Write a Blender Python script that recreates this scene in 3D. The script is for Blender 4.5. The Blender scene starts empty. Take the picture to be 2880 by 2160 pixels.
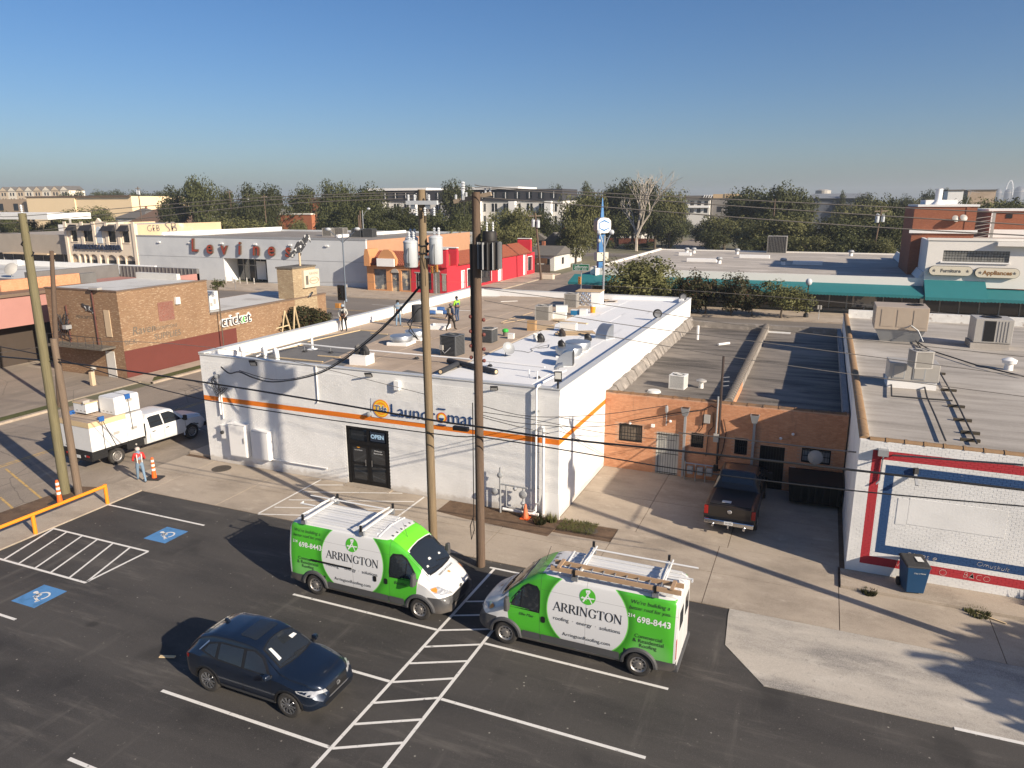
import bpy, bmesh, math, random
import numpy as np
from mathutils import Vector, Matrix
from mathutils.bvhtree import BVHTree
scene = bpy.context.scene
COL = scene.collection
RN = random.Random(11)
rad = math.radians

# ---------------------------------------------------------------- camera
CAM = Vector((9.28, -26.84, 12.9)); FPX = 2045.23
PITCH, ROLL, YAW = rad(13.968), rad(-0.216), rad(-22.955)
_f0 = Vector((math.sin(YAW), math.cos(YAW), 0)); _r0 = Vector((math.cos(YAW), -math.sin(YAW), 0)); _u0 = Vector((0, 0, 1))
FWD = _f0*math.cos(PITCH) - _u0*math.sin(PITCH); _u = _u0*math.cos(PITCH) + _f0*math.sin(PITCH)
RIGHT = _r0*math.cos(ROLL) + _u*math.sin(ROLL); UP = _u*math.cos(ROLL) - _r0*math.sin(ROLL)
cam = bpy.data.cameras.new('camera'); cam.sensor_width = 36; cam.lens = FPX/2880*36; cam.clip_end = 9000; cam.clip_start = .3
camo = bpy.data.objects.new('camera', cam); COL.objects.link(camo)
mw = Matrix((RIGHT, UP, -FWD)).transposed().to_4x4(); mw.translation = CAM; camo.matrix_world = mw
scene.camera = camo
# pixel of the photograph -> direction; a plane the thing touches gives the distance
def ray(px, py): return RIGHT*((px-1440)/FPX) - UP*((py-1080)/FPX) + FWD
def G(px, py, z=0.): d = ray(px, py); return CAM + d*((z-CAM.z)/d.z)
def PX(px, py, x): d = ray(px, py); return CAM + d*((x-CAM.x)/d.x)
def PY(px, py, y): d = ray(px, py); return CAM + d*((y-CAM.y)/d.y)

# ---------------------------------------------------------------- light
SUN_EL, SUN_AZ = rad(25), rad(20.2)
SUNV = Vector((math.cos(SUN_AZ)*math.cos(SUN_EL), -math.sin(SUN_AZ)*math.cos(SUN_EL), math.sin(SUN_EL)))
w = bpy.data.worlds.new('World'); scene.world = w; w.use_nodes = True
nt = w.node_tree; bg = nt.nodes['Background']; bg.inputs[1].default_value = 0.053
sky = nt.nodes.new('ShaderNodeTexSky'); sky.sky_type = 'NISHITA'; sky.sun_disc = False
sky.sun_elevation = SUN_EL; sky.sun_rotation = math.atan2(SUNV.x, SUNV.y); sky.air_density = 1.0; sky.dust_density = 1.3; sky.ozone_density = 3.3; sky.altitude = 150
tint = nt.nodes.new('ShaderNodeMix'); tint.data_type = 'RGBA'; tint.blend_type = 'MULTIPLY'; tint.inputs[0].default_value = 1; tint.inputs[7].default_value = (.95, 1.0, 1.15, 1)
hsv = nt.nodes.new('ShaderNodeHueSaturation'); hsv.inputs['Saturation'].default_value = 1.2; nt.links.new(sky.outputs[0], hsv.inputs['Color']); nt.links.new(hsv.outputs[0], tint.inputs[6]); nt.links.new(tint.outputs[2], bg.inputs[0])
sl = bpy.data.lights.new('sun', 'SUN'); sl.energy = 4.6; sl.angle = rad(.55); sl.color = (1., .87, .70)
so = bpy.data.objects.new('sun', sl); COL.objects.link(so); so.rotation_euler = (-SUNV).to_track_quat('-Z', 'Y').to_euler(); so.location = (30, -20, 60)
vs = scene.view_settings; vs.view_transform = 'Standard'; vs.look = 'None'; vs.gamma = 1; vs.exposure = 0.8; vs.use_curve_mapping = False
scene.render.engine = 'CYCLES'; scene.cycles.use_denoising = True; scene.cycles.max_bounces = 6; scene.cycles.transparent_max_bounces = 12
scene.cycles.volume_bounces = 0; scene.cycles.caustics_reflective = False; scene.cycles.caustics_refractive = False

# ---------------------------------------------------------------- materials
def srgb(r, g, b): return tuple(((c/255)/12.92 if c/255 <= .04045 else ((c/255+.055)/1.055)**2.4) for c in (r, g, b))
class NT:
    def __init__(s, name, rough=.7, metal=0., spec=.5):
        s.m = bpy.data.materials.new(name); s.m.use_nodes = True; s.t = s.m.node_tree; s.b = s.t.nodes['Principled BSDF']
        s.b.inputs['Roughness'].default_value = rough; s.b.inputs['Metallic'].default_value = metal; s.b.inputs['Specular IOR Level'].default_value = spec
    def n(s, typ, **kw):
        o = s.t.nodes.new('ShaderNode'+typ)
        for k, v in kw.items(): setattr(o, k, v)
        return o
    def put(s, sock, v):
        if hasattr(v, 'is_linked') or isinstance(v, bpy.types.NodeSocket): s.t.links.new(v, sock)
        else:
            try: sock.default_value = v
            except Exception: sock.default_value = (*v, 1)
    def math(s, op, a, b=0., c=0.):
        o = s.n('Math', operation=op)
        for i, v in enumerate((a, b, c)): s.put(o.inputs[i], v)
        return o.outputs[0]
    def mix(s, f, a, b, blend='MIX'):
        o = s.n('Mix', data_type='RGBA', blend_type=blend); s.put(o.inputs[0], f); s.put(o.inputs[6], a if not isinstance(a, tuple) else (*a[:3], 1)); s.put(o.inputs[7], b if not isinstance(b, tuple) else (*b[:3], 1))
        return o.outputs[2]
    def pos(s, kind='P'):
        if kind == 'P': return s.n('NewGeometry').outputs['Position']
        return s.n('TexCoord').outputs['Object']
    def xyz(s, v):
        o = s.n('SeparateXYZ'); s.put(o.inputs[0], v); return o.outputs
    def vec(s, x, y, z):
        o = s.n('CombineXYZ')
        for i, v in enumerate((x, y, z)): s.put(o.inputs[i], v)
        return o.outputs[0]
    def scale(s, v, sx, sy, sz):
        o = s.n('Mapping'); s.put(o.inputs[0], v); o.inputs[3].default_value = (sx, sy, sz); return o.outputs[0]
    def noise(s, v, sc, det=4, rough=.55):
        o = s.n('TexNoise'); s.put(o.inputs['Vector'], v); o.inputs['Scale'].default_value = sc; o.inputs['Detail'].default_value = det; o.inputs['Roughness'].default_value = rough
        return o.outputs[0]
    def rmp(s, v, a, b):   # smooth step from a to b
        o = s.n('MapRange', interpolation_type='SMOOTHSTEP'); s.put(o.inputs[0], v); o.inputs[1].default_value = a; o.inputs[2].default_value = b; return o.outputs[0]
    def gt(s, a, b): return s.math('GREATER_THAN', a, b)
    def lt(s, a, b): return s.math('LESS_THAN', a, b)
    def mul(s, *a):
        r = a[0]
        for q in a[1:]: r = s.math('MULTIPLY', r, q)
        return r
    def band(s, v, a, b): return s.mul(s.gt(v, a), s.lt(v, b))
    def bump(s, h, st=.3, dist=.02):
        o = s.n('Bump'); o.inputs['Strength'].default_value = st; o.inputs['Distance'].default_value = dist; s.put(o.inputs['Height'], h); s.t.links.new(o.outputs[0], s.b.inputs['Normal'])
    def col(s, c): s.put(s.b.inputs['Base Color'], c if not isinstance(c, tuple) else (*c[:3], 1)); return s.m
MATS = {}
def mat(name, col, rough=.7, metal=0., var=.12, sc=2., col2=None, sc2=.6, amt=(.5, .7), bump=0., bsc=60, spec=.4, coord='P', coat=0., aniso=(1, 1, 1)):
    """plain procedural surface: base colour, mottling, optional second colour in patches, fine bump"""
    if name in MATS: return MATS[name]
    s = NT(name, rough, metal, spec); p = s.pos(coord)
    if aniso != (1, 1, 1): p = s.scale(p, *aniso)
    c = (*col[:3], 1)
    if col2 is not None: c = s.mix(s.rmp(s.noise(p, sc2, 5, .6), *amt), tuple(col), tuple(col2))
    if var:
        f = s.math('MULTIPLY_ADD', s.noise(p, sc, 5, .6), var*2.4, 1-var*1.2)
        mm = s.n('Mix', data_type='RGBA', blend_type='MULTIPLY'); mm.inputs[0].default_value = 1; s.put(mm.inputs[6], c); s.t.links.new(s.vec(f, f, f), mm.inputs[7]); c = mm.outputs[2]
    s.put(s.b.inputs['Base Color'], c)
    if bump: s.bump(s.noise(p, bsc, 3), bump, .02)
    if coat: s.b.inputs['Coat Weight'].default_value = coat; s.b.inputs['Coat Roughness'].default_value = .06
    MATS[name] = s.m; return s.m
WHITE = mat('white_paint', (.80, .79, .77), .6, var=.05, sc=1.5, bump=.12)
BLACK = mat('black_plastic', (.012, .012, .013), .45, var=.1)
DARK = mat('dark_rubber', (.03, .03, .032), .7, var=.1)
GALV = mat('galvanised_metal', (.46, .48, .50), .38, .75, var=.12, sc=4)
GREYM = mat('grey_painted_metal', (.33, .34, .35), .5, .2, var=.1)
STEEL = mat('bare_steel', (.55, .55, .56), .28, .9, var=.05)
WOODP = mat('plywood', (.50, .36, .21), .8, var=.15, sc=3, bump=.1)
LUM = mat('pine_lumber', (.62, .47, .28), .8, var=.12, sc=5)
GLASS = mat('dark_glass', (.018, .022, .027), .06, var=0, spec=.8)
CARD = mat('cardboard', (.38, .24, .12), .85, var=.08)

# ---------------------------------------------------------------- mesh helpers
class MB:
    def __init__(s): s.v = []; s.f = []; s.m = []
    def face(s, pts, m=0):
        b = len(s.v); s.v += [tuple(p) for p in pts]; s.f.append(tuple(range(b, b+len(pts)))); s.m.append(m); return s
    def hexa(s, p, m=0):  # 8 corners: bottom 0-3 ccw, top 4-7
        b = len(s.v); s.v += [tuple(q) for q in p]
        for q in ((3, 2, 1, 0), (4, 5, 6, 7), (0, 1, 5, 4), (1, 2, 6, 5), (2, 3, 7, 6), (3, 0, 4, 7)): s.f.append(tuple(b+i for i in q)); s.m.append(m)
        return s
    def box(s, x0, y0, z0, x1, y1, z1, m=0):
        x0, x1 = min(x0, x1), max(x0, x1); y0, y1 = min(y0, y1), max(y0, y1); z0, z1 = min(z0, z1), max(z0, z1)
        return s.hexa(((x0, y0, z0), (x1, y0, z0), (x1, y1, z0), (x0, y1, z0), (x0, y0, z1), (x1, y0, z1), (x1, y1, z1), (x0, y1, z1)), m)
    def bar(s, a, b, wd, ht, m=0, up=(0, 0, 1)):
        a, b = Vector(a), Vector(b); d = (b-a).normalized(); u = Vector(up)
        if abs(d.dot(u)) > .98: u = Vector((0, 1, 0))
        r = d.cross(u).normalized()*wd/2; u = r.cross(d).normalized()*ht/2
        return s.hexa((a-r-u, a+r-u, b+r-u, b-r-u, a-r+u, a+r+u, b+r+u, b-r+u), m)
    def prism(s, poly, a, b, axis='y', m=0):  # polygon in the two other axes, extruded a..b
        n = len(poly)
        def P(q, t): return {'y': (q[0], t, q[1]), 'x': (t, q[0], q[1]), 'z': (q[0], q[1], t)}[axis]
        i = len(s.v); s.v += [P(q, a) for q in poly] + [P(q, b) for q in poly]
        s.f.append(tuple(i+k for k in range(n))); s.f.append(tuple(i+n+k for k in reversed(range(n)))); s.m += [m, m]
        for k in range(n): s.f.append((i+k, i+n+k, i+n+(k+1) % n, i+(k+1) % n)); s.m.append(m)
        return s
    def tube(s, pts, r, n=6, m=0, caps=True):
        pts = [Vector(p) for p in pts]; rs = r if isinstance(r, (list, tuple)) else [r]*len(pts); i0 = len(s.v); pu = None
        for k, p in enumerate(pts):
            d = (pts[min(k+1, len(pts)-1)]-pts[max(k-1, 0)]).normalized()
            u = pu if pu is not None else (Vector((0, 0, 1)) if abs(d.z) < .9 else Vector((1, 0, 0)))
            a = d.cross(u)
            if a.length < 1e-5: a = d.cross(Vector((0, 1, .1)))
            a.normalize(); c = a.cross(d).normalized(); pu = c
            for j in range(n):
                t = 2*math.pi*j/n; s.v.append(tuple(p + (a*math.cos(t)+c*math.sin(t))*rs[k]))
        for k in range(len(pts)-1):
            for j in range(n):
                a0 = i0+k*n+j; a1 = i0+k*n+(j+1) % n; s.f.append((a0, a1, a1+n, a0+n)); s.m.append(m)
        if caps:
            s.f.append(tuple(i0+j for j in reversed(range(n)))); s.f.append(tuple(i0+(len(pts)-1)*n+j for j in range(n))); s.m += [m, m]
        return s
    def lathe(s, prof, n=16, c=(0, 0, 0), axis='z', m=0, caps=True):
        i0 = len(s.v)
        for (r, z) in prof:
            for j in range(n):
                t = 2*math.pi*j/n; a, b = r*math.cos(t), r*math.sin(t)
                q = {'z': (a, b, z), 'y': (a, z, b), 'x': (z, a, b)}[axis]; s.v.append((c[0]+q[0], c[1]+q[1], c[2]+q[2]))
        fl = axis == 'y'
        for k in range(len(prof)-1):
            for j in range(n):
                a0 = i0+k*n+j; a1 = i0+k*n+(j+1) % n; q = (a0, a1, a1+n, a0+n); s.f.append(q[::-1] if fl else q); s.m.append(m)
        if caps:
            q = tuple(i0+j for j in reversed(range(n))); s.f.append(q[::-1] if fl else q); q = tuple(i0+(len(prof)-1)*n+j for j in range(n)); s.f.append(q[::-1] if fl else q); s.m += [m, m]
        return s
    def ball(s, c, r, n=10, m=0, sq=1.):
        k = max(4, n//2); return s.lathe([(max(1e-3, r*math.sin(math.pi*i/k)), -r*sq*math.cos(math.pi*i/k)) for i in range(k+1)], n, c, 'z', m)
    def add(s, o, M=None, m=None):
        b = len(s.v); s.v += [tuple(M @ Vector(p)) if M is not None else p for p in o.v]; s.f += [tuple(b+i for i in q) for q in o.f]; s.m += (o.m if m is None else [m]*len(o.f)); return s
    def data(s, name, mats, smooth=False, ang=38):
        me = bpy.data.meshes.new(name); me.from_pydata(s.v, [], s.f)
        for q in (mats if isinstance(mats, (list, tuple)) else [mats]): me.materials.append(q)
        me.polygons.foreach_set('material_index', s.m)
        if smooth: me.polygons.foreach_set('use_smooth', [True]*len(s.f)); me.set_sharp_from_angle(angle=rad(ang))
        me.update(); return me
    def build(s, name, mats, parent=None, smooth=False, bevel=0., ang=38):
        return link(name, s.data(name, mats, smooth, ang), parent, bevel=bevel)
def link(name, me, parent=None, M=None, bevel=0.):
    o = bpy.data.objects.new(name, me); COL.objects.link(o)
    if parent is not None: o.parent = parent
    if M is not None: o.matrix_basis = M
    if bevel:
        b = o.modifiers.new('bevel', 'BEVEL'); b.width = bevel; b.segments = 2; b.limit_method = 'ANGLE'
    return o
def tag(o, label=None, cat=None, group=None, kind=None):
    for k, v in (('label', label), ('category', cat), ('group', group), ('kind', kind)):
        if v: o[k] = v
    return o
def thing(name, label, cat, loc=(0, 0, 0), rz=0., group=None):
    o = bpy.data.objects.new(name, None); o.empty_display_size = .2; COL.objects.link(o); o.location = loc; o.rotation_euler = (0, 0, rz)
    return tag(o, label, cat, group)
def dup(o, loc=None, rz=None, label=None, group=None, scale=None, parent=None):
    c = o.copy(); COL.objects.link(c)
    if parent is not None: c.parent = parent
    for ch in list(o.children): dup(ch, parent=c)
    if loc is not None: c.location = loc
    if rz is not None: c.rotation_euler = (0, 0, rz)
    if label: c['label'] = label
    if group: c['group'] = group
    if scale is not None: c.scale = scale if isinstance(scale, tuple) else (scale,)*3
    return c
def struct(name, mb, m, parent=None, smooth=False):
    o = mb.build(name, m, parent, smooth)
    if parent is None: o['kind'] = 'structure'
    return o
def sheet(name, poly, z, m, parent=None, th=0.):
    mb = MB()
    if th: mb.prism(poly, z-th, z, 'z')
    else: mb.face([(x, y, z) for x, y in poly])
    return struct(name, mb, m, parent)
def Mat(loc=(0, 0, 0), rz=0., rx=0., ry=0., sc=1.):
    return Matrix.Translation(loc) @ Matrix.Rotation(rz, 4, 'Z') @ Matrix.Rotation(ry, 4, 'Y') @ Matrix.Rotation(rx, 4, 'X') @ Matrix.Scale(sc, 4)
_TXT = {}
def text_mb(t, size=1., bold=0., shear=0., align='CENTER', extrude=0., space=1.):
    """lettering as flat (or extruded) mesh in the XY plane, x to the right, y up"""
    cu = bpy.data.curves.new('t', 'FONT'); cu.body = t; cu.size = size; cu.align_x = align; cu.align_y = 'CENTER'; cu.offset = bold; cu.shear = shear; cu.extrude = extrude; cu.space_character = space; cu.resolution_u = 3
    o = bpy.data.objects.new('t', cu); COL.objects.link(o); dg = bpy.context.evaluated_depsgraph_get(); me = bpy.data.meshes.new_from_object(o.evaluated_get(dg))
    mb = MB(); mb.v = [tuple(v.co) for v in me.vertices]; mb.f = [tuple(p.vertices) for p in me.polygons]; mb.m = [0]*len(mb.f)
    bpy.data.objects.remove(o); bpy.data.curves.remove(cu); bpy.data.meshes.remove(me); return mb
def fit(mb, width):
    xs = [v[0] for v in mb.v]; k = width/(max(xs)-min(xs)); c = (max(xs)+min(xs))/2; mb.v = [((x-c)*k, y*k, z*k) for x, y, z in mb.v]; return mb
# faces: text plane -> world. facing -Y: x->X, y->Z ; facing +X: x->Y, y->Z
def face_ny(x, y, z): return Matrix(((1, 0, 0, x), (0, 0, -1, y), (0, 1, 0, z), (0, 0, 0, 1)))
def face_px(x, y, z): return Matrix(((0, 0, 1, x), (1, 0, 0, y), (0, 1, 0, z), (0, 0, 0, 1)))
def sag(a, b, s, n=14):
    a, b = Vector(a), Vector(b); return [a.lerp(b, i/n) - Vector((0, 0, s*4*(i/n)*(1-i/n))) for i in range(n+1)]
BRICKS = []
def bricks(parent, axis, fix, out, a0, a1, z0, z1, m, holes=(), bl=.203, bh=.0665, j=.011, proud=.007, singles=300, near=None, jit=.002):
    """real bricks on a wall face: axis 'x' wall runs along X at y=fix, 'y' along Y at x=fix; out = outward sign. The singles shown largest are parts, the rest one part."""
    full = MB(); d = proud; hl, hh = bl/2, bh/2
    def brick(mb, a, z, l, pr):
        lo, hi = fix, fix+out*pr
        mb.box(*((a-l/2, lo, z-hh, a+l/2, hi, z+hh) if axis == 'x' else (lo, a-l/2, z-hh, hi, a+l/2, z+hh)))
    rows = int((z1-z0)/(bh+j)); whole = []
    for r in range(rows):
        z = z0+j/2+hh+r*(bh+j); x = a0 + (0 if r % 2 else -(bl+j)/2)
        while x < a1-.02:
            s, e = max(x, a0)+j/2, min(x+bl+j, a1)-j/2; x += bl+j
            if e-s < .03: continue
            c = (s+e)/2
            if any(h[0] < c+.09 and h[1] > c-.09 and h[2] < z+hh and h[3] > z-hh for h in holes): continue
            pr = proud+RN.uniform(-jit, jit)
            if e-s > bl-.005: whole.append((c, z, pr))
            else: brick(full, c, z, e-s, pr)
    nr = near if near is not None else (CAM.x if axis == 'x' else CAM.y)
    whole.sort(key=lambda q: abs(q[0]-nr)+.6*abs(q[1]-1.6))
    k0 = MB(); k0.box(-hl, 0, -hh, hl, out*proud, hh) if axis == 'x' else k0.box(0, -hl, -hh, out*proud, hl, hh); me = k0.data('brick', m)
    for c, z, pr in whole[:singles]:
        o = link('brick', me, parent); o.location = (c, fix, z) if axis == 'x' else (fix, c, z); o.scale = (1, pr/proud, 1) if axis == 'x' else (pr/proud, 1, 1)
    for c, z, pr in whole[singles:]: brick(full, c, z, bl, pr)
    o = full.build('brick_courses', m, parent); o['kind'] = 'stuff'
# ================================================================ GROUND, ROADS, PAVEMENTS
def Z(x, y, ox, oy, s=.3255): return G(ox+x*s, oy+y*s)
def stained(name, base, dark, light, rough=.85, sc=.5, streak=(1, 1, 1), crack=0.):
    s = NT(name, rough, 0, .3); p = s.pos(); q = s.scale(p, *streak)
    c = s.mix(s.rmp(s.noise(q, sc, 6, .62), .40, .70), base, dark)
    c = s.mix(s.rmp(s.noise(q, sc*2.7, 5, .65), .52, .80), c, light)
    c = s.mix(s.math('MULTIPLY', s.rmp(s.noise(p, 6., 4, .7), .56, .74), .42), c, tuple(d*.6 for d in dark))
    c = s.mix(s.math('MULTIPLY', s.rmp(s.noise(p, 34., 2, .6), .35, .75), .35), c, tuple(b*1.25 for b in light))
    if crack:
        v = s.n('TexVoronoi', feature='DISTANCE_TO_EDGE'); s.put(v.inputs['Vector'], s.mix(.12, p, s.vec(s.noise(p, 1.3), s.noise(p, 1.7), 0.), 'LINEAR_LIGHT')); v.inputs['Scale'].default_value = crack
        c = s.mix(s.math('MULTIPLY', s.lt(v.outputs[0], .004), .4), c, tuple(d*.35 for d in dark))
    s.col(c); s.bump(s.noise(p, 45, 3), .25, .015); return s.m
M_GROUND = stained('dry_ground', (.17, .155, .10), (.085, .095, .05), (.25, .22, .16), sc=.03)
M_STREET = stained('street_concrete', (.265, .220, .176), (.185, .157, .128), (.36, .31, .255), sc=.35, streak=(1, .35, 1), crack=.16)
M_ALLEY = stained('alley_concrete', (.375, .315, .25), (.24, .20, .158), (.46, .395, .32), sc=.55, streak=(.55, 1, 1))
M_PATCH = stained('pale_concrete', (.43, .39, .335), (.17, .16, .15), (.54, .50, .44), sc=.5, streak=(.45, 1.3, 1))
s = NT('new_asphalt', .82, 0, .35); p = s.pos(); c = s.mix(s.rmp(s.noise(s.scale(p, .25, 1, 1), .55, 6, .6), .38, .72), (.064, .059, .054), (.035, .033, .032))
c = s.mix(s.math('MULTIPLY', s.rmp(s.noise(s.scale(p, .12, .9, 1), 1.6, 6, .7), .52, .80), .8), c, (.16, .145, .128)); c = s.mix(s.math('MULTIPLY', s.rmp(s.noise(s.scale(p, 1.1, .10, 1), 1.3, 5, .65), .56, .8), .6), c, (.15, .138, .122))
c = s.mix(s.math('MULTIPLY', s.rmp(s.noise(p, 60, 2), .5, .75), .45), c, (.14, .13, .12)); c = s.mix(s.math('MULTIPLY', s.rmp(s.noise(p, 5.5, 4, .75), .64, .72), .6), c, (.27, .245, .21)); c = s.mix(s.math('MULTIPLY', s.rmp(s.noise(p, .42, 3, .5), .60, .72), .55), c, (.024, .023, .022))
v = s.n('TexVoronoi'); s.put(v.inputs['Vector'], s.scale(p, 1, 1, 0)); v.inputs['Scale'].default_value = 1.9; c = s.mix(s.math('MULTIPLY', s.rmp(v.outputs[0], .07, .015), .7), c, (.42, .39, .34)); v = s.n('TexVoronoi'); s.put(v.inputs['Vector'], s.scale(p, 1, 1, 0)); v.inputs['Scale'].default_value = .33; c = s.mix(s.math('MULTIPLY', s.rmp(s.math('ADD', v.outputs[0], s.math('MULTIPLY', s.noise(p, 3), .12)), .17, .08), .6), c, (.018, .017, .016))
s.col(c); s.bump(s.noise(p, 90, 2), .35, .01); M_ASPH = s.m
M_JEFF = stained('boulevard_asphalt', (.19, .165, .142), (.115, .10, .09), (.27, .235, .195), sc=.12, streak=(.25, 1, 1))
M_WALK = stained('sidewalk_concrete', (.40, .33, .255), (.28, .225, .175), (.50, .42, .34), sc=.5)
M_DIRT = stained('brown_dirt', (.13, .082, .052), (.07, .045, .03), (.20, .14, .09), sc=1.5)
M_GRASS = stained('verge_grass', (.075, .085, .028), (.04, .055, .018), (.14, .125, .055), sc=1.5)
M_LINE = mat('white_road_paint', (.70, .68, .64), .75, var=.10, sc=8, col2=(.22, .21, .20), sc2=7, amt=(.60, .72))
M_LINEY = mat('worn_yellow_paint', (.55, .36, .12), .8, var=.1, col2=(.30, .22, .13), sc2=3, amt=(.45, .65))
M_BLUEP = mat('blue_road_paint', (.085, .235, .47), .75, var=.1, sc=5, col2=(.06, .17, .33), sc2=2.2, amt=(.5, .7))

ground = sheet('ground', [(-3200, -300), (3200, -300), (3200, 3600), (-3200, 3600)], -.05, M_GROUND)
street = sheet('side_street', [(-35.6, -120), (-20.9, -120), (-20.9, 420), (-35.6, 420)], -.012, M_STREET)
boul = sheet('boulevard', [(-320, 38), (320, 38), (320, 59.3), (-320, 59.3)], -.006, M_JEFF)
for q, (x0, x1) in enumerate(((-320, -36.2), (-20.3, 320))):
    sheet('sidewalk', [(x0, 59.3), (x1, 59.3), (x1, 69.4), (x0, 69.4)], .13, M_WALK, th=.2)
    sheet('sidewalk', [(x0 if q == 0 else -20.6, 31.6), (x1, 31.6), (x1, 38), (x0 if q == 0 else -20.6, 38)], .13, M_WALK, th=.2)
sheet('sidewalk', [(-38.5, 11), (-35.7, 11), (-35.7, 31.6), (-38.5, 31.6)], .12, M_WALK, th=.2)
sheet('sidewalk', [(-20.9, .3), (-19.2, .3), (-19.2, 31.6), (-20.9, 31.6)], .10, M_WALK, th=.2)
# concrete alley in front of the white building, laid as slabs
alley = sheet('alley', [(-20.9, -4.45), (60, -4.45), (60, 7.0), (-20.9, 7.0)], -.02, M_DIRT)
def slab(poly): struct('concrete_slab', MB().prism(poly, -.06, .004+RN.uniform(-.002, .002), 'z'), M_ALLEY, alley)
xs = [-20.9, -18.7, -14.45, -9.6, -5.1, -1.85, 2.6, 6.6, 10.8]
g = .012
for a, b in zip(xs, xs[1:]):
    y1 = 0.0 if b < -4 else (-1.9 if b < 0 else .0)
    slab([(a+g, -4.44), (b-g, -4.44), (b-g, -2.2-g), (a+g, -2.2-g)])
    if b <= -1.8 or a > -.5 or True:
        slab([(a+g, -2.2+g), (b-g, -2.2+g), (b-g, -.02 if not (-5.2 < a < -1) else -1.3), (a+g, -.02 if not (-5.2 < a < -1) else -1.3)])
for a, b in ((.02, 3.3), (3.3, 6.9), (6.9, 10.85)):
    for y0, y1 in ((-.02, 3.4), (3.4, 6.9)): slab([(a+g, y0+g), (b-g, y0+g), (b-g, y1-g), (a+g, y1-g)])
for a, b in ((10.8, 15.2), (15.2, 20.), (20, 26), (26, 34), (34, 44), (44, 59)): slab([(a+g, -4.44), (b-g, -4.44), (b-g, -1.62), (a+g, -1.62)])
sheet('dirt_bed', [(-5.1, -1.28), (-3.6, -1.5), (.15, -1.75), (.25, -.6), (0, -.02), (-5.1, -.02)], .012, M_DIRT, th=.05)
struct('kerb', MB().prism([(10.86, -1.60), (60, -1.60), (60, -.3), (10.86, -.3)], -.02, .10, 'z'), M_ALLEY)
# lighter slab apron at right
pl = [(7.5, -4.46), (7.5, -4.87), (7.62, -6.59), (8.84, -8.15), (13.47, -8.02), (30, -7.6), (60, -7.2), (60, -4.46)]
sheet('concrete_apron', pl, .010, M_PATCH, th=.05)
lot = sheet('parking_lot', [(-18.85, -4.5), (7.46, -4.5), (7.46, -4.86), (7.6, -6.61), (8.83, -8.18), (13.47, -8.05), (30, -7.63), (60, -7.2), (60, -40), (-18.85, -40)], .006, M_ASPH, th=.05)
struct('concrete_strip', MB().prism([(-20.9, -40), (-18.88, -40), (-18.88, -4.47), (-20.9, -4.47)], -.06, .05, 'z'), M_ALLEY)
sheet('dirt_verge', [(-22.6, -11.5), (-20.9, -11.5), (-20.9, -4.9), (-22.2, -5.3)], .03, M_DIRT, th=.07)

# painted markings, each a sheet of its own on the lot
def line(a, b, wd=.10, z=.011, m=M_LINE, parent=lot, name='painted_line'):
    a, b = Vector((a[0], a[1], 0)), Vector((b[0], b[1], 0)); d = (b-a).normalized(); n = Vector((-d.y, d.x, 0))*wd/2
    o = MB().face([(*(q).xy, z) for q in (a-n, b-n, b+n, a+n)]).build(name, m, parent); return o
for y in (-9.22, -11.95, -14.68, -17.40, -20.1): line((-6.3, y), (-.76, y))
k = 1080/2212
line((-.70, -4.9), (-.70, -26), z=.0125); line((.86, -4.9), (.86, -26), z=.0125)
line((-.9, -4.95), (1.0, -4.95))
for y in (-9.30, -12.05, -14.8): line((.92, y), (6.45, y))
for a, b in (((1060, 193), (1145, 188)), ((985, 273), (1130, 267)), ((915, 360), (1190, 348)), ((820, 453), (1125, 437)), ((730, 548), (1045, 533)), ((628, 655), (962, 633)), ((520, 775), (878, 745)), ((410, 898), (780, 870)), ((275, 1035), (665, 1005))):
    A, B = Z(*a, 800, 1600, k), Z(*b, 800, 1600, k); A.x = -.66
    sl_ = (B.y-A.y)/(B.x-A.x); B = Vector((.82, A.y+sl_*1.48, 0)); line(A, B, .085)
line((-18.85, -6.22), (-13.3, -6.22))
line((-18.85, -8.82), (-13.5, -8.82), z=.0125); line((-19, -11.4), (-13.55, -11.4), z=.0125); line((-13.5, -8.82), (-13.58, -11.42))
line((-18.8, -13.9), (-13.5, -13.9)); line((-18.8, -8.82), (-17.97, -11.38))
for a, b in (((570, 455), (175, 718)), ((705, 487), (305, 762)), ((840, 517), (450, 795)), ((975, 550), (595, 848)), ((1115, 590), (735, 890))):
    A, B = Z(*a, 0, 1350), Z(*b, 0, 1350); A.y = -8.86; B.y = -11.36; line(A, B, .085)
K = 740/2212
line((-12.03, -.15), (-12.06, -4.4), z=.012, parent=alley); line((-6.37, -.1), (-6.35, -4.4), z=.012, parent=alley)
for a, b in (((850, 342), (1125, 343)), ((750, 400), (1590, 412)), ((635, 467), (1690, 483)), ((515, 530), (1610, 552)), ((375, 587), (1500, 618))):
    line(Z(*a, 600, 1250, K), Z(*b, 600, 1250, K), .085, .0125, M_LINE, alley)
line((13.4, -8.06), (24, -7.8), .12, .016)
line((-28.45, -60), (-28.45, 38), .1, -.006, M_LINEY, street); line((-28.2, -60), (-28.2, 38), .1, -.006, M_LINEY, street)
for a, b in (((50, 1285), (365, 1545)), ((0, 1530), (120, 1635))): line(Z(*a, 0, 900), Z(*b, 0, 900), .1, -.006, M_LINEY, street)
for y in (48.3, 48.7): line((-320, y), (-37, y), .12, -.001, M_LINEY, boul)
for y in (43., 54.):
    for i in range(26): line((-320+i*11, y), (-317+i*11, y), .12, -.001, M_LINE, boul)
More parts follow.
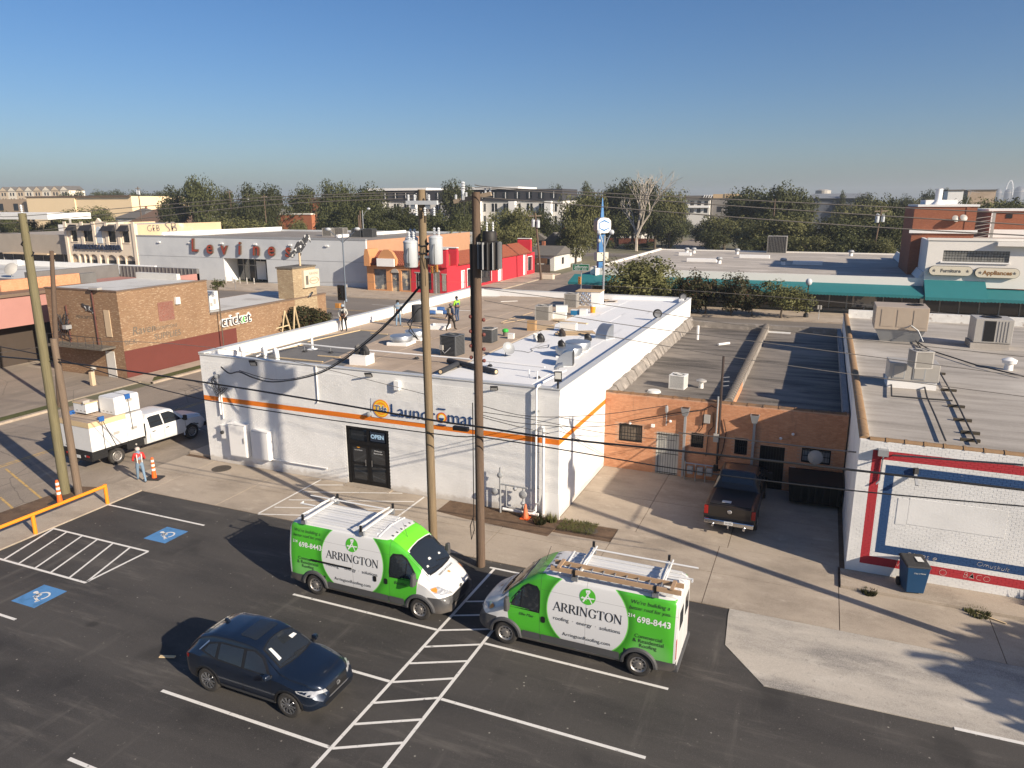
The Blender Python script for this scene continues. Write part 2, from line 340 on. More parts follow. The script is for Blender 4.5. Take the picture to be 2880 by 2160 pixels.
# wheelchair symbols
def wheelchair(cx, cy, sz=1.16):
    sq = MB().face([(cx-sz/2, cy-sz/2, .0115), (cx+sz/2, cy-sz/2, .0115), (cx+sz/2, cy+sz/2, .0115), (cx-sz/2, cy+sz/2, .0115)]).build('blue_square', M_BLUEP, lot)
    mb = MB(); zz = .0155
    def P(u, v): return (cx+v*sz, cy-u*sz, zz)     # drawn looking towards -X stall end
    def st(a, b, w_):
        a, b = Vector(a), Vector(b); d = (b-a).normalized(); n = Vector((-d.y, d.x))*w_/2
        mb.face([P(*q) for q in (a-n, b-n, b+n, a+n)])
    mb.face([P(-.10+.07*math.cos(t*math.pi/5), -.30+.07*math.sin(t*math.pi/5)) for t in range(10)])
    st((-.09, -.24), (-.05, .0), .075); st((-.07, -.13), (.10, -.13), .05); st((-.05, -.01), (.13, -.01), .07); st((.11, -.03), (.20, .22), .07); st((.16, .24), (.28, .19), .06)
    for i in range(11):
        a0, a1 = rad(-35+i*23), rad(-35+(i+1)*23); q = lambda r, t: P(-.03+r*math.cos(t+math.pi/2.2), .07+r*math.sin(t+math.pi/2.2))
        mb.face([q(.17, a0), q(.17, a1), q(.225, a1), q(.225, a0)])
    mb.build('wheelchair_symbol', M_LINE, sq)
wheelchair(-14.04, -7.49); wheelchair(-14.2, -12.63)
# manhole covers and small ground pieces
M_IRON = mat('cast_iron', (.10, .085, .07), .7, .3, var=.3, sc=14, bump=.6, bsc=25)
def cover(x, y, r, label):
    mb = MB(); mb.lathe([(r*1.12, .0), (r*1.12, .016), (r, .016), (r, .012), (1e-3, .012)], 26, (x, y, .003), caps=False)
    for i in range(-3, 4): mb.bar((x-r*.8*math.cos(i*.35), y+i*r*.24, .018), (x+r*.8*math.cos(i*.35), y+i*r*.24, .018), .03, .012)
    tag(mb.build('manhole_cover', M_IRON, smooth=True), label, 'manhole cover', 'iron covers set in the concrete')
q = Z(765, 1275, 540, 1180, .1085); cover(q.x, q.y, .42, 'large dark iron manhole cover by the corner of the white building')
q = Z(1565, 1185, 1380, 1280, .18083); cover(q.x, q.y, .24, 'small round iron cover beside the square of grass')
# kerbs of the street opposite and grass verges
struct('kerb', MB().box(-35.9, 11, -.02, -35.6, 38, .13), M_WALK); struct('kerb', MB().box(-35.9, -120, -.02, -35.6, 3.2, .13), M_WALK)
sheet('verge', [(-36.9, -8), (-35.95, -8), (-35.95, 2.8), (-36.3, 4.2), (-36.9, 4.2)], .10, M_GRASS, th=.14)
sheet('verge', [(-36.9, 12.2), (-35.95, 11.2), (-35.95, 20), (-36.9, 20)], .135, M_GRASS, th=.05)
sheet('forecourt', [(-64, -40), (-36.9, -40), (-36.9, 11.2), (-64, 11.2)], .06, M_STREET, th=.1)
sheet('forecourt', [(-64, 11.2), (-46.4, 11.2), (-46.4, 23), (-64, 23)], .06, M_ALLEY, th=.1)
sheet('lawn', [(-38, 70), (-20.5, 70), (-20.5, 66), (-38, 66)], -.03, M_DIRT)
sheet('sidewalk', [(-41.2, 69.4), (-35.7, 69.4), (-35.7, 103), (-41.2, 103)], .12, M_WALK, th=.16)
sheet('cross_road', [(-140, 150), (60, 150), (60, 162), (-140, 162)], -.002, M_JEFF)
# ================================================================ THE WHITE LAUNDRY BUILDING
LW, LD, LH = 19.12, 31.3, 5.6
ZS0, ZS1 = (PY(574.8, 1120.6, 0).z+PY(1573.7, 1256, 0).z)/2, (PY(573.5, 1108.6, 0).z+PY(1573.7, 1239.4, 0).z)/2
s = NT('white_brick_orange_band', .62, 0, .4); p = s.pos(); X_, Y_, Z_ = s.xyz(p)
c = s.mix(s.rmp(s.noise(p, .8, 5), .35, .8), (.80, .795, .78), (.70, .695, .68))
c = s.mix(s.math('MULTIPLY', s.rmp(s.noise(s.scale(p, 1, 1, .12), 2.2, 5), .58, .85), .18), c, (.46, .44, .41))
c = s.mix(s.math('MULTIPLY', s.rmp(s.math('SUBTRACT', s.math('MULTIPLY', s.noise(p, 3, 4), .5), Z_), -.12, .12), .5), c, (.40, .34, .27))
c = s.mix(s.band(Z_, ZS0, ZS1), c, (.74, .20, .015)); s.col(c); s.bump(s.noise(p, 18, 4), .35, .012); M_LWALL = s.m
M_TANB = mat('tan_insulation_board', (.44, .345, .26), .85, var=.10, sc=.8, col2=(.37, .285, .21), sc2=.35, amt=(.42, .62))
M_FELT = mat('grey_roof_felt', (.15, .145, .14), .9, var=.2, sc=1.2)
M_MEMB = mat('white_roof_membrane', (.82, .815, .80), .55, var=.04, sc=.6, bump=.05, bsc=8)
M_CAP = mat('parapet_cap_metal', (.62, .62, .60), .45, .2, var=.06)
lau = thing('laundry_building', 'long white painted brick laundry with an orange band and flat roof', 'building', (0, 0, 0))
DX0, DX1, DZ = -10.53, -8.19, PY(978, 1197, 0).z
wl = MB(); wl.box(-LW, 0, -.1, DX0, .3, LH-.02); wl.box(DX1, 0, -.1, 0, .3, LH-.02); wl.box(DX0, 0, DZ, DX1, .3, LH-.02)
wall = wl.build('front_wall', M_LWALL, lau)
MB().box(-.3, .3, -.1, 0, LD, LH-.02).build('side_wall', M_LWALL, lau); MB().box(-LW, .3, -.1, -LW+.3, LD, LH+.06).build('side_wall', M_LWALL, lau); MB().box(-LW+.3, LD-.3, -.1, -.3, LD, LH-.02).build('rear_wall', M_LWALL, lau)
bricks(wall, 'x', 0., -1, -LW, 0., 0.02, LH-.25, M_LWALL, holes=[(DX0, DX1, -1, DZ)], near=-4.)
pil = MB(); pil.hexa([(-.75, -.10, -.1), (.08, -.10, -.1), (.08, .0, -.1), (-.75, 0, -.1), (-.7, -.012, 1.1), (.012, -.012, 1.1), (.012, 0, 1.1), (-.7, 0, 1.1)]); pil.build('corner_render', M_LWALL, lau)
pc = MB(); pc.box(-LW-.03, -.04, LH-.02, -.33, .30, LH+.03); pc.box(-.33, -.04, LH-.02, .04, LD+.03, LH+.02); pc.box(-LW-.04, -.05, LH+.05, -LW+.36, LD+.03, LH+.12); pc.box(-LW+.36, LD-.33, LH-.02, -.33, LD+.03, LH+.03)
pc.build('parapet_cap', M_CAP, lau, bevel=.01)
def RZ(x): return 5.35+.0185*x
def RP(px, py, dz=0.):
    d = ray(px, py); t = (RZ(CAM.x)+dz-CAM.z)/(d.z-.0185*d.x); return CAM+d*t
T = lambda x, y, dz=0.: RP(1200+x*.3255, 800+y*.3255, dz)
U = lambda x, y, dz=0.: RP(540+x*.3255, 800+y*.3255, dz)
def rsheet(name, poly, dz, m, th=.02): 
    mb = MB(); n = len(poly); lo = [(x, y, RZ(x)+dz-th) for x, y in poly]; hi = [(x, y, RZ(x)+dz) for x, y in poly]; b = len(mb.v); mb.v += lo+hi
    mb.f.append(tuple(range(n, 2*n))); mb.m.append(0)
    for k_ in range(n): mb.f.append((k_, (k_+1) % n, n+(k_+1) % n, n+k_)); mb.m.append(0)
    return mb.build(name, m, lau)
rsheet('roof_deck', [(-LW+.3, .3), (-.3, .3), (-.3, LD-.3), (-LW+.3, LD-.3)], 0, mat('pale_underlay', (.50, .47, .42), .9, var=.2, sc=3))
# boards laid over the deck, one by one
bd = MB().box(-1.21, -.602, 0, 1.21, .602, .03).data('insulation_board', M_TANB)
x = -17.5
while x < -6.9:
    off = RN.uniform(0, 1.0); y = 1.0-off+.6
    while y < 30.4:
        gx, gy = RN.choice((.008, .008, .01, .035)), RN.choice((.008, .008, .012, .05))
        o = link('insulation_board', bd, lau); o.location = (x, y, RZ(x)+.005+RN.uniform(0, .004)); o.rotation_euler = (0, -math.atan(.0185), RN.uniform(-.003, .003)); y += 1.204+gy
    x += 2.428+RN.choice((.006, .01, .03))
for k_, pts in enumerate(([(-18.6, 2.0), (-13.4, 2.2), (-14.7, 10.7), (-17.4, 11.6), (-18.6, 9)], [(-13.2, 1.0), (-11.8, 1.0), (-12.1, 3.4), (-13.3, 3.6)], [(-8.6, .6), (-6.4, .6), (-6.6, 1.6), (-8.4, 2.2)])): rsheet('roof_felt', pts, .042+.003*k_, M_FELT, .006)
rsheet('board_edge_strip', [(-18.8, .35), (-18.45, .35), (-18.45, 30.9), (-18.8, 30.9)], .04, M_TANB)
xs = [-6.2, -4.7, -3.2, -1.7, -.31]
for i, (a, b) in enumerate(zip(xs, xs[1:])):
    ys = [.31, 9.5+i*2.3, 21+i*1.1, LD-.31]
    for j, (c_, d_) in enumerate(zip(ys, ys[1:])): rsheet('roof_membrane', [(a-.06, c_-.05), (b, c_-.05), (b, d_), (a-.06, d_)], .046+.004*((i+j) % 3), M_MEMB, .01)
rsheet('roof_membrane', [(-7.0, .34), (-6.1, .34), (-6.1, 3.0), (-6.7, 2.3)], .044, M_MEMB, .01)
# white skirt up the parapets (membrane turned up on the inside)
MB().box(-LW+.3, .3, 5.0, -LW+.33, LD-.3, LH+.05).build('parapet_skirt', M_MEMB, lau); MB().box(-LW+.33, LD-.33, 5.0, -.33, LD-.3, LH-.02).build('parapet_skirt', M_MEMB, lau); MB().box(-.33, .3, 5.2, -.3, LD-.3, LH-.02).build('parapet_skirt', M_MEMB, lau)
MB().box(-.62, LD-1.9, 5.3, -.3, LD-.3, LH+.12).build('parapet_upstand', M_MEMB, lau)

# ---- entrance
M_ALUB = mat('black_aluminium', (.014, .014, .015), .35, .3, var=.05); M_SIGNB = mat('sign_white_vinyl', (.75, .75, .74), .5, var=.02)
dr = MB(); t_ = .07
dr.box(DX0, .02, 0, DX0+.16, .22, DZ); dr.box(DX1-.16, .02, 0, DX1, .22, DZ); dr.box(DX0+.16, .02, DZ-.12, DX1-.16, .22, DZ); dr.box(DX0+.16, .02, DZ-.85, DX1-.16, .22, DZ-.68); dr.box(-9.40, .025, DZ-.68, -9.30, .21, DZ-.12)
dr.build('door_frame', M_ALUB, lau)
for nm, a, b in (('transom_pane', DX0+.16, -9.40), ('transom_pane', -9.30, DX1-.16)): MB().box(a, .10, DZ-.68, b, .12, DZ-.12).build(nm, GLASS, lau)
for a, b in ((DX0+.17, -9.37), (-9.35, DX1-.17)):
    d = MB(); d.box(a, .06, .02, a+.11, .13, DZ-.86); d.box(b-.11, .06, .02, b, .13, DZ-.86); d.box(a+.11, .06, .02, b-.11, .13, .25); d.box(a+.11, .06, DZ-.99, b-.11, .13, DZ-.86); d.box(a+.11, .06, 1.02, b-.11, .13, 1.12)
    d = d.build('door', M_ALUB, lau)
    for z0, z1 in ((.25, 1.02), (1.12, DZ-.99)): MB().box(a+.11, .085, z0, b-.11, .10, z1).build('door_pane', GLASS, d)
    MB().tube([(b-.16 if a < -9.5 else a+.16, .03, 1.0), (b-.16 if a < -9.5 else a+.16, .03, 1.3)], .018).build('door_handle', STEEL, d)
MB().box(DX0-.05, -.35, 0, DX1+.1, .3, .05).build('door_step', M_ALLEY, lau)
def letters(t, Mx, m, parent, width=None, size=.2, name='lettering', **k):
    mb = text_mb(t, size, **k)
    if width: fit(mb, width)
    o = MB().add(mb, Mx); return o.build(name, m, parent)
M_NAVY = mat('navy_vinyl', (.012, .05, .16), .5, var=.03); M_ORG = mat('orange_vinyl', (.85, .30, .02), .5, var=.02); M_YEL = mat('yellow_vinyl', (.85, .60, .04), .5, var=.02)
os_ = tag(MB().box(-9.22, .045, DZ-.62, -8.45, .075, DZ-.17).build('open_sign', mat('open_sign_back', (.02, .03, .05), .4)), 'black window sign with pale blue letters reading OPEN above the door', 'sign')
letters('OPEN', face_ny(-8.84, .042, DZ-.395), mat('open_letters', (.42, .62, .80), .5, var=0), os_, width=.70, bold=.01)
letters('Welcome', face_ny(-8.86, .080, 1.78), M_SIGNB, lau, width=.42); letters('Bienvenidos', face_ny(-8.86, .080, 1.66), M_SIGNB, lau, width=.46); letters('LaundrOmat', face_ny(-9.93, .080, 1.72), M_SIGNB, lau, width=.44)
letters('Please ring bell', face_ny(-9.93, .080, 1.58), M_SIGNB, lau, width=.44) if False else None
MB().lathe([(.11, 0), (.11, .004)], 20, (-9.93, .078, 1.93), 'y').build('door_logo', M_ORG, lau); MB().lathe([(.075, 0), (.075, .004)], 20, (-9.93, .073, 1.93), 'y').build('door_logo_centre', M_YEL, lau); letters('Tide', face_ny(-9.93, .069, 1.93), M_NAVY, lau, width=.12)
# ---- banner
q0 = PY(1073.8, 1148, 0); q1 = PY(1331, 1187, 0); bz0, bz1 = PY(1062, 1175, 0).z, PY(1062, 1117, 0).z
BZ = (q0.z+q1.z)/2; BX0, BX1 = q0.x-.55, q1.x+.25
ban = MB(); n_ = 24
for i in range(n_):
    for j in range(4):
        f_ = lambda a, b_: (BX0+(BX1-BX0)*a/n_, -.03-.004*math.sin(a*1.7+b_*1.3), BZ-.40+.90*b_/4)
        ban.face([f_(i, j), f_(i+1, j), f_(i+1, j+1), f_(i, j+1)])
banner = tag(ban.build('shop_banner', mat('banner_vinyl', (.70, .70, .70), .5, var=.04), smooth=True), 'pale banner with Tide Laundromat lettering above the black door', 'banner')
def disc(x, y, z, r, m, n, par): MB().lathe([(r, 0), (r, .003)], 28, (x, y, z), 'y').build(n, m, par)
disc(q0.x, -.062, q0.z, .42, M_ORG, 'logo_ring', banner); disc(q0.x, -.066, q0.z, .36, M_YEL, 'logo_ring', banner); disc(q0.x, -.070, q0.z, .30, M_ORG, 'logo_ring', banner); disc(q0.x, -.074, q0.z, .20, M_YEL, 'logo_ring', banner)
letters('Tide', face_ny(q0.x, -.080, q0.z), M_SIGNB, banner, width=.66, bold=.012, shear=.15); letters('Tide', face_ny(q0.x, -.084, q0.z), M_NAVY, banner, width=.60, bold=.004, shear=.15)
lx0, lx1 = q0.x+.52, q1.x+.05; ww = lx1-lx0
def lt_(t, a, b, h=.50): letters(t, face_ny(lx0+ww*(a+b)/2, -.062, BZ+.02), M_NAVY, banner, width=ww*(b-a))
lt_('Laundr', 0, .55); lt_('mat', .70, 1.0)
ox = lx0+ww*.625
for r_, m_, y_ in ((.235, mat('logo_red', (.60, .06, .03), .5), -.062), (.20, M_ORG, -.066), (.165, M_YEL, -.070), (.13, M_SIGNB, -.074)): disc(ox, y_, BZ-.02, r_, m_, 'letter_ring', banner)
MB().prism([(ox+.125*math.cos(rad(a)), BZ-.03+.125*math.sin(rad(a))) for a in range(180, 361, 20)], -.078, -.082).build('letter_wave', M_NAVY, banner)
for z_ in (BZ+.34, BZ-.38): MB().box(ox-.2, -.064, z_, ox+.2, -.061, z_+.06).build('letter_bar', M_NAVY, banner)

# ---- wall fittings
def wq(x, y, ox, oy, s_, Y=0.): return PY(ox+x*s_, oy+y*s_, Y)
def cabinet(name, label, a, b, depth, handle=True):
    x0, x1, z0, z1 = min(a.x, b.x), max(a.x, b.x), min(a.z, b.z), max(a.z, b.z)
    t = thing(name, label, 'electric cabinet', (x0, 0, z0)); W_, H_ = x1-x0, z1-z0
    MB().box(0, -depth, 0, W_, -.012, H_).build('cabinet_body', WHITE, t, bevel=.01)
    MB().box(.05, -depth-.018, .04, W_-.05, -depth-.001, H_-.04).build('cabinet_door', WHITE, t, bevel=.008)
    MB().box(-.02, -depth-.03, H_+.001, W_+.02, 0, H_+.03).build('rain_hood', WHITE, t)
    if handle: MB().bar((W_-.12, -depth-.04, H_*.45), (W_-.12, -depth-.04, H_*.62), .03, .03).build('handle', STEEL, t)
    return t
Y3 = -.32
cabinet('electric_cabinet', 'tall white electric cabinet with handle, middle of three on the wall', wq(915, 110, 540, 1180, .1085, Y3), wq(1440, 1000, 540, 1180, .1085, Y3), .32)
cabinet('electric_cabinet', 'wide white electric cabinet, right one of three on the wall', wq(1510, 290, 540, 1180, .1085, Y3), wq(2020, 1080, 540, 1180, .1085, Y3), .32, False)
mt = cabinet('electric_cabinet', 'small white meter box with dark round meter, left of three', wq(725, 150, 540, 1180, .1085, -.2), wq(965, 520, 540, 1180, .1085, -.2), .20, False)
MB().lathe([(.09, 0), (.09, -.10), (.07, -.12)], 18, (.16, -.21, .36), 'y').build('meter_dial', DARK, mt)
cx = wq(800, 0, 540, 1180, .1085).x
cd = thing('service_mast', 'white conduit up the wall to a bundle of black cables', 'conduit', (cx, 0, 0))
MB().tube([(0, -.08, 2.6), (0, -.08, 4.55)], .05, 8).build('pipe', WHITE, cd, True); MB().tube([(.14, -.08, 2.4), (.14, -.08, 4.3)], .035, 8).build('pipe', WHITE, cd, True)
MB().lathe([(.05, 0), (.12, .02), (.14, .16), (.02, .2)], 12, (0, -.12, 4.5)).build('weather_head', GREYM, cd, True)
for i in range(9):
    a = RN.uniform(-.1, .1); MB().tube([(a, -.16, 4.62), (a-.1, -.30, 4.45), (a+RN.uniform(-.25, .2), -.22, 4.15), (RN.uniform(-.1, .25), -.2, 3.9-.05*i), (.4+.05*i, -.25, 4.1)], .012, 5).build('cable', BLACK, cd)
def tubething(name, label, cat, pts, r, m, group=None, n=8): return tag(MB().tube(pts, r, n).build(name, m, None, True), label, cat, group)
px_ = wq(300, 0, 1480, 1040, .1085).x
t = thing('white_downpipe', 'white pipe running down the front wall from the roof near the corner', 'pipe', (px_, 0, 0))
MB().tube([(0, .9, LH+.08), (0, .0, LH+.07), (0, -.16, LH-.05), (0, -.16, .25), (-.1, -.3, .18), (-.25, -.3, .15)], .045, 10).build('pipe', WHITE, t, True)
for z_ in (1.2, 2.8, 4.6): MB().box(-.09, -.13, z_, .09, -.01, z_+.04).build('pipe_clamp', GALV, t)
t = thing('white_conduit', 'shorter white conduit beside the tall white downpipe at the corner', 'conduit', (px_+.33, 0, 0))
MB().tube([(-.12, -.02, 3.95), (0, -.16, 3.95), (0, -.16, .05)], .06, 10).build('pipe', WHITE, t, True)
def flood(label, x, z, tilt=.6):
    t = thing('floodlight', label, 'floodlight', (x, 0, z), 0, 'flat floodlights on the white building')
    MB().tube([(0, -.01, 0), (0, -.12, .04)], .03).build('arm', BLACK, t)
    h = MB().box(-.16, -.03, -.22, .16, .03, .12).build('lamp_head', BLACK, t, bevel=.01); h.location = (-.05, -.22, .06); h.rotation_euler = (tilt, 0, .35)
    g_ = MB().box(-.13, -.034, -.19, .13, -.031, .02).build('lens', mat('flood_lens', (.5, .5, .48), .2, var=0), h)
q = wq(1680, 740, 540, 940, .1085); flood('flat black floodlight at the left end of the white front wall', q.x, q.z)
q = wq(1555, 780, 540, 800, .3255); flood('flat black floodlight above the banner on the white wall', q.x, q.z, .9)
q = wq(610, 895, 1200, 800, .3255); flood('flat black floodlight between the dark pole and the corner pipe', q.x, q.z, .9)
q = Vector((-.12, .12, LH)); t = thing('floodlight', 'upright floodlight standing on the roof corner', 'floodlight', q, .25, 'flat floodlights on the white building')
MB().tube([(0, 0, .02), (0, 0, .3)], .045).build('arm', BLACK, t); MB().box(-.15, -.05, .3, .15, .05, .72).build('lamp_head', BLACK, t, bevel=.015); MB().box(-.12, -.055, .42, .12, -.051, .69).build('lens', mat('flood_lens', (.5, .5, .48), .2, var=0), t)
q = wq(1780, 870, 540, 800, .3255); tag(MB().box(q.x-.12, -.18, q.z-.2, q.x+.14, -.008, q.z+.22).build('junction_box', WHITE, bevel=.01), 'small white junction box high on the wall above the banner', 'junction box')
q = wq(1095, 1000, 540, 800, .3255); tubething('conduit', 'thin white conduit hanging down the wall from the roof edge', 'conduit', [(q.x, -.04, LH), (q.x, -.04, q.z), (q.x, -.08, q.z-.1)], .03, WHITE)
q, r_ = wq(710, 1495, 540, 800, .3255), wq(1180, 1570, 540, 800, .3255); tubething('rail_pipe', 'horizontal white pipe low on the wall between cabinets and door', 'pipe', [(q.x, -.1, .62), (r_.x, -.1, .62)], .035, WHITE)
q = wq(1540, 1115, 540, 800, .3255); tag(MB().lathe([(.02, -.008), (.11, -.05), (.12, -.16), (.05, -.2)], 14, (q.x, 0, q.z), 'y').build('wall_bell', GREYM, smooth=True), 'round grey alarm bell left of the banner', 'bell')
# gas meter set
gx = PY(1410, 1437, -.25).x
t = thing('gas_meter', 'grey gas regulators and meter pipes at the foot of the white wall', 'gas meter', (gx, -.35, 0))
MB().tube([(0, 0, -.05), (0, 0, 2.05)], .045, 8).build('riser', GREYM, t, True); MB().tube([(.02, 0, 1.32), (1.25, 0, 1.30)], .04, 8).build('manifold', GREYM, t, True)
MB().tube([(.28, 0, 1.3), (.28, 0, .35), (.9, .02, .3), (1.5, .05, .3), (1.6, .1, .62), (1.75, .2, .66)], .035, 8).build('pipe', GREYM, t, True); MB().tube([(1.05, 0, 1.28), (1.05, 0, .3)], .04, 8).build('pipe', GREYM, t, True)
for x_, z_, r_ in ((0, 1.72, .12), (-.25, .95, .14), (1.05, 1.0, .17), (.7, 1.22, .09), (1.05, .62, .09)): MB().lathe([(.03, -.1), (r_, -.05), (r_, .05), (.03, .1)], 14, (x_, -.02, z_), 'y').build('regulator', GREYM, t, True)
MB().tube([(.1, .05, .18), (1.7, .12, .14)], .07, 8).build('pipe_lagging', WHITE, t, True)
# ================================================================ THINGS ON THE LAUNDRY ROOF
def louvred(name, label, loc, w_, d_, h_, rz=0., m=GREYM, group='air conditioning condensers', vertical=True, lid=None, n=14):
    t = thing(name, label, 'air conditioner', loc, rz, group); hw, hd = w_/2, d_/2
    MB().box(-hw+.05, -hd+.05, .04, hw-.05, hd-.05, h_-.06).build('coil', DARK, t)
    fr = MB(); fr.box(-hw, -hd, 0, hw, hd, .06)
    for a in (-1, 1):
        for b in (-1, 1): fr.box(a*hw, b*hd, .06, a*(hw-.07), b*(hd-.07), h_-.05)
    fr.build('frame', m, t)
    lv = MB()
    if vertical:
        for i in range(n):
            u = -hw+.08+(w_-.16)*(i+.5)/n; v = -hd+.08+(d_-.16)*(i+.5)/n
            for sg in (-1, 1): lv.box(u-.012, sg*hd, .07, u+.012, sg*(hd-.045), h_-.06); lv.box(sg*hw, v-.012, .07, sg*(hw-.045), v+.012, h_-.06)
    else:
        for i in range(n):
            z_ = .08+(h_-.16)*(i+.5)/n
            for sg in (-1, 1): lv.box(-hw+.07, sg*hd, z_-.012, hw-.07, sg*(hd-.045), z_+.014); lv.box(sg*hw, -hd+.07, z_-.012, sg*(hw-.045), hd-.07, z_+.014)
    tag(lv.build('louvre', m, t), kind='stuff')
    MB().box(-hw-.01, -hd-.01, h_-.05, hw+.01, hd+.01, h_).build('lid', lid or m, t, bevel=.012)
    R_ = min(hw, hd)*.78; MB().lathe([(R_, h_), (R_, h_+.02), (R_*.93, h_+.02), (R_*.93, h_+.003), (.01, h_+.003)], 24, caps=False).build('fan_well', BLACK, t)
    g_ = MB()
    for k_ in range(1, 5):
        rr = R_*k_/5
        for j in range(16): g_.bar((rr*math.cos(j*math.pi/8), rr*math.sin(j*math.pi/8), h_+.03), (rr*math.cos((j+1)*math.pi/8), rr*math.sin((j+1)*math.pi/8), h_+.03), .012, .01)
    for j in range(4): g_.bar((-R_*math.cos(j*math.pi/4), -R_*math.sin(j*math.pi/4), h_+.024), (R_*math.cos(j*math.pi/4), R_*math.sin(j*math.pi/4), h_+.024), .014, .01)
    tag(g_.build('fan_guard', m, t), kind='stuff'); return t
M_ACL = mat('light_grey_casing', (.40, .38, .35), .55, .1, var=.08); M_ACD = mat('dark_grey_casing', (.11, .115, .12), .5, .2, var=.08)
q = T(990, 315); louvred('condenser_unit', 'grey finned condenser unit in front of the boxes on the white building roof', (q.x, q.y+.45, q.z), .98, .98, 1.0, .12, M_ACL)
q = T(1235, 205); louvred('condenser_unit', 'grey finned condenser unit against the wrapped white box on the white building roof', (q.x, q.y+.45, q.z), .98, .98, 1.08, .12, M_ACL)
q = T(190, 625); ac = louvred('condenser_unit', 'dark grey slatted condenser unit between the two tall poles', (q.x, q.y+.45, q.z), .95, .9, 1.1, -.1, M_ACD, vertical=False)
MB().box(-.42, -.6, .35, -.22, -.5, .6).build('disconnect_box', M_ACL, ac); MB().tube([(-.3, -.55, .36), (-.1, -.6, .2), (.2, -.5, .5)], .02).build('conduit', GREYM, ac)
q = T(510, 510); louvred('condenser_unit', 'small grey condenser unit just right of the dark pole', (q.x, q.y+.4, q.z), .78, .78, .82, 0, M_ACD, vertical=False, lid=M_ACL)
# crate wrapped in silver foil
q = T(1400, 190); t = thing('crated_unit', 'large white crate with foil front and plywood lid beside a condenser', 'crate', (q.x-.1, q.y+.6, q.z), .1)
MB().box(-.9, -.65, .02, .95, .65, 1.12).build('crate', WHITE, t); MB().box(-.98, -.72, 1.12, 1.02, .72, 1.17).build('lid', WOODP, t)
fo = MB()
for i in range(16):
    for j in range(7):
        f_ = lambda a, b_: (-.88+1.1*a/16, -.67-.03*abs(math.sin(a*1.9+b_))-.02*math.sin(b_*2.3+a), .1+.95*b_/7)
        fo.face([f_(i, j), f_(i+1, j), f_(i+1, j+1), f_(i, j+1)])
fo.build('foil_sheet', mat('silver_foil', (.7, .7, .72), .25, .9, var=.05), t)
def carton(label, p_, w_, d_, h_, m, rz=.2, cat='box', group='boxes on the white building roof', open_=False):
    t = thing('storage_box', label, cat, p_, rz, group); MB().box(-w_/2, -d_/2, .0, w_/2, d_/2, h_).build('box_body', m, t, bevel=.008)
    if open_: 
        MB().box(-w_/2-.1, -d_/2, h_, -w_/2+.02, d_/2, h_+.02).build('flap', m, t); MB().box(w_/2, -d_/2, h_, w_/2+.12, d_/2, h_+.03).build('flap', m, t)
    else: MB().box(-w_/2-.01, -d_/2-.01, h_, w_/2+.01, d_/2+.01, h_+.035).build('lid', m, t)
    return t
M_WBOX = mat('white_carton', (.68, .67, .64), .7, var=.05)
q = T(1150, 295); carton('lower white box of the stack next to the grey condenser', q, .9, .6, .42, M_WBOX); carton('upper white box resting on the stack next to the condenser', q+Vector((.1, .1, .46)), .8, .55, .4, M_WBOX, .35)
carton('small white box tucked between the condenser and the box stack', T(1078, 297), .35, .4, .42, M_WBOX, .1); carton('square white box right of the blue cooler', T(1355, 268), .5, .45, .42, M_WBOX, .1)
carton('brown cardboard box standing by the plywood sheets', T(910, 400), .5, .5, .6, CARD, .1); carton('long white foam box lying on the plywood sheets', T(1225, 395, .1), 1.0, .5, .42, M_WBOX, .1)
carton('small white carton beside the green bucket', T(730, 472), .34, .3, .3, M_WBOX, .1)
t = carton('blue picnic cooler with white lid on the white building roof', T(1285, 265), .6, .42, .36, mat('cooler_blue', (.02, .16, .33), .4), .1, 'cooler'); t.children[1].data = t.children[1].data.copy(); t.children[1].data.materials[0] = M_WBOX
def pail(name, label, p_, m, r=.15, h=.38, fill=None, cat='bucket', lid=None):
    t = thing(name, label, cat, p_); MB().lathe([(r*.85, 0), (r, h), (r*.93, h), (r*.9, h-.04), (.01, h-.04)], 18, caps=False).build('bucket_body', m, t, True); MB().lathe([(r*1.03, h-.05), (r*1.05, h-.02), (r*1.0, h)], 18, caps=False).build('rim', lid or m, t, True); MB().tube([(-r, 0, h-.06), (-r*.7, -r*.9, h-.16), (r*.7, -r*.9, h-.16), (r, 0, h-.06)], .006, 5).build('bail', STEEL, t); return t
M_GBK = mat('lime_green_plastic', (.04, .42, .06), .5, var=.1)
t = pail('bucket', 'grey bucket with bright green cloth over its rim', T(680, 448), mat('dull_bucket', (.16, .13, .11), .6)); MB().lathe([(.17, .27), (.19, .33), (.17, .42), (.08, .46), (.01, .44)], 14, caps=False).build('green_cloth', M_GBK, t, True)
t = pail('water_jug', 'orange water jug with white lid standing on the white membrane', T(1435, 250), mat('jug_orange', (.85, .30, .015), .45, var=.04), .2, .5, cat='water jug'); MB().lathe([(.2, .5), (.21, .56), (.12, .62), (.05, .64)], 18).build('jug_lid', M_WBOX, t, True)
pail('bucket', 'white plastic bucket next to the black backpack pile', T(945, 490), M_WBOX, .17, .42)
def pack(label, p_, rz=0., h=.5, m=BLACK):
    t = thing('backpack', label, 'backpack', p_, rz, 'bags left on the white building roof'); mb = MB()
    mb.lathe([(.10, .0), (.19, .04), (.21, h*.35), (.19, h*.7), (.12, h*.92), (.02, h)], 12); mb.v = [(x*1.05+.03*math.sin(9*z), y*.75+.02*math.sin(11*z+x*6), z) for x, y, z in mb.v]; mb.build('bag', m, t, True)
    MB().box(-.13, -.21, .06, .13, -.13, h*.5).build('front_pocket', DARK, t, bevel=.03); MB().tube([(-.05, 0, h*.97), (0, 0, h*1.08), (.05, 0, h*.97)], .014).build('strap', m, t); return t
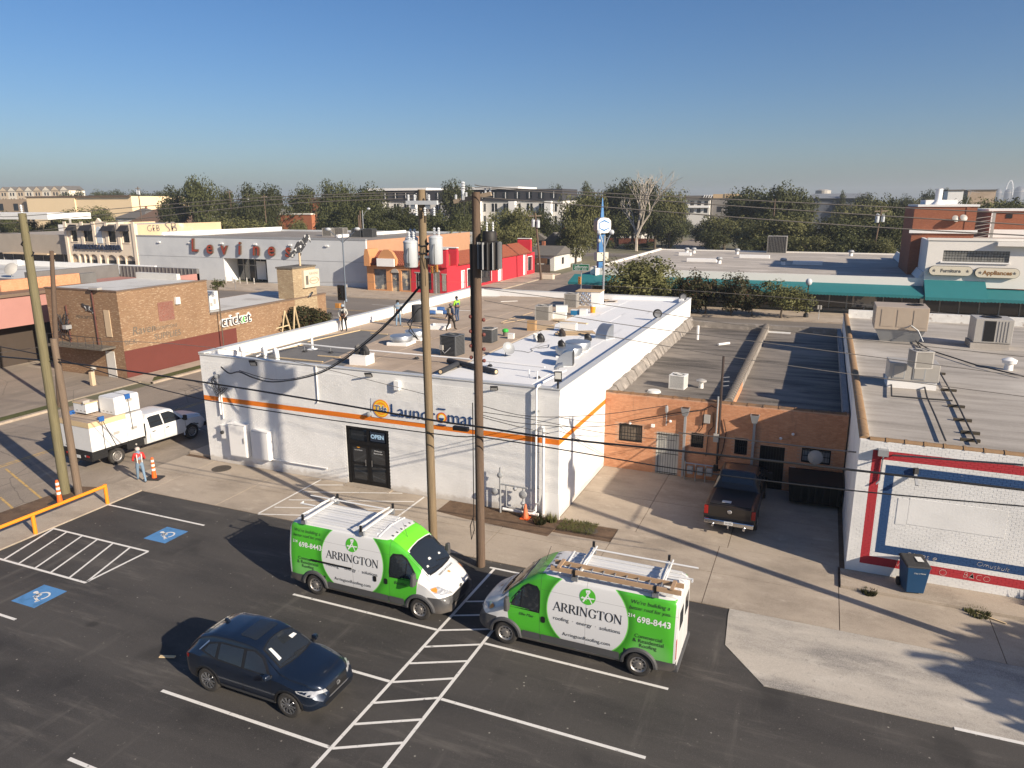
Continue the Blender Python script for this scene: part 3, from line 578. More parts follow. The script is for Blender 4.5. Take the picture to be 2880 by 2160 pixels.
pack('black backpack slumped beside the white bucket', T(985, 505), .3, .55); pack('dark brown bag lying on the plywood edge', T(1170, 455), -.3, .5, mat('dark_brown_cloth', (.045, .035, .03), .9)); pack('black tool bag with pale badge near the metal hood', T(1390, 495), .2, .48); pack('black backpack standing on the round metal lid', T(1165, 572, .3), 0, .55)
pack('grey backpack on the white box near the gas pipe', U(1440, 605, .5), .2, .5, mat('grey_camo_cloth', (.16, .15, .14), .9, var=.4, sc=20)); pack('dark backpack right of the grey one on the white box', U(1500, 612, .5), -.2, .5, DARK)
t = carton('white square roof box topped by two backpacks', U(1470, 690), .95, .8, .5, WHITE, 0.05)
def drum(label, p_, r, h, curb=.62, ch=.2, tilt=0.):
    t = thing('roof_vent', label, 'roof vent', p_, .08, 'round metal roof vents'); MB().box(-curb, -curb, 0, curb, curb, ch).build('curb', WHITE, t, bevel=.02)
    MB().lathe([(r*.9, ch), (r*.92, ch+h*.3)], 26, caps=False).build('throat', GALV, t, True); MB().lathe([(r, ch+h*.25), (r, ch+h*.85), (r*.97, ch+h*.95), (r*.7, ch+h), (.01, ch+h*1.02)], 30, caps=False).build('drum_lid', GALV, t, True); return t
drum('round metal roof vent on a white curb, nearer of the left pair', U(1810, 520), .64, .36); drum('round metal roof vent on a white curb, farther of the left pair', U(1935, 475), .64, .36)
drum('wide round metal vent under the black backpack on the white membrane', T(1228, 625), .68, .42, .55, .12); drum('wide round metal vent behind the one with the backpack', T(1305, 575), .68, .42, .55, .12)
def hood(label, p_, rz, w_=.75, h_=.85, d_=.75):
    t = thing('exhaust_hood', label, 'exhaust hood', p_, rz, 'curved metal exhaust hoods'); prof = [(0, 0)]+[(d_*(1-math.cos(rad(a))), h_*math.sin(rad(a))*1.0) for a in range(0, 91, 10)]+[(d_*1.02, 0)]
    MB().prism(prof, -w_/2, w_/2, 'y').build('hood_shell', GALV, t, True); MB().box(d_*1.02, -w_/2+.04, .08, d_*1.04, w_/2-.04, h_*.9).build('bird_screen', DARK, t); MB().box(-.08, -w_/2-.06, 0, d_*1.12, w_/2+.06, .07).build('flange', M_MEMB, t); return t
hood('curved shiny metal hood with its rounded back to the alley', T(1500, 480), rad(70)); hood('curved metal hood with dark screen near the white conduit', T(1120, 700), rad(12), .7, .8, .8)
# dish, pipes, tubes
t = thing('satellite_dish', 'small grey dish tilted on the white membrane near the board edge', 'satellite dish', T(690, 625), -.4); d_ = MB().lathe([(.01, .0), (.15, .02), (.28, .08), (.34, .12)], 20, caps=False).build('dish', GREYM, t, True); d_.location = (.1, 0, .42); d_.rotation_euler = (.2, 1.0, 0); MB().tube([(-.1, 0, .0), (-.05, 0, .3), (.1, 0, .42)], .025).build('mast', GREYM, t); MB().box(-.25, -.2, 0, .15, .2, .06).build('foot', GREYM, t)
M_TUBE = mat('black_felt_roll', (.035, .037, .042), .75, var=.2, sc=6)
def roll(label, a, b, r=.13):
    t = thing('felt_roll', label, 'roll', (0, 0, 0), 0, 'rolls of black roofing felt'); a, b = a+Vector((0, 0, r+.06)), b+Vector((0, 0, r+.06)); MB().tube([a, b], r, 14).build('roll', M_TUBE, t, True); d = (a-b).normalized(); MB().tube([a, a+d*.012], r*.62, 12).build('core', LUM, t); MB().tube([b, b-d*.012], r*.62, 12).build('core', LUM, t)
roll('short black roll of roofing felt at the front edge of the roof', T(120, 790), T(265, 720)); roll('long black roll of roofing felt crossing behind the dark pole', T(600, 790), T(190, 690))
tubething('gas_pipe', 'long white gas pipe on supports crossing the boarded roof', 'pipe', [U(560, 620, .35), U(600, 600, .35), U(940, 512, .35), U(1250, 545, .35), U(1590, 575, .35), U(2030, 615, .35), T(480, 655, .35), T(1020, 715, .35)], .045, WHITE)
for i, (a, f_) in enumerate((((975, 590), U), ((1200, 600), U), ((1940, 650), U), ((545, 715), T), ((960, 820), T))):
    p_ = f_(*a); t = thing('pipe_support', ['left', 'second', 'third', 'fourth', 'right'][i]+' dark pipe stand under the white roof pipe', 'pipe stand', p_, 0, 'stands under the roof pipe'); MB().prism([(-.16, 0), (.16, 0), (.04, .14), (-.04, .14)], -.1, .1).build('foot', DARK, t); MB().tube([(0, 0, .12), (0, 0, .33)], .02).build('stem', GALV, t)
def goose(label, p_):
    t = thing('gooseneck_vent', label, 'vent pipe', p_, 2.6, 'white gooseneck vents'); MB().tube([(0, 0, 0), (0, 0, .45), (.05, 0, .62), (.2, 0, .7), (.35, 0, .62), (.4, 0, .5)], .11, 12).build('neck', WHITE, t, True); MB().lathe([(.2, 0), (.12, .1)], 12, caps=False).build('flashing', M_MEMB, t)
goose('white gooseneck vent nearest the left corner of the roof', Vector((-17.9, 1.7, RZ(-18)))); goose('white gooseneck vent in the middle of the corner three', Vector((-16.6, 1.9, RZ(-17)))); goose('white gooseneck vent beside the upright white pipe foot', Vector((-15.6, 1.6, RZ(-16))))
t = thing('vent_pipe', 'tall upright white vent pipe on the grey felt', 'vent pipe', U(1042, 565), 0); MB().tube([(0, 0, 0), (0, 0, .95)], .065, 10).build('pipe', WHITE, t, True); MB().lathe([(.3, .045), (.1, .1)], 14, caps=False).build('flashing', M_MEMB, t)
for i, a in enumerate(((885, 815), (955, 828))): tubething('vent_pipe', ['thin white pipe stub', 'short bracketed pipe stub'][i]+' at the front edge of the white membrane', 'vent pipe', [T(*a), T(*a)+Vector((0, 0, .42))], .035, WHITE)
tubething('conduit', 'white conduit along the roof to the corner downpipe', 'conduit', [(px_, .9, LH+.08), T(1205, 742, .25), T(1100, 745, .2)], .04, WHITE)
t = thing('duct_fitting', 'crumpled metal duct elbow by the white conduit', 'duct', T(1120, 775)); MB().tube([(0, 0, 0), (0, 0, .3), (.12, 0, .42), (.3, .05, .45)], .12, 10).build('elbow', GALV, t, True); MB().box(-.2, -.2, -.02, .2, .2, .05).build('base', GALV, t)
for i, a in enumerate(((1945, 318), (2170, 165))):
    p_ = T(*a); t = thing('wall_floodlight', ['round dark floodlight seen from behind on the right parapet', 'dark floodlight near the far corner of the right parapet'][i], 'floodlight', (-.35, p_.y, LH-.1), .4); MB().lathe([(.24, 0), (.30, .05), (.30, .1), (.2, .14)], 18, (0, 0, .35), 'y').build('lamp_head', BLACK, t, True); MB().lathe([(.22, -.012), (.01, -.005)], 18, (0, 0, .35), 'y', caps=False).build('lens', STEEL, t); MB().tube([(0, .05, 0), (0, .05, .3)], .04).build('arm', BLACK, t)
# plywood sheets, lumber
def ply(label, p_, w_, d_, rz, m=WOODP, dz=0., th=.02, tilt=0., name='plywood_sheet', cat='plywood'):
    o = MB().box(-w_/2, -d_/2, 0, w_/2, d_/2, th).build(name, m); o.location = p_+Vector((0, 0, .05+dz)); o.rotation_euler = (tilt, 0, rz); return tag(o, label, cat, 'sheets and battens lying on the roof')
ply('plywood sheet lying beside the brown cardboard box', T(1020, 380), 1.2, 2.0, .3); ply('plywood sheet fanned out under the white foam box', T(1290, 425), 2.2, .9, .5, dz=.03); ply('lower plywood sheet sticking out below the fanned one', T(1260, 440), 2.1, .8, .3, dz=.0)
ply('long plank laid on the boards behind the foam box', T(1240, 335), 2.6, .25, -.25, LUM, .02, .05); ply('plywood offcut leaning by the wrapped crate', T(1560, 155), 1.6, .9, .3, dz=.1, tilt=-.12)
for i, (a, b, f_) in enumerate((((0, 645), (400, 645), U), ((720, 640), (1130, 680), U), ((1090, 625), (1280, 640), U), ((1450, 402), (1620, 412), U), ((1545, 430), (1690, 440), U), ((1825, 372), (1960, 380), U), ((275, 232), (410, 238), T), ((640, 155), (785, 150), T), ((40, 285), (170, 300), T), ((1480, 315), (1700, 330), U), ((600, 605), (960, 530), U), ((1000, 505), (1450, 405), U))):
    if i == 0: continue
    A_, B_ = f_(*a), f_(*b); tag(MB().bar(A_+Vector((0, 0, .07)), B_+Vector((0, 0, .07)), .09, .04).build('batten', LUM if i not in (6, 7) else M_WBOX), 'loose batten lying on the boarded roof, '+['', 'nearest the front edge', 'by the dark felt patch', 'at the far corner of the felt', 'just inside the felt corner', 'behind the round vents', 'between worker and dark pole', 'right of the dark pole', 'beside the rubble bags', 'near the parapet worker', 'below the long gas pipe', 'crossing the grey felt'][i], 'batten', 'sheets and battens lying on the roof')
t = thing('roof_curb', 'open white square roof hatch curb near the walking worker', 'roof hatch', T(110, 385), .1)
cb = MB()
for a, b in (((-.6, -.5), (.6, -.42)), ((-.6, .42), (.6, .5)), ((-.6, -.42), (-.52, .42)), ((.52, -.42), (.6, .42))): cb.box(*a, 0, *b, .28)
cb.build('curb', WHITE, t); MB().box(-.52, -.42, .04, .52, .42, .06).build('opening', BLACK, t)
t = thing('felt_stack', 'upright dark roll of material standing by a worker', 'roll', U(1955, 325)); MB().lathe([(.42, 0), (.43, .1), (.42, 1.15), (.38, 1.18), (.36, 1.1), (.05, 1.08)], 22, caps=False).build('roll', M_TUBE, t, True); MB().lathe([(.435, .3), (.435, .36)], 22, caps=False).build('band', DARK, t)
t = thing('material_bags', 'pile of blue and white printed bags behind the walking worker', 'bags', T(110, 260), .2)
for i in range(5):
    b_ = MB().lathe([(.05, -.35), (.22, -.3), (.26, 0), (.22, .3), (.05, .35)], 10, axis='x').build('bag', M_WBOX if i % 2 else mat('blue_print_bag', (.05, .12, .30), .6, var=.5, sc=9), t, True); b_.location = (-.5+.5*(i % 3), .1*i-.2, .16+.22*(i//3)); b_.scale = (1, 1, .65)
tubething('roof_cable', 'thin looping cable on the white membrane beside the backpack', 'cable', [T(x_, y_, .07) for x_, y_ in ((745, 570), (820, 575), (880, 588), (915, 575), (900, 555), (990, 535), (1060, 520), (1050, 545), (960, 550))], .012, DARK, n=5)
tubething('yellow_rope', 'yellow cord looped on the tan boards by the condenser', 'cord', [T(x_, y_, .07) for x_, y_ in ((915, 240), (820, 270), (700, 305), (640, 330), (660, 335), (800, 310), (850, 300))], .014, LUM, n=5)
t = thing('ladder_brackets', 'pale wooden ladder top and guard leaning over the left parapet', 'ladder', (-LW-.25, 7.0, LH), 0)
for a, b in (((0, -.9, -1.4), (.15, -.35, 1.3)), ((0, .7, -1.4), (.15, -.35, 1.3)), ((0, .3, -1.4), (.15, .55, 1.45)), ((0, 1.35, -1.3), (.15, .55, 1.45)), ((0, -1.0, .35), (.1, .0, .4)), ((0, -1.0, -.15), (.1, 0, -.1))): MB().bar(a, b, .07, .05).build('rail', LUM, t)
# ================================================================ ORANGE BRICK SHOP (rear)
s = NT('orange_brick', .82, 0, .3); p = s.pos(); X_, Y_, Z_ = s.xyz(p)
c = s.mix(s.rmp(s.noise(p, 1.2, 5), .35, .75), (.56, .27, .145), (.45, .20, .10)); c = s.mix(s.rmp(s.noise(s.scale(p, 5, 5, 14), 1.0, 2), .4, .7), c, (.62, .32, .18))
c = s.mix(s.math('MULTIPLY', s.rmp(s.noise(s.scale(p, 2, 2, .25), 1.5, 4), .58, .8), .5), c, (.20, .10, .06)); s.col(c); s.bump(s.noise(p, 30, 3), .3, .01); M_OBR = s.m
M_MORT = mat('mortar', (.50, .30, .20), .9, var=.15, sc=6)
def streaky(name, a, b, c3, ax=(1, .15, 1), sc=1.1):
    s = NT(name, .9, 0, .25); p = s.pos(); q = s.scale(p, .18, 1.3, 1); c = s.mix(s.rmp(s.noise(q, sc, 7, .65), .36, .68), a, b); c = s.mix(s.rmp(s.noise(s.scale(p, .5, 1, 1), .35, 5, .6), .48, .7), c, c3); c = s.mix(s.math('MULTIPLY', s.rmp(s.noise(p, 9, 4, .7), .5, .8), .35), c, tuple(x*1.5 for x in a)); s.col(c); s.bump(s.noise(q, 6, 4), .3, .02); return s.m
M_DROOF = streaky('dark_built_up_roof', (.21, .185, .16), (.07, .062, .055), (.27, .235, .20)); M_MROOF = streaky('grey_gravel_roof', (.40, .365, .325), (.27, .245, .215), (.48, .445, .40))
M_TILE = mat('clay_coping', (.22, .125, .065), .8, var=.25, sc=6, col2=(.12, .085, .06), sc2=2, amt=(.45, .65)); M_TILEG = mat('weathered_grey_coping', (.19, .165, .14), .85, var=.25, sc=5)
M_STUC = mat('patched_flashing', (.24, .215, .19), .9, var=.35, sc=2.5, bump=.6, bsc=5, col2=(.36, .32, .28), sc2=1.5, amt=(.5, .65))
OY, OX1, OH = 6.9, 10.96, 3.86
ob = thing('brick_shop', 'low orange brick shop with dark roofs between white walls', 'building', (0, 0, 0))
holes = [(.74, 1.9, 1.45, 2.34), (2.61, 3.69, -1, 2.12), (4.26, 4.84, 1.56, 2.28), (6.26, 6.83, 1.48, 2.27), (7.4, 8.47, -1, 2.05), (9.18, 10.39, 1.48, 2.16)]
def wall_with_holes(mb, x0, x1, z0, z1, y0, y1, hs, axis='x'):
    xs_ = sorted({x0, x1, *[h[0] for h in hs], *[h[1] for h in hs]}); zs_ = sorted({z0, z1, *[min(max(v, z0), z1) for h in hs for v in h[2:]]})
    for a, b in zip(xs_, xs_[1:]):
        run = None
        for c_, d in zip(zs_, zs_[1:]):
            inside = any(h[0] <= (a+b)/2 <= h[1] and h[2] <= (c_+d)/2 <= h[3] for h in hs)
            if not inside and d-c_ > 1e-4: mb.box(*((a, y0, c_, b, y1, d) if axis == 'x' else (y0, a, c_, y1, b, d)))
wm = MB(); wall_with_holes(wm, .012, OX1, -.1, OH, OY, OY+.3, holes); ow = wm.build('rear_wall', M_MORT, ob)
bricks(ow, 'x', OY, -1, .012, OX1, .0, OH, M_OBR, holes=holes, near=4.)
MB().box(.012, 30.6, -.1, OX1, 30.9, OH).build('front_wall', M_MORT, ob)
def R3(px, py, z=3.52): return G(px, py, z)
MB().box(.32, OY+.3, 3.2, 5.62, 30.6, 3.52).build('roof', M_DROOF, ob); MB().box(6.02, OY+.3, 3.2, 10.7, 30.6, 3.52).build('roof', M_DROOF, ob)
MB().box(5.62, OY+.3, 3.2, 6.02, 30.6, 3.92).build('divider_wall', M_STUC, ob); MB().box(6.02, OY+.3, 3.3, 6.035, OY+4.5, 3.9).build('bare_brick_patch', M_OBR, ob); MB().box(10.7, OY+.3, 3.2, OX1-.005, 30.6, 3.95).build('parapet_flashing', mat('grey_flashing', (.22, .23, .25), .7, var=.3, sc=3), ob)
fl = MB(); y = OY+.02
while y < 30.8:
    l = RN.uniform(.7, 1.3); h = 3.9+RN.uniform(-.05, .07)+.012*(y-OY); fl.hexa([(.012, y, 3.3), (.55+RN.uniform(0, .1), y, 3.3), (.55, y+l, 3.3), (.012, y+l, 3.3), (.012, y, h), (.2, y, h-.02), (.2, y+l*.97, h-.02), (.012, y+l*.97, h)]); y += l
fl.build('wall_flashing', M_STUC, ob); fb = MB(); fb.box(.32, 30.25, 3.5, 10.7, 30.61, 3.95); fb.build('parapet', M_STUC, ob)
def coping(parent, pts_, m, L=.62, r=.17, collar=True):
    a, b = Vector(pts_[0]), Vector(pts_[1]); d = (b-a); n = max(1, round(d.length/L)); st = d.length/n; rz = math.atan2(d.y, d.x)
    mb = MB(); prof = [(r*math.cos(rad(t))*1.05, r*.62*math.sin(rad(t))) for t in range(0, 181, 30)]
    mb.prism([(u, v) for u, v in prof], 0, st*.94, 'x'); big = [(u*1.16, v*1.22) for u, v in prof]; mb.prism(big, st*.85, st*.99, 'x') if collar else None
    me = mb.data('coping_tile', m, True, 50)
    for i in range(n): o = link('coping_tile', me, parent); o.location = a+d*(i/n)+Vector((0, 0, RN.uniform(-.006, .006))); o.rotation_euler = (0, 0, rz+RN.uniform(-.01, .01))
coping(ob, ((.02, OY+.13, OH), (OX1-.1, OY+.13, OH)), M_TILE, .66, .13); coping(ob, ((5.82, OY+.4, 3.92), (5.82, 30.6, 3.92)), M_TILEG, .42, .17)
# openings
def barred(name, x0, x1, z0, z1, frame, glass, par, bars=7, y=OY, pane=True, out=.04):
    t = MB(); t.box(x0, y+.02, z0, x0+.05, y+.2, z1); t.box(x1-.05, y+.02, z0, x1, y+.2, z1); t.box(x0+.05, y+.02, z1-.06, x1-.05, y+.2, z1); t.box(x0+.05, y+.02, z0, x1-.05, y+.2, z0+.05); t = t.build(name, frame, par)
    MB().box(x0+.05, y+.13, z0+.05, x1-.05, y+.15, z1-.06).build('pane' if pane else 'door_panel', glass, t)
    for i in range(bars): xx = x0+.06+(x1-x0-.12)*(i+.5)/bars; MB().tube([(xx, y-out, z0), (xx, y-out, z1)], .009, 5).build('security_bar', BLACK, t)
    for zz in (z0+.08, (z0+z1)/2, z1-.08): MB().bar((x0, y-out+.012, zz), (x1, y-out+.012, zz), .012, .03).build('security_rail', BLACK, t)
    return t
M_CURT = mat('old_curtain', (.16, .13, .10), .8, var=.6, sc=6, aniso=(3, 1, .4)); M_STEELD = mat('white_steel_door', (.55, .54, .50), .5, var=.15, sc=3)
barred('window', .74, 1.9, 1.45, 2.34, BLACK, M_CURT, ob, 7); barred('steel_door', 2.61, 3.69, .02, 2.12, M_STEELD, M_STEELD, ob, 8, pane=False); barred('window', 4.26, 4.84, 1.56, 2.28, BLACK, GLASS, ob, 5); barred('window', 6.26, 6.83, 1.48, 2.27, BLACK, GLASS, ob, 5); barred('steel_door', 7.4, 8.47, .02, 2.05, BLACK, BLACK, ob, 8, pane=False); barred('window', 9.18, 10.39, 1.48, 2.16, BLACK, mat('pale_blind', (.35, .36, .38), .7, var=.2), ob, 9)
MB().box(.66, OY-.05, 1.38, 1.98, OY-.003, 1.45).build('sill', M_OBR, ob)
def downspout(label, x):
    t = thing('downspout', label, 'downspout', (x, OY, 0), 0, 'leader heads and downspouts on the brick shop'); MB().hexa([(-.11, -.26, 3.12), (.11, -.26, 3.12), (.11, -.01, 3.12), (-.11, -.01, 3.12), (-.2, -.36, 3.5), (.2, -.36, 3.5), (.2, -.01, 3.5), (-.2, -.01, 3.5)]).build('leader_head', GREYM, t); MB().box(-.15, -.31, 3.501, .15, -.06, 3.51).build('opening', BLACK, t); MB().box(-.055, -.15, .05, .055, -.03, 3.12).build('pipe', GREYM, t)
    for z_ in (.9, 2.1): MB().box(-.08, -.16, z_, .08, -.01, z_+.04).build('strap', GREYM, t)
downspout('grey downspout with box head left of the tall service mast', 3.95); downspout('grey downspout with box head right of the tall service mast', 7.08)
t = thing('service_mast', 'tall dark mast with grey conduit rising above the brick shop', 'mast', (5.48, OY-.12, 0)); MB().tube([(.05, 0, .9), (.03, 0, 6.1)], .055, 8).build('mast', mat('dark_brown_steel', (.05, .035, .03), .6), t, True); MB().tube([(-.08, -.02, 2.3), (-.08, -.02, 4.2)], .04, 8).build('conduit', GREYM, t, True); MB().box(-.18, -.1, 2.0, .06, .08, 2.4).build('meter_box', M_ACL, t, bevel=.01)
for k_ in range(3): MB().tube([(.05, 0, 4.7+.2*k_), (.35, .02, 4.75+.2*k_)], .02).build('insulator_arm', GREYM, t)
def small_box(name, label, x, z, w_, h_, d_, m, cat, y=OY): return tag(MB().box(x-w_/2, y-d_, z-h_/2, x+w_/2, y-.009, z+h_/2).build(name, m, bevel=.008), label, cat)
small_box('meter_box', 'grey meter box with cables under the service mast', 4.95, 3.05, .28, .4, .16, M_ACL, 'meter box'); small_box('switch_box', 'white switch box under the barred window with a dish', 8.87, .98, .24, .42, .14, WHITE, 'switch box'); small_box('wall_camera', 'small white camera left of the white steel door', 2.42, 2.42, .16, .15, .14, WHITE, 'camera')
for x_, z_, l_ in ((1.3, 2.42, 'small white globe lamp over the curtained window'), (3.25, 2.74, 'small white globe lamp above the white steel door'), (8.25, 2.5, 'round white wall lamp above the black steel door'), (8.75, 2.76, 'small white sensor right of the round wall lamp')): tag(MB().ball((x_, OY-.09, z_), .07, 10).build('wall_lamp', WHITE, smooth=True), l_, 'lamp')
t = thing('service_bracket', 'grey insulator bracket with cables high on the brick wall', 'bracket', (3.05, OY, 3.05)); MB().tube([(0, -.05, -.55), (0, -.05, .1)], .025).build('conduit', GREYM, t); MB().lathe([(.05, 0), (.09, .1), (.07, .32), (.03, .36)], 10, (0, -.1, .1)).build('head', GREYM, t, True)
for k_ in range(4): tubething('wall_cable', ['sagging black cable loop from the mast to the meter box', 'cable crossing the brick wall above the white door', 'thin cable hanging by the small barred window', 'cable running down beside the service mast'][k_], 'cable', [[(5.4, OY-.06, 3.6), (5.1, OY-.06, 3.7), (4.8, OY-.06, 3.5), (4.75, OY-.06, 2.6), (4.6, OY-.06, 2.35)], [(4.9, OY-.06, 3.5), (3.6, OY-.06, 3.2), (2.0, OY-.06, 2.75), (1.2, OY-.06, 2.5)], [(5.2, OY-.06, 3.4), (5.25, OY-.06, 2.7), (5.05, OY-.06, 2.4), (5.0, OY-.06, 1.2)], [(5.7, OY-.06, 3.1), (5.85, OY-.06, 2.5), (5.75, OY-.06, 1.6), (5.6, OY-.06, 1.1)]][k_], .02, BLACK, n=5)
t = thing('gas_meter', 'grey gas meters and pipes at the foot of the brick wall', 'gas meter', (4.2, OY-.35, 0))
for x_ in (.15, .62, 1.05): MB().box(x_-.14, -.12, .35, x_+.14, .1, .72).build('meter', GREYM, t, bevel=.03)
for a, b in (((-.1, 0, .0), (-.1, 0, .95)), ((-.1, 0, .85), (1.2, 0, .85)), ((.4, 0, 0), (.4, 0, .85)), ((.85, 0, 0), (.85, 0, .85))): MB().tube([a, b], .03).build('pipe', GALV, t)
t = thing('satellite_dish', 'grey dish mounted in front of the barred window', 'satellite dish', (9.75, OY-.25, 1.5)); d_ = MB().lathe([(.01, .0), (.18, .02), (.32, .08)], 20, axis='y', caps=False).build('dish', M_ACL, t, True); d_.location = (0, 0, .35); d_.rotation_euler = (-.3, 0, -.2); MB().tube([(0, .1, 0), (0, .0, .33)], .02).build('mast', GREYM, t); MB().tube([(0, .0, .1), (-.08, -.35, .25)], .012).build('feed_arm', GREYM, t)
t = thing('waste_container', 'dark metal waste container standing in the shade by the wall', 'dumpster', (9.9, OY-1.0, 0), .05); MB().hexa([(-1.05, -.5, .12), (1.0, -.5, .12), (1.0, .5, .12), (-1.05, .5, .12), (-1.15, -.62, 1.05), (1.05, -.62, 1.05), (1.05, .6, 1.25), (-1.15, .6, 1.25)]).build('body', mat('black_green_paint', (.012, .014, .012), .6), t, bevel=.02)
for i in range(7): MB().box(-.95+i*.3, -.66, .2, -.87+i*.3, -.54, .98).build('rib', mat('black_green_paint', (.012, .014, .012), .6), t)
MB().hexa([(-1.17, -.66, 1.06), (1.07, -.66, 1.06), (1.07, .62, 1.27), (-1.17, .62, 1.27), (-1.17, -.66, 1.11), (1.07, -.66, 1.11), (1.07, .62, 1.32), (-1.17, .62, 1.32)]).build('lid', BLACK, t)
# roof things on the brick shop
R4 = lambda x, y, z=3.52: G(1680+x*.3255, 900+y*.3255, z)
q = R4(685, 600); louvred('condenser_unit', 'cream and black condenser unit on the dark left roof of the brick shop', (q.x, q.y+.4, q.z), .8, .75, .72, -.1, M_WBOX)
t = thing('roof_vent', 'small mushroom vent right of the cream condenser', 'roof vent', R4(895, 588)); MB().lathe([(.13, 0), (.11, .35)], 12).build('stack', M_WBOX, t, True); MB().lathe([(.28, .36), (.27, .42), (.12, .48), (.01, .5)], 16, caps=False).build('cap', M_ACL, t, True)
tubething('vent_pipe', 'white vent pipe standing on the far left of the dark roof', 'vent pipe', [R4(865, 170), R4(865, 170)+Vector((0, 0, 1.0))], .09, WHITE); tubething('loose_pipe', 'short white pipe lying on the dark roof', 'pipe', [R4(1045, 222)+Vector((0, 0, .08)), R4(1140, 210)+Vector((0, 0, .08))], .08, WHITE)
t = thing('pan', 'white upturned pan lying by the tile edge', 'pan', R4(490, 622)); MB().lathe([(.35, .0), (.3, .1), (.02, .12)], 16, caps=False).build('pan', M_WBOX, t, True)
for i, (a, w_, d_) in enumerate((((900, 60), 1.4, .5), ((1570, 110), 1.6, .6), ((1660, 78), 1.0, .35))): tag(MB().box(-w_/2, -d_/2, 0, w_/2, d_/2, .03).build('roof_patch', M_WBOX if i else M_STUC), ['pale patch on the far edge of the dark roof', 'long white patch on the right dark roof', 'small white board by the far parapet'][i], 'board').location = R4(*a)+Vector((0, 0, .005))

# ================================================================ BUILDING WITH THE RED AND BLUE FRAME
MX, MY, MH, MX1 = 11.02, -.3, 5.0, 27.
s = NT('painted_mural_brick', .7, 0, .35); p = s.pos(); X_, Y_, Z_ = s.xyz(p)
def rect(x0, x1, z0, z1): return s.mul(s.band(X_, x0, x1), s.band(Z_, z0, z1))
chip = s.rmp(s.noise(s.scale(p, 1.2, 1, 5), 2.6, 5, .7), .66, .70)
white = s.mix(s.rmp(s.noise(p, .9, 5), .35, .8), (.76, .755, .74), (.66, .655, .64)); fr_ = s.lt(Y_, MY+.05)
red = s.math('SUBTRACT', rect(11.45, 26.6, .44, 4.67), rect(11.74, 26.3, .76, 4.36)); blue = s.math('SUBTRACT', rect(11.89, 26.1, .93, 4.19), rect(12.18, 25.8, 1.25, 3.86))
c = s.mix(s.mul(red, fr_), white, (.42, .035, .045)); c = s.mix(s.mul(blue, fr_), c, (.022, .065, .17))
upper = s.mul(chip, s.gt(Z_, 3.3), blue); c = s.mix(upper, c, (.45, .40, .36)); s.col(c); s.bump(s.noise(p, 20, 4), .3, .012); M_MUR = s.m
mb_ = thing('mural_building', 'white brick building with a red and blue painted frame and grey roof', 'building', (0, 0, 0))
mw_ = MB().box(MX, MY, -.1, MX1, MY+.3, MH).build('front_wall', M_MUR, mb_); bricks(mw_, 'x', MY, -1, MX, 21.6, .02, MH, M_MUR, near=12.5)
MB().box(MX, MY+.3, -.1, MX+.3, 30.9, MH).build('side_wall', M_MUR, mb_); MB().box(MX1-.3, MY+.3, -.1, MX1, 30.9, MH).build('side_wall', M_MUR, mb_); MB().box(MX+.3, 30.6, -.1, MX1-.3, 30.9, MH+.35).build('parapet', mat('flaking_white_paint', (.68, .67, .64), .8, var=.2, sc=3, col2=(.35, .30, .26), sc2=2.2, amt=(.58, .68)), mb_)
MB().box(MX+.3, MY+.3, 4.4, MX1-.3, 30.6, 4.78).build('roof', M_MROOF, mb_)
coping(mb_, ((MX+.3, MY+.14, MH), (21.6, MY+.14, MH)), mat('tan_coping', (.27, .17, .09), .8, var=.2, sc=5), .56, .14); coping(mb_, ((MX+.14, MY+.1, MH), (MX+.14, 30.9, MH)), mat('tan_coping', (.27, .17, .09), .8), .38, .16, False)
for i, (t_, x, y, w_, sh) in enumerate((('BACO...', 1830, 1000, .95, .1), ('Omuskult.', 1950, 905, .95, .2), ('eeees e', 1330, 810, .9, .3), ('WS', 1155, 890, .38, 0), ('O', 1510, 955, .22, 0))):
    q = PY(2160+x*.3255, 1300+y*.3255, MY); letters(t_, face_ny(q.x, MY-.012, q.z) @ Matrix.Rotation(rad(-3), 4, 'Z'), mat('graffiti_white', (.62, .56, .50) if i != 2 else (.40, .42, .45), .6, var=.1), mb_, width=w_, shear=sh, bold=-.012)
MB().box(12.75, MY-.018, 2.15, 15.6, MY-.003, 3.1).build('blocked_panel', M_MUR, mb_); MB().box(12.4, MY-.018, 2.1, 12.74, MY-.003, 3.05).build('blocked_panel', M_MUR, mb_)
q = PY(2160+1000*.3255, 900+1140*.3255, MY); t = thing('conduit_drop', 'grey box and conduit down the red and blue frame', 'conduit', (q.x, MY, q.z)); MB().box(-.18, -.22, -.1, .14, -.01, .12).build('box', GREYM, t); MB().tube([(0, -.06, -.1), (-.02, -.06, -1.0), (-.12, -.1, -1.15)], .03).build('conduit', GREYM, t)
q = PY(2160+1270*.3255, 900+1345*.3255, MY-.1); t = thing('wall_bracket', 'grey metal bracket sticking out over the blue band', 'bracket', (q.x, MY, q.z), .4); MB().bar((0, 0, .1), (-.08, -.35, -.25), .09, .06).build('arm', GREYM, t); MB().box(-.07, -.1, .05, .07, 0, .25).build('plate', DARK, t)
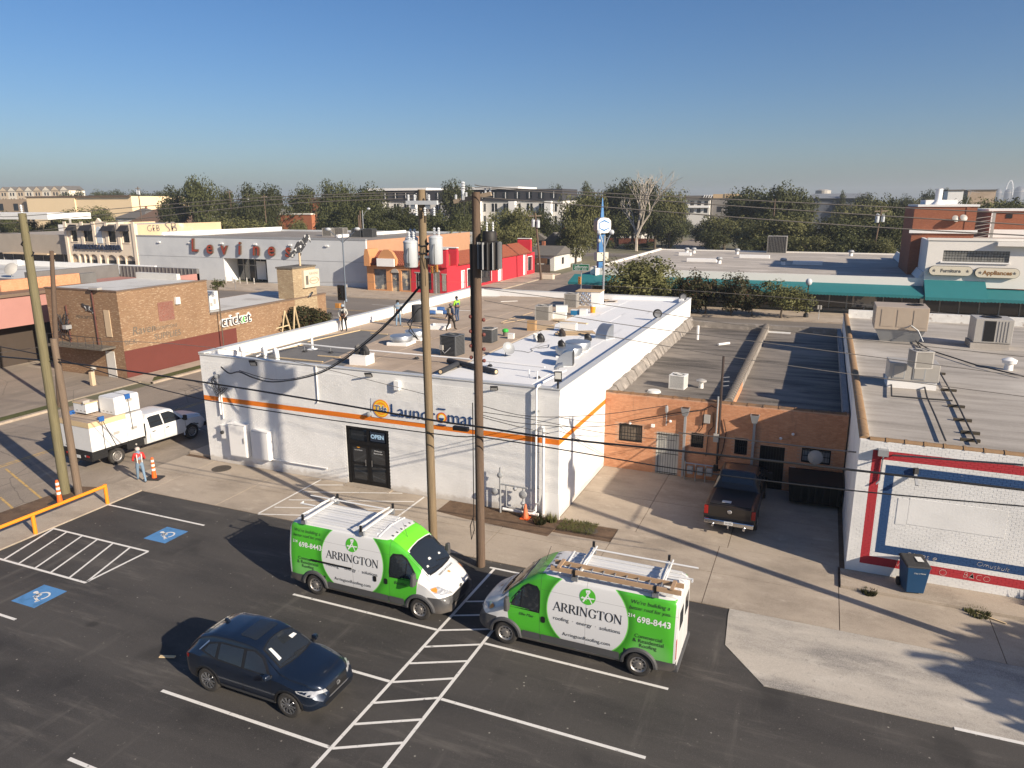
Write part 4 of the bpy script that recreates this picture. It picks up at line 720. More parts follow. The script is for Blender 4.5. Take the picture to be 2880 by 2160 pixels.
# roof plant on the mural building
R5 = lambda x, y, z=4.78: G(2160+x*.3255, 900+y*.3255, z)
M_BEIGE = mat('beige_unit', (.42, .345, .27), .55, .1, var=.08)
q = R5(1130, 195); t = thing('rooftop_unit', 'big beige rooftop air unit on a tapered curb', 'air conditioner', (q.x, q.y+1.1, q.z), 0); MB().hexa([(-1.0, -.8, 0), (1.0, -.8, 0), (1.0, .9, 0), (-1.0, .9, 0), (-1.35, -1.15, .75), (1.3, -1.15, .75), (1.3, 1.1, .75), (-1.35, 1.1, .75)]).build('curb', GREYM, t); MB().box(-1.42, -1.2, .76, 1.38, 1.2, 2.1).build('casing', M_BEIGE, t, bevel=.02)
MB().lathe([(.45, 2.1), (.45, 2.15), (.40, 2.15), (.40, 2.105), (.01, 2.105)], 22, (.75, .2, 0), caps=False).build('fan_well', BLACK, t); 
for i in range(3): MB().box(-1.1+.85*i, -1.22, .95, -.4+.85*i, -1.201, 1.95).build('access_panel', M_BEIGE, t)
MB().tube([(.2, -1.25, .9), (.5, -1.4, 1.1), (.9, -1.3, .8), (1.2, -1.5, .2)], .04).build('conduit', GREYM, t)
q = R5(1920, 255); t = thing('rooftop_unit', 'white air unit with tall black grille near the right edge', 'air conditioner', (q.x, q.y+.9, q.z), .02); MB().box(-1.0, -.8, 0, .9, .8, .35).build('curb', M_MROOF, t); MB().box(-.9, -.85, .36, .95, .85, 1.7).build('casing', M_ACL, t, bevel=.02); MB().box(-.45, -.87, .45, .1, -.851, 1.6).build('grille', BLACK, t); MB().lathe([(.5, 1.7), (.5, 1.75), (.45, 1.75), (.45, 1.705), (.01, 1.705)], 22, (0, .05, 0), caps=False).build('fan_well', BLACK, t)
for i in range(4): MB().box(.25+.15*i, -.875, .45, .33+.15*i, -.851, 1.6).build('fin', M_ACL, t)
q = R5(1240, 600); t = thing('swamp_cooler', 'pale box cooler with two framed panels on a white curb', 'air conditioner', (q.x, q.y+.7, q.z), .03); MB().box(-1.0, -.6, 0, .95, .6, .35).build('curb', WHITE, t); MB().box(-1.0, -.65, .36, 1.0, .65, 1.15).build('casing', M_ACL, t, bevel=.02)
for x_ in (-.85, -.05): MB().box(x_, -.675, .45, x_+.5, -.651, 1.08).build('panel', GREYM, t, bevel=.01); MB().box(x_+.06, -.685, .5, x_+.44, -.676, 1.02).build('panel_face', M_ACL, t)
q = R5(1320, 425, 5.95); t = louvred('condenser_unit', 'small round-sided condenser sitting on the box cooler', (q.x, q.y+.45, q.z), .75, .75, .75, .3, M_ACL)
t = thing('roof_vent', 'white mushroom vent near the right edge of the grey roof', 'roof vent', R5(2075, 430)); MB().lathe([(.2, 0), (.18, .3), (.3, .34), (.34, .5), (.1, .62)], 18).build('cap', WHITE, t, True)
def run(label, pts, r=.035): tubething('roof_conduit', label, 'conduit', [R5(*a)+Vector((0, 0, .12)) for a in pts], r, DARK, 'dark conduits across the grey roof', 6)
run('long dark conduit from the beige unit to the front edge', ((1270, 190), (1350, 310), (1480, 470), (1620, 720), (1720, 930), (1800, 1095))); run('dark cable from the box cooler to the front edge', ((1350, 600), (1370, 690), (1440, 850), (1530, 1070))); run('dark conduit running right from the beige unit', ((1290, 210), (1400, 280), (1800, 410), (2212, 510))); run('dark pipe along the box cooler joining the conduit', ((1060, 470), (1065, 680), (1300, 700), (1590, 720)))
for i, a in enumerate(((1470, 470), (1560, 615), (1625, 755), (1680, 875), (1745, 985), (1745, 1050))): tag(MB().box(-.3, -.06, 0, .3, .06, .1).build('sleeper_block', mat('treated_sleeper', (.06, .05, .035), .9)), 'timber block under the long conduit, '+['farthest', 'second', 'third', 'fourth', 'fifth', 'nearest'][i]+' one', 'block', 'blocks under the roof conduit').location = R5(*a)
# ================================================================ BROWN BRICK PHARMACY AND THE BLOCK BESIDE IT
def brickmat(name, a, b, c3, mort, sx=.30, sz=.062, rough=.85):
    s = NT(name, rough, 0, .3); p = s.pos(); X_, Y_, Z_ = s.xyz(p); t = s.n('TexBrick'); s.put(t.inputs['Vector'], s.vec(s.math('ADD', X_, Y_), Z_, 0.))
    t.inputs['Color1'].default_value = (*a, 1); t.inputs['Color2'].default_value = (*b, 1); t.inputs['Mortar'].default_value = (*mort, 1); t.inputs['Scale'].default_value = 1; t.inputs['Mortar Size'].default_value = .007; t.inputs['Brick Width'].default_value = sx; t.inputs['Row Height'].default_value = sz; t.inputs['Bias'].default_value = -.1
    c = s.mix(s.rmp(s.noise(s.scale(p, 3, 3, 14), 1.1, 3, .6), .56, .66), t.outputs[0], c3); c = s.mix(s.math('MULTIPLY', s.rmp(s.noise(p, .5, 5), .4, .75), .35), c, tuple(v*.6 for v in a)); s.col(c); s.bump(t.outputs['Fac'], -.3, .02); return s.m
M_TBR = brickmat('mottled_tan_brick', (.30, .185, .105), (.24, .135, .075), (.43, .32, .21), (.22, .16, .11))
M_TERR = mat('terracotta_paint', (.135, .036, .027), .8, var=.1, sc=1); M_WROOF = mat('white_coated_roof', (.56, .55, .52), .8, var=.12, sc=.5, col2=(.38, .36, .33), sc2=.25, amt=(.5, .7))
M_OLD = mat('faded_letter_paint', (.13, .115, .095), .8, var=.4, sc=6)
dg_ = thing('pharmacy', 'brown mottled brick pharmacy with low wing and flat white roof', 'building', (0, 0, 0))
DXR, DY0, DH = -38.6, 11.3, 6.62
MB().box(-46.4, DY0, -.1, DXR, 20.0, DH).build('main_block', M_TBR, dg_); MB().box(-46.5, 20.0, -.1, DXR, 36.0, 3.7).build('low_wing', M_TBR, dg_)
MB().box(-46.2, DY0+.25, DH-.12, DXR-.25, 19.8, DH+.004).build('roof', M_WROOF, dg_); MB().box(-46.3, 20.05, 3.5, DXR-.25, 35.8, 3.706).build('wing_roof', M_WROOF, dg_)
cp = MB()
for a in ((-46.45, DY0-.05, DH, DXR+.05, DY0+.25, DH+.09), (DXR-.25, DY0+.25, DH, DXR+.05, 20.05, DH+.09), (DXR-.3, 20.06, 3.7, DXR+.05, 36.05, 3.84)): cp.box(*a)
cp.build('coping', mat('brown_metal_coping', (.20, .14, .10), .6, .2), dg_); MB().box(-46.3, 19.6, DH+.005, -41.5, 20.0, DH+.5).build('roof_upstand', M_WROOF, dg_)
MB().box(DXR, DY0, -.02, DXR+.012, 22.87, 2.16).build('painted_dado', M_TERR, dg_)
def facex(t, y, z, w_, m, par, X, **k): return letters(t, face_px(X, y, z), m, par, width=w_, **k)
def pxp(x, y, X=DXR): return PX(x*.3255, 450+y*.3255, X)
for t_, x, y, w_, k_ in (('Raven', 1245, 1465, 2.1, dict(shear=.2)), ('PRESCRIPTIONS', 1425, 1445, 2.4, {}), ('SUPPLIES', 1450, 1510, 2.6, {}), ('SICK', 1130, 1575, 1.1, {})): q = pxp(x, y); facex(t_, q.y, q.z, w_, M_OLD, dg_, DXR+.012, **k_)
q = PY(750*.3255, 450+1360*.3255, DY0); letters('PRESCRIPTIONS', face_ny(q.x, DY0-.012, q.z), M_OLD, dg_, width=2.3); q = pxp(1435, 1305); MB().box(DXR, q.y-.75, q.z-.75, DXR+.02, q.y+.75, q.z+.75).build('bricked_up_panel', brickmat('red_brick_panel', (.22, .07, .05), (.18, .055, .04), (.26, .10, .07), (.35, .28, .22)), dg_)
def raven(par, M_, sc=1.):
    pts = [(-1.0, -.42), (-.55, -.20), (-.15, .25), (.35, .42), (.55, .62), (.75, .66), (.92, .56), (.98, .40), (.99, .18), (.90, .32), (.80, .36), (.70, .22), (.45, -.05), (.15, -.28), (.1, -.5), (.02, -.5), (.02, -.32), (-.3, -.35), (-.62, -.58)]
    o = MB(); b = MB().prism([(x*sc, y*sc) for x, y in pts], -.04, .04, 'z'); o.add(b, M_); return o.build('raven_figure', mat('raven_paint', (.035, .036, .04), .6, var=.8, sc=3, col2=(.62, .62, .60), sc2=2.4, amt=(.54, .60)), par)
q = PY(765*.3255, 450+1275*.3255, DY0); raven(dg_, face_ny(q.x, DY0-.06, q.z) @ Matrix.Rotation(-.9, 4, 'Z'), .62)
# upper door, lower door, balcony canopy, pipes
M_TAND = mat('tan_door', (.55, .42, .28), .6, var=.08)
def qy(x, y, oy=450, Y=DY0): return PY(x*.3255, oy+y*.3255, Y)
a, b = qy(895, 1295), qy(975, 1530); MB().box(a.x, DY0-.05, b.z, b.x, DY0-.002, a.z).build('upper_door', M_TAND, dg_); a, b = qy(915, 265, 900), qy(1015, 500, 900); MB().box(a.x, DY0-.05, .05, b.x+.05, DY0-.002, a.z).build('lower_door', mat('white_door', (.6, .58, .54), .6), dg_)
a, b = qy(540, 205, 900), qy(1000, 225, 900); MB().box(a.x, DY0-1.2, 2.35, b.x, DY0-.003, 2.5).build('canopy', M_OLD, dg_)
for i in range(8): x_ = a.x+(b.x-a.x)*i/7; MB().tube([(x_, DY0-1.15, 2.5), (x_, DY0-1.15, 3.3)], .02, 5).build('baluster', DARK, dg_)
MB().tube([(a.x, DY0-1.15, 3.3), (b.x, DY0-1.15, 3.3)], .025, 5).build('handrail', DARK, dg_)
for x_ in (800, 560): q = qy(x_, 1150); MB().tube([(q.x, DY0-.08, 2.5), (q.x, DY0-.08, DH if x_ == 800 else 5.4)], .05, 6).build('wall_pipe', mat('rusty_pipe', (.13, .05, .04), .7), dg_)
q = qy(830, 1100); tag(MB().box(q.x-.5, DY0-.3, DH+.1, q.x+.5, DY0+.1, DH+.28).build('roof_floodlight', M_ACL, bevel=.03), 'grey floodlight on the roof edge of the brown pharmacy', 'floodlight')
q = pxp(1525, 1215); tag(MB().box(DXR, q.y-.22, q.z-.28, DXR+.2, q.y+.22, q.z+.28).build('wall_speaker', M_WBOX, bevel=.01), 'small white box high on the pharmacy side wall', 'box')
t = thing('utility_rack', 'dark tangle of electrical brackets on the pharmacy end wall', 'bracket', (qy(560, 1260).x, DY0-.1, 4.2))
for i in range(9): MB().tube([(RN.uniform(-1, .6), -.1, RN.uniform(-1.2, .8)), (RN.uniform(-.8, .8), -.3, RN.uniform(-1.2, 1.)), (RN.uniform(-.5, .8), -.1, RN.uniform(-1.6, .4))], .035, 5).build('cable', DARK, t)
MB().box(.2, -.5, -.6, .6, -.02, -.3).build('lamp_box', GREYM, t)
t = thing('water_meter', 'grey meter on a pipe at the foot of the pharmacy wall', 'meter', (qy(860, 500, 900).x, DY0-.4, .1)); MB().lathe([(.05, .4), (.2, .5), (.2, .7), (.05, .8)], 12).build('meter', M_ACL, t, True); MB().tube([(0, 0, 0), (0, 0, .5)], .04).build('pipe', GREYM, t)
# sign: cricket
q0, q1 = pxp(1905, 1420), pxp(2150, 1330); yc, zc, wy = (q0.y+q1.y)/2, (q0.z+q1.z)/2-.03, (q1.y-q0.y)
cs = thing('phone_shop_sign', 'white raised cricket shop sign with green k on the low wing', 'sign', (DXR, yc, zc)); bk = fit(text_mb('cricket', .9, bold=.04, extrude=.06), wy*1.06); MB().add(bk, face_px(.09, 0, 0)).build('letter_backing', WHITE, cs)
lt2 = fit(text_mb('cricket', .9, extrude=.02), wy*.98); k_ = MB(); g_ = MB(); 
for f_ in lt2.f:
    cx_ = sum(lt2.v[i][0] for i in f_)/len(f_)/wy; (g_ if .145 < cx_ < .285 else k_).face([face_px(.20, 0, 0) @ Vector(lt2.v[i]) for i in f_])
k_.build('letters', mat('charcoal_letter', (.04, .04, .045), .5), cs); g_.build('green_letter', mat('sign_green', (.06, .45, .05), .5), cs)
q = pxp(1875, 1255, -41.2); t = thing('rooftop_unit', 'pale rooftop air unit on the low wing of the pharmacy', 'air conditioner', (-41.0, 20.9, 3.706)); MB().box(-1, -.6, .15, 1.15, 1.6, 1.75).build('casing', M_WBOX, t, bevel=.02); MB().box(-.9, -.5, 0, 1.05, 1.5, .15).build('curb', GREYM, t)
for i in range(4): MB().box(1.155, -.3+.4*i, .5+.15*(i % 2), 1.17, -.05+.4*i, .8+.3*(i % 2)).build('access_panel', M_ACL, t)
# sign tower with raven
tw = thing('sign_tower', 'stone clad sign tower with pharmacy board and raven figure on top', 'sign tower', (DXR, 31, 0)); M_STONE = brickmat('stacked_ledge_stone', (.42, .32, .20), (.32, .23, .14), (.52, .43, .29), (.20, .15, .10), .34, .11)
MB().box(-1.9, .0, -.1, .02, 3.55, 6.7).build('tower', M_STONE, tw); MB().box(-2.0, -.08, 6.7, .1, 3.63, 6.85).build('cap', M_OLD, tw)
MB().box(.02, 1.35, 4.7, .3, 3.75, 6.45).build('sign_board', mat('cream_board', (.62, .55, .42), .6, var=.06), tw); letters('RAVENS', face_px(.306, 2.9, 6.05), M_OLD, tw, width=1.35); letters('PHARMACY', face_px(.306, 2.9, 5.35), mat('sign_red', (.45, .06, .03), .6), tw, width=1.15)
el = MB(); n_ = 28
for i in range(n_): a0, a1 = 2*math.pi*i/n_, 2*math.pi*(i+1)/n_; el.face([(.305, 2.9+r*.74*math.cos(t), 5.35+r*.34*math.sin(t)) for r, t in ((1, a0), (1, a1), (.9, a1), (.9, a0))])
el.build('sign_oval', mat('sign_red', (.45, .06, .03), .6), tw); MB().box(.302, 1.6, 5.0, .306, 2.0, 5.9).build('sign_bottle', M_OLD, tw); MB().tube([(-.6, 2.0, 6.8), (-.6, 2.0, 8.25)], .11, 8).build('mast', M_TAND, tw)
raven(tw, face_px(-.5, 1.95, 8.75), 1.8); raven(tw, face_px(.08, 2.4, 3.9), .45)
# pink garage and roofs to the left
M_PINK = mat('salmon_stucco', (.40, .20, .17), .8, var=.08, sc=.7)
pk = thing('pink_garage', 'salmon pink garage block with dark opening left of the pharmacy', 'building', (0, 0, 0)); MB().box(-90, -6, 3.4, -50, 19, 5.8).build('upper_wall', M_PINK, pk); MB().box(-90, -6, 0, -51.5, 13.4, 3.4).build('dark_interior', mat('interior_shade', (.06, .045, .035), .9), pk); MB().box(-90, 13.4, 0, -50, 19, 3.4).build('lower_wall', mat('garage_shade', (.035, .03, .028), .9), pk); MB().box(-90.2, -6.2, 5.8, -49.8, 19, 6.05).build('roof_edge', mat('brown_metal_coping', (.20, .14, .10), .6, .2), pk)  # dark colour on the solid lower blocks paints the shade inside the garage opening
wr = thing('white_roof_block', 'flat white roofed block with orange brick parapet behind the pink garage', 'building', (0, 0, 0)); MB().box(-130, 11.5, 0, -61.7, 35.7, 5.4).build('body', M_OBR, wr); MB().box(-61.69, 11.5, 0, -52.41, 20, 5.4).build('front_body', M_OBR, wr); MB().box(-129, 12, 5.4, -61.8, 35.4, 5.42).build('roof', M_WROOF, wr); MB().box(-61.79, 12, 5.4, -52.45, 19.9, 5.43).build('roof', M_WROOF, wr)
MB().box(-52.4, 11.5, 0, -52, 18.5, 6.95).build('brick_parapet', M_OBR, wr); MB().box(-52.4, 18.5, 0, -51.9, 20.05, 6.9).build('felt_parapet', M_FELT, wr); MB().box(-61.7, 20, 0, -61.2, 30, 6.6).build('felt_parapet', M_FELT, wr); MB().box(-130, 35.4, 5.42, -62, 35.7, 6.0).build('white_parapet', WHITE, wr)
for i in range(3): MB().box(-86-i*14, 34.9, 5.42, -85.2-i*14, 35.4, 6.1).build('buttress', WHITE, wr)
fs = thing('dark_roof_shop', 'low shop with ribbed dark parapet and pink side wall', 'building', (0, 0, 0)); MB().box(-61.1, 20.1, 0, -50.3, 29.9, 5.3).build('body', M_PINK, fs); MB().box(-50.3, 20.1, 0, -50, 30.3, 5.95).build('side_wall', M_PINK, fs); MB().box(-61.1, 30, 0, -50, 30.35, 6.45).build('ribbed_parapet', mat('weathered_ribbed_metal', (.17, .165, .16), .7, .2, var=.5, sc=2, aniso=(3, 1, .3)), fs)
for i in range(21): MB().box(-61+i*.52, 29.93, 5.3, -60.9+i*.52, 30.0, 6.45).build('rib', mat('weathered_ribbed_metal', (.17, .165, .16), .7, .2), fs)
t = thing('satellite_dish', 'pale dish standing on the white roof behind the pole', 'satellite dish', (-70, 24, 5.42)); d_ = MB().lathe([(.01, 0), (.4, .05), (.7, .2)], 18, axis='y', caps=False).build('dish', M_ACL, t, True); d_.location = (0, 0, 1.0); d_.rotation_euler = (-.5, 0, .4); MB().tube([(0, .1, 0), (0, .1, 1)], .05).build('mast', GREYM, t)

# ================================================================ ACROSS THE BOULEVARD, LEFT: three shop fronts
M_BLUEG = mat('pale_blue_grey_stucco', (.54, .56, .575), .8, var=.06, sc=.4, col2=(.47, .49, .51), sc2=.2, amt=(.45, .65)); LY = 69.5
lv = thing('department_store', 'long pale blue grey store with red script letters and recessed entrance', 'building', (0, 0, 0))
wm = MB(); wall_with_holes(wm, -104.7, -56, 0, 7.35, LY, LY+.4, [(-84.8, -75.6, -.1, 4.0)]); wm.build('front_wall', M_BLUEG, lv)
MB().box(-56.3, LY+.4, 0, -55.98, 106, 7.35).build('side_wall', mat('peach_brick', (.44, .245, .145), .8, var=.1, sc=.8), lv); MB().box(-104.7, LY+.4, 0, -104.4, 108, 7.3).build('party_wall', M_BLUEG, lv); MB().box(-104.4, 107.7, 0, -56.3, 108, 7.3).build('rear_wall', M_BLUEG, lv)
MB().box(-104.4, LY+.4, 6.6, -56.3, 107.7, 6.95).build('roof', streaky('tan_old_roof', (.26, .235, .21), (.19, .17, .15), (.33, .30, .27)), lv)
MB().box(-104.75, LY-.05, 7.35, -55.95, LY+.45, 7.6).build('coping', GREYM, lv); MB().box(-105.1, 75, 7.3, -104.3, 108, 7.9).build('white_parapet', WHITE, lv); MB().box(-72, 84, 6.95, -71.6, 107.6, 7.5).build('white_upstand', WHITE, lv)
MB().box(-85.0, LY+3, 0, -75.4, LY+3.3, 4.2).build('shopfront_glass', GLASS, lv); MB().box(-84.8, LY+.4, 4.0, -75.6, LY+3, 4.15).build('entrance_soffit', WHITE, lv); MB().box(-84.9, LY+.4, 0, -84.7, LY+3, 4.0).build('entrance_cheek', WHITE, lv)
for i in range(8): MB().box(-84.6+1.27*i, LY+2.9, .1, -84.5+1.27*i, LY+3, 4.0).build('mullion', M_ACL, lv)
MB().box(-84.6, LY+2.9, 2.6, -75.6, LY+2.99, 2.72).build('transom', M_ACL, lv); MB().box(-80.4, LY+2.86, .3, -78.4, LY+2.95, 3.4).build('poster', WHITE, lv); MB().box(-104.6, LY-.02, 4.0, -84.8, LY-.003, 4.06).build('string_line', GREYM, lv); MB().box(-75.6, LY-.02, 4.0, -56.1, LY-.003, 4.06).build('string_line', GREYM, lv)
M_REDL = mat('faded_red_letter', (.32, .055, .03), .6, var=.25, sc=2); M_BRNL = mat('brown_letter_edge', (.10, .06, .04), .7)
for ch, x, y in (('L', 1690, 740), ('e', 1820, 758), ('v', 1945, 765), ('i', 2080, 765)): 
    q = PY(x*.3255, 450+y*.3255, LY); e_ = text_mb(ch, 3.1, bold=.07, extrude=.14, shear=.12); MB().add(e_, face_ny(q.x, LY-.28, q.z)).build('letter', M_BRNL, lv); f_ = text_mb(ch, 3.1, bold=.02, shear=.12); MB().add(f_, face_ny(q.x, LY-.46, q.z)).build('letter_face', M_REDL, lv)
for ch, x, y in (('n', 10, 772), ('e', 140, 775), ('s', 285, 783)):
    q = PY(720+x*.3255, 450+y*.3255, LY); e_ = text_mb(ch, 3.1, bold=.07, extrude=.14, shear=.12); MB().add(e_, face_ny(q.x, LY-.28, q.z)).build('letter', M_BRNL, lv); f_ = text_mb(ch, 3.1, bold=.02, shear=.12); MB().add(f_, face_ny(q.x, LY-.46, q.z)).build('letter_face', M_REDL, lv)
for i in range(6): MB().box(-99.5+7.2*i, LY-.25, 6.35, -98.9+7.2*i, LY-.003, 6.55).build('gooseneck_lamp', WHITE, lv)
for i, x_ in enumerate((-82.5, -81, -79.5, -78, -76.5)): tag(MB().lathe([(.09, 0), (.09, .95), (.05, 1.02)], 10, (x_, 67.2, .13)).build('bollard', M_ACL, smooth=True), ['first', 'second', 'third', 'fourth', 'fifth'][i]+' grey bollard from the left before the store entrance', 'bollard', 'bollards before the store entrance')
for i, (x_, y_) in enumerate(((-92, 90), (-90, 91), (-84, 88), (-81.5, 88))): louvred('rooftop_unit', 'grey roof unit on the blue grey store, '+['leftmost', 'second from left', 'third from left', 'rightmost'][i]+' of four', (x_+14, y_, 6.95), 2.0, 1.6, 1.5, .05, (M_ACL, M_ACL, M_ACD, M_ACD)[i], 'plant on the blue grey store roof', n=8)
M_CREAM = mat('cream_stucco', (.70, .60, .48), .8, var=.08, sc=.6); M_CREAM2 = mat('patched_cream_wall', (.58, .43, .27), .85, var=.1, sc=.5, col2=(.66, .60, .50), sc2=.12, amt=(.5, .56))
ms = thing('seafood_restaurant', 'cream two storey restaurant with black awnings and arched ground floor', 'building', (0, 0, 0)); F_ = lambda x, y: PY(x*400/2212, 560+y*400/2212, LY)
ups = []
for x0, x1 in ((1100, 1215), (1290, 1465), (1630, 1810), (1895, 2020)): a, b = F_(x0, 530), F_(x1, 680); ups.append((a.x, b.x, 6.2, 8.35))
arcs = []
for x0, x1 in ((1110, 1215), (1230, 1305), (1315, 1385), (1400, 1510), (1550, 1625), (1660, 1805), (1825, 1940), (1950, 2095)): a, b = F_(x0, 900), F_(x1, 900); arcs.append((a.x, b.x, .3, 3.9))
wm = MB(); wall_with_holes(wm, -123.2, -104.75, 0, 9.55, LY, LY+.5, ups+arcs); wm.build('front_wall', M_CREAM, ms); MB().box(-105.15, LY+.5, 0, -104.8, 90.2, 9.4).build('side_wall', M_CREAM2, ms); MB().box(-123.2, LY+.5, 0, -122.8, 90, 9.4).build('side_wall', M_CREAM2, ms); MB().box(-122.8, LY+.5, 8.8, -105.15, 90, 9.1).build('roof', M_WROOF, ms)
for x0, x1, z0, z1 in ups:
    MB().box(x0, LY+.2, z0, x1, LY+.24, z1).build('window', GLASS, ms); a = MB(); a.hexa([(x0-.5, LY-1.0, 8.25), (x1+.35, LY-1.0, 8.25), (x1+.2, LY-.01, 8.25), (x0-.3, LY-.01, 8.25), (x0-.35, LY-.9, 8.35), (x1+.2, LY-.9, 8.35), (x1+.1, LY-.01, 9.3), (x0-.2, LY-.01, 9.3)]); a.build('awning', mat('black_awning', (.02, .02, .024), .8), ms); MB().box(x0-.1, LY-.12, z0-.15, x1+.1, LY-.002, z0).build('sill', M_CREAM, ms); MB().box((x0+x1)/2-.05, LY+.15, z0, (x0+x1)/2+.05, LY+.2, z1).build('mullion', BLACK, ms)
for i, (x0, x1, z0, z1) in enumerate(arcs):
    MB().box(x0, LY+.3, 1.9 if i != 1 else 3.8, x1, LY+.34, 2.9 if i != 1 else 3.85).build('window', GLASS if i not in (0,) else M_TAND, ms); MB().box(x0, LY+.35, z0, x1, LY+.4, z1).build('arch_fill', mat('arch_tile', (.36, .31, .26), .8, var=.4, sc=4), ms)
    r_ = (x1-x0)/2; cx_ = (x0+x1)/2; pr = [(x0, z1)]+[(cx_-r_*math.cos(rad(t)), z1-r_*.8+r_*.8*math.sin(rad(t))) for t in range(0, 181, 20)]+[(x1, z1)]; 
    for k2 in range(1, len(pr)-2): MB().prism([pr[k2], pr[k2+1], (pr[k2+1][0], z1+.01), (pr[k2][0], z1+.01)], LY+.02, LY+.3).build('spandrel', M_CREAM, ms)
for x_ in [-123.2, -118.7, -115.6, -112.3, -109.2, -105.5]: MB().box(x_, LY-.18, 4.9 if x_ not in (-123.2, -105.5) else 0, x_+.7, LY-.002, 9.85).build('pilaster', M_CREAM, ms)
MB().prism([(-115.9, 9.55), (-112.2, 9.55), (-112.2, 9.8), (-113.4, 9.9), (-114.0, 10.5), (-114.6, 9.9), (-115.9, 9.8)], LY-.02, LY+.4).build('gable', M_CREAM, ms); MB().prism([(-114.7, 6.0)]+[(-114.0-.7*math.cos(rad(t)), 8.3+.7*math.sin(rad(t))) for t in range(0, 181, 30)]+[(-113.3, 6.0)], LY-.1, LY-.003).build('niche_panel', mat('pale_blue_panel', (.50, .55, .60), .6), ms)
sn = text_mb('MARISCOS LA REYNA', 1., bold=.03, extrude=.12); fit(sn, F_(1900, 750).x-F_(1170, 750).x); q = F_(1535, 750); MB().add(sn, face_ny(q.x, LY-.2, q.z)).build('sign_letters', mat('dark_navy_letter', (.02, .03, .06), .6), ms)
for t_, y_ in (('GEB', 73.5), ('SB', 77.5)): letters(t_, face_px(-104.78, y_, 8.6), mat('graffiti_grey', (.18, .16, .14), .8), ms, width=2.8, bold=-.02)
gs = thing('grey_shop', 'low grey brown shop with dark front left of the restaurant', 'building', (0, 0, 0)); MB().box(-150, LY+2, 0, -123.3, 88, 7.2).build('body', mat('grey_brown_stucco', (.36, .315, .265), .85, var=.1, sc=.6), gs); MB().box(-150, LY+1.0, 3.6, -123.4, LY+2, 7.3).build('fascia', mat('grey_brown_stucco', (.27, .235, .195), .85), gs); MB().box(-149, LY+1.9, .3, -124, LY+1.99, 3.5).build('shopfront_glass', GLASS, gs); MB().box(-141, LY-.8, 3.55, -128, LY+1, 3.75).build('flat_canopy', M_TAND, gs)
for i in range(9): MB().box(-148+3*i, LY+1.8, .2, -147.85+3*i, LY+1.89, 3.6).build('mullion', M_ACL, gs)
MB().box(-150, 87.6, 7.2, -123.3, 88, 8.6).build('white_parapet', WHITE, gs); letters('SALON  TACOS  SHOES', face_ny(-131, LY+.985, 4.1), M_ACL, gs, width=9) if False else None

# orange and red corner shops with clay tile roofs
M_PEACH = mat('peach_stucco', (.52, .25, .11), .8, var=.06); M_REDW = mat('bright_red_stucco', (.52, .030, .045), .7, var=.08); M_CLAY = mat('clay_roof_tile', (.26, .075, .04), .8, var=.25, sc=3)
def tiles(par, x0, x1, y0, z0, y1, z1, axis='x'):
    mb = MB(); L = math.hypot(y1-y0, z1-z0); n = int((x1-x0)/.3); rws = max(3, int(L/.42))
    for i in range(n):
        for r in range(rws):
            a, b = r/rws, (r+1.08)/rws; xx = x0+(i+.5)*(x1-x0)/n; p0, p1 = (y0+(y1-y0)*a, z0+(z1-z0)*a+.05), (y0+(y1-y0)*b, z0+(z1-z0)*b+.02); w_ = .13
            P = (lambda u, q, dz: (xx+u, q[0], q[1]+dz)) if axis == 'x' else (lambda u, q, dz: (q[0], xx+u, q[1]+dz))
            mb.face([P(-w_, p0, 0), P(0, p0, .08), P(0, p1, .08), P(-w_, p1, 0)]); mb.face([P(0, p0, .08), P(w_, p0, 0), P(w_, p1, 0), P(0, p1, .08)])
    return tag(mb.build('roof_tiles', M_CLAY, par), kind='stuff')
B_ = lambda x, y, Y=67.: PY(720+x*.3255, 450+y*.3255, Y)
pe = thing('peach_shop', 'small peach shop with clay tile roof and arched door', 'building', (0, 0, 0)); oh = [(-53.1, -50.9, .3, 3.35), (-50.0, -48.7, .1, 2.95), (-48.3, -46.9+.1, .3, 3.3)]
wm = MB(); wall_with_holes(wm, -54.3, -46.7, 0, 3.9, 67., 67.4, oh); wm.build('front_wall', M_PEACH, pe); MB().box(-54.3, 67.4, 0, -46.7, 78, 3.8).build('body', M_PEACH, pe); MB().box(-54.3, 69.2, 3.8, -46.7, 78, 4.9).build('upper_body', M_PEACH, pe)
MB().hexa([(-53.4, 66.6, 4.0), (-46.7, 66.6, 4.0), (-46.7, 69.2, 4.0), (-53.4, 69.2, 4.0), (-53.4, 66.65, 4.05), (-46.7, 66.65, 4.05), (-46.7, 69.2, 5.9), (-53.4, 69.2, 5.9)]).build('roof_slope', M_CLAY, pe); tiles(pe, -53.4, -46.7, 66.6, 4.05, 69.2, 5.9)
MB().prism([(-54.4, 3.8), (-53.4, 3.8), (-53.4, 5.2), (-53.7, 6.3), (-54.2, 6.3), (-54.4, 5.2)], 66.5, 69.3).build('parapet_wing', M_PEACH, pe); MB().prism([(-51.9, 4.0), (-48.7, 4.0), (-48.7, 4.9), (-49.3, 5.9), (-49.9, 6.3), (-50.7, 6.3), (-51.3, 5.9), (-51.9, 4.9)], 66.3, 66.9).build('shaped_gable', M_PEACH, pe)
MB().box(-51.9, 66.1, 3.85, -48.9, 66.29, 5.0).build('blank_sign', WHITE, pe)
for x0, x1, z0, z1 in oh: MB().box(x0, 67.2, z0, x1, 67.25, z1).build('shop_window', mat('poster_window', (.14, .15, .16), .3, var=.9, sc=1.5, col2=(.5, .42, .3), sc2=.9, amt=(.55, .6)), pe)
MB().prism([(-50.0, 2.9)]+[(-49.35-.65*math.cos(rad(t)), 2.9+.6*math.sin(rad(t))) for t in range(0, 181, 30)]+[(-48.7, 2.9)], 66.9, 66.995).build('fanlight', M_ACL, pe)
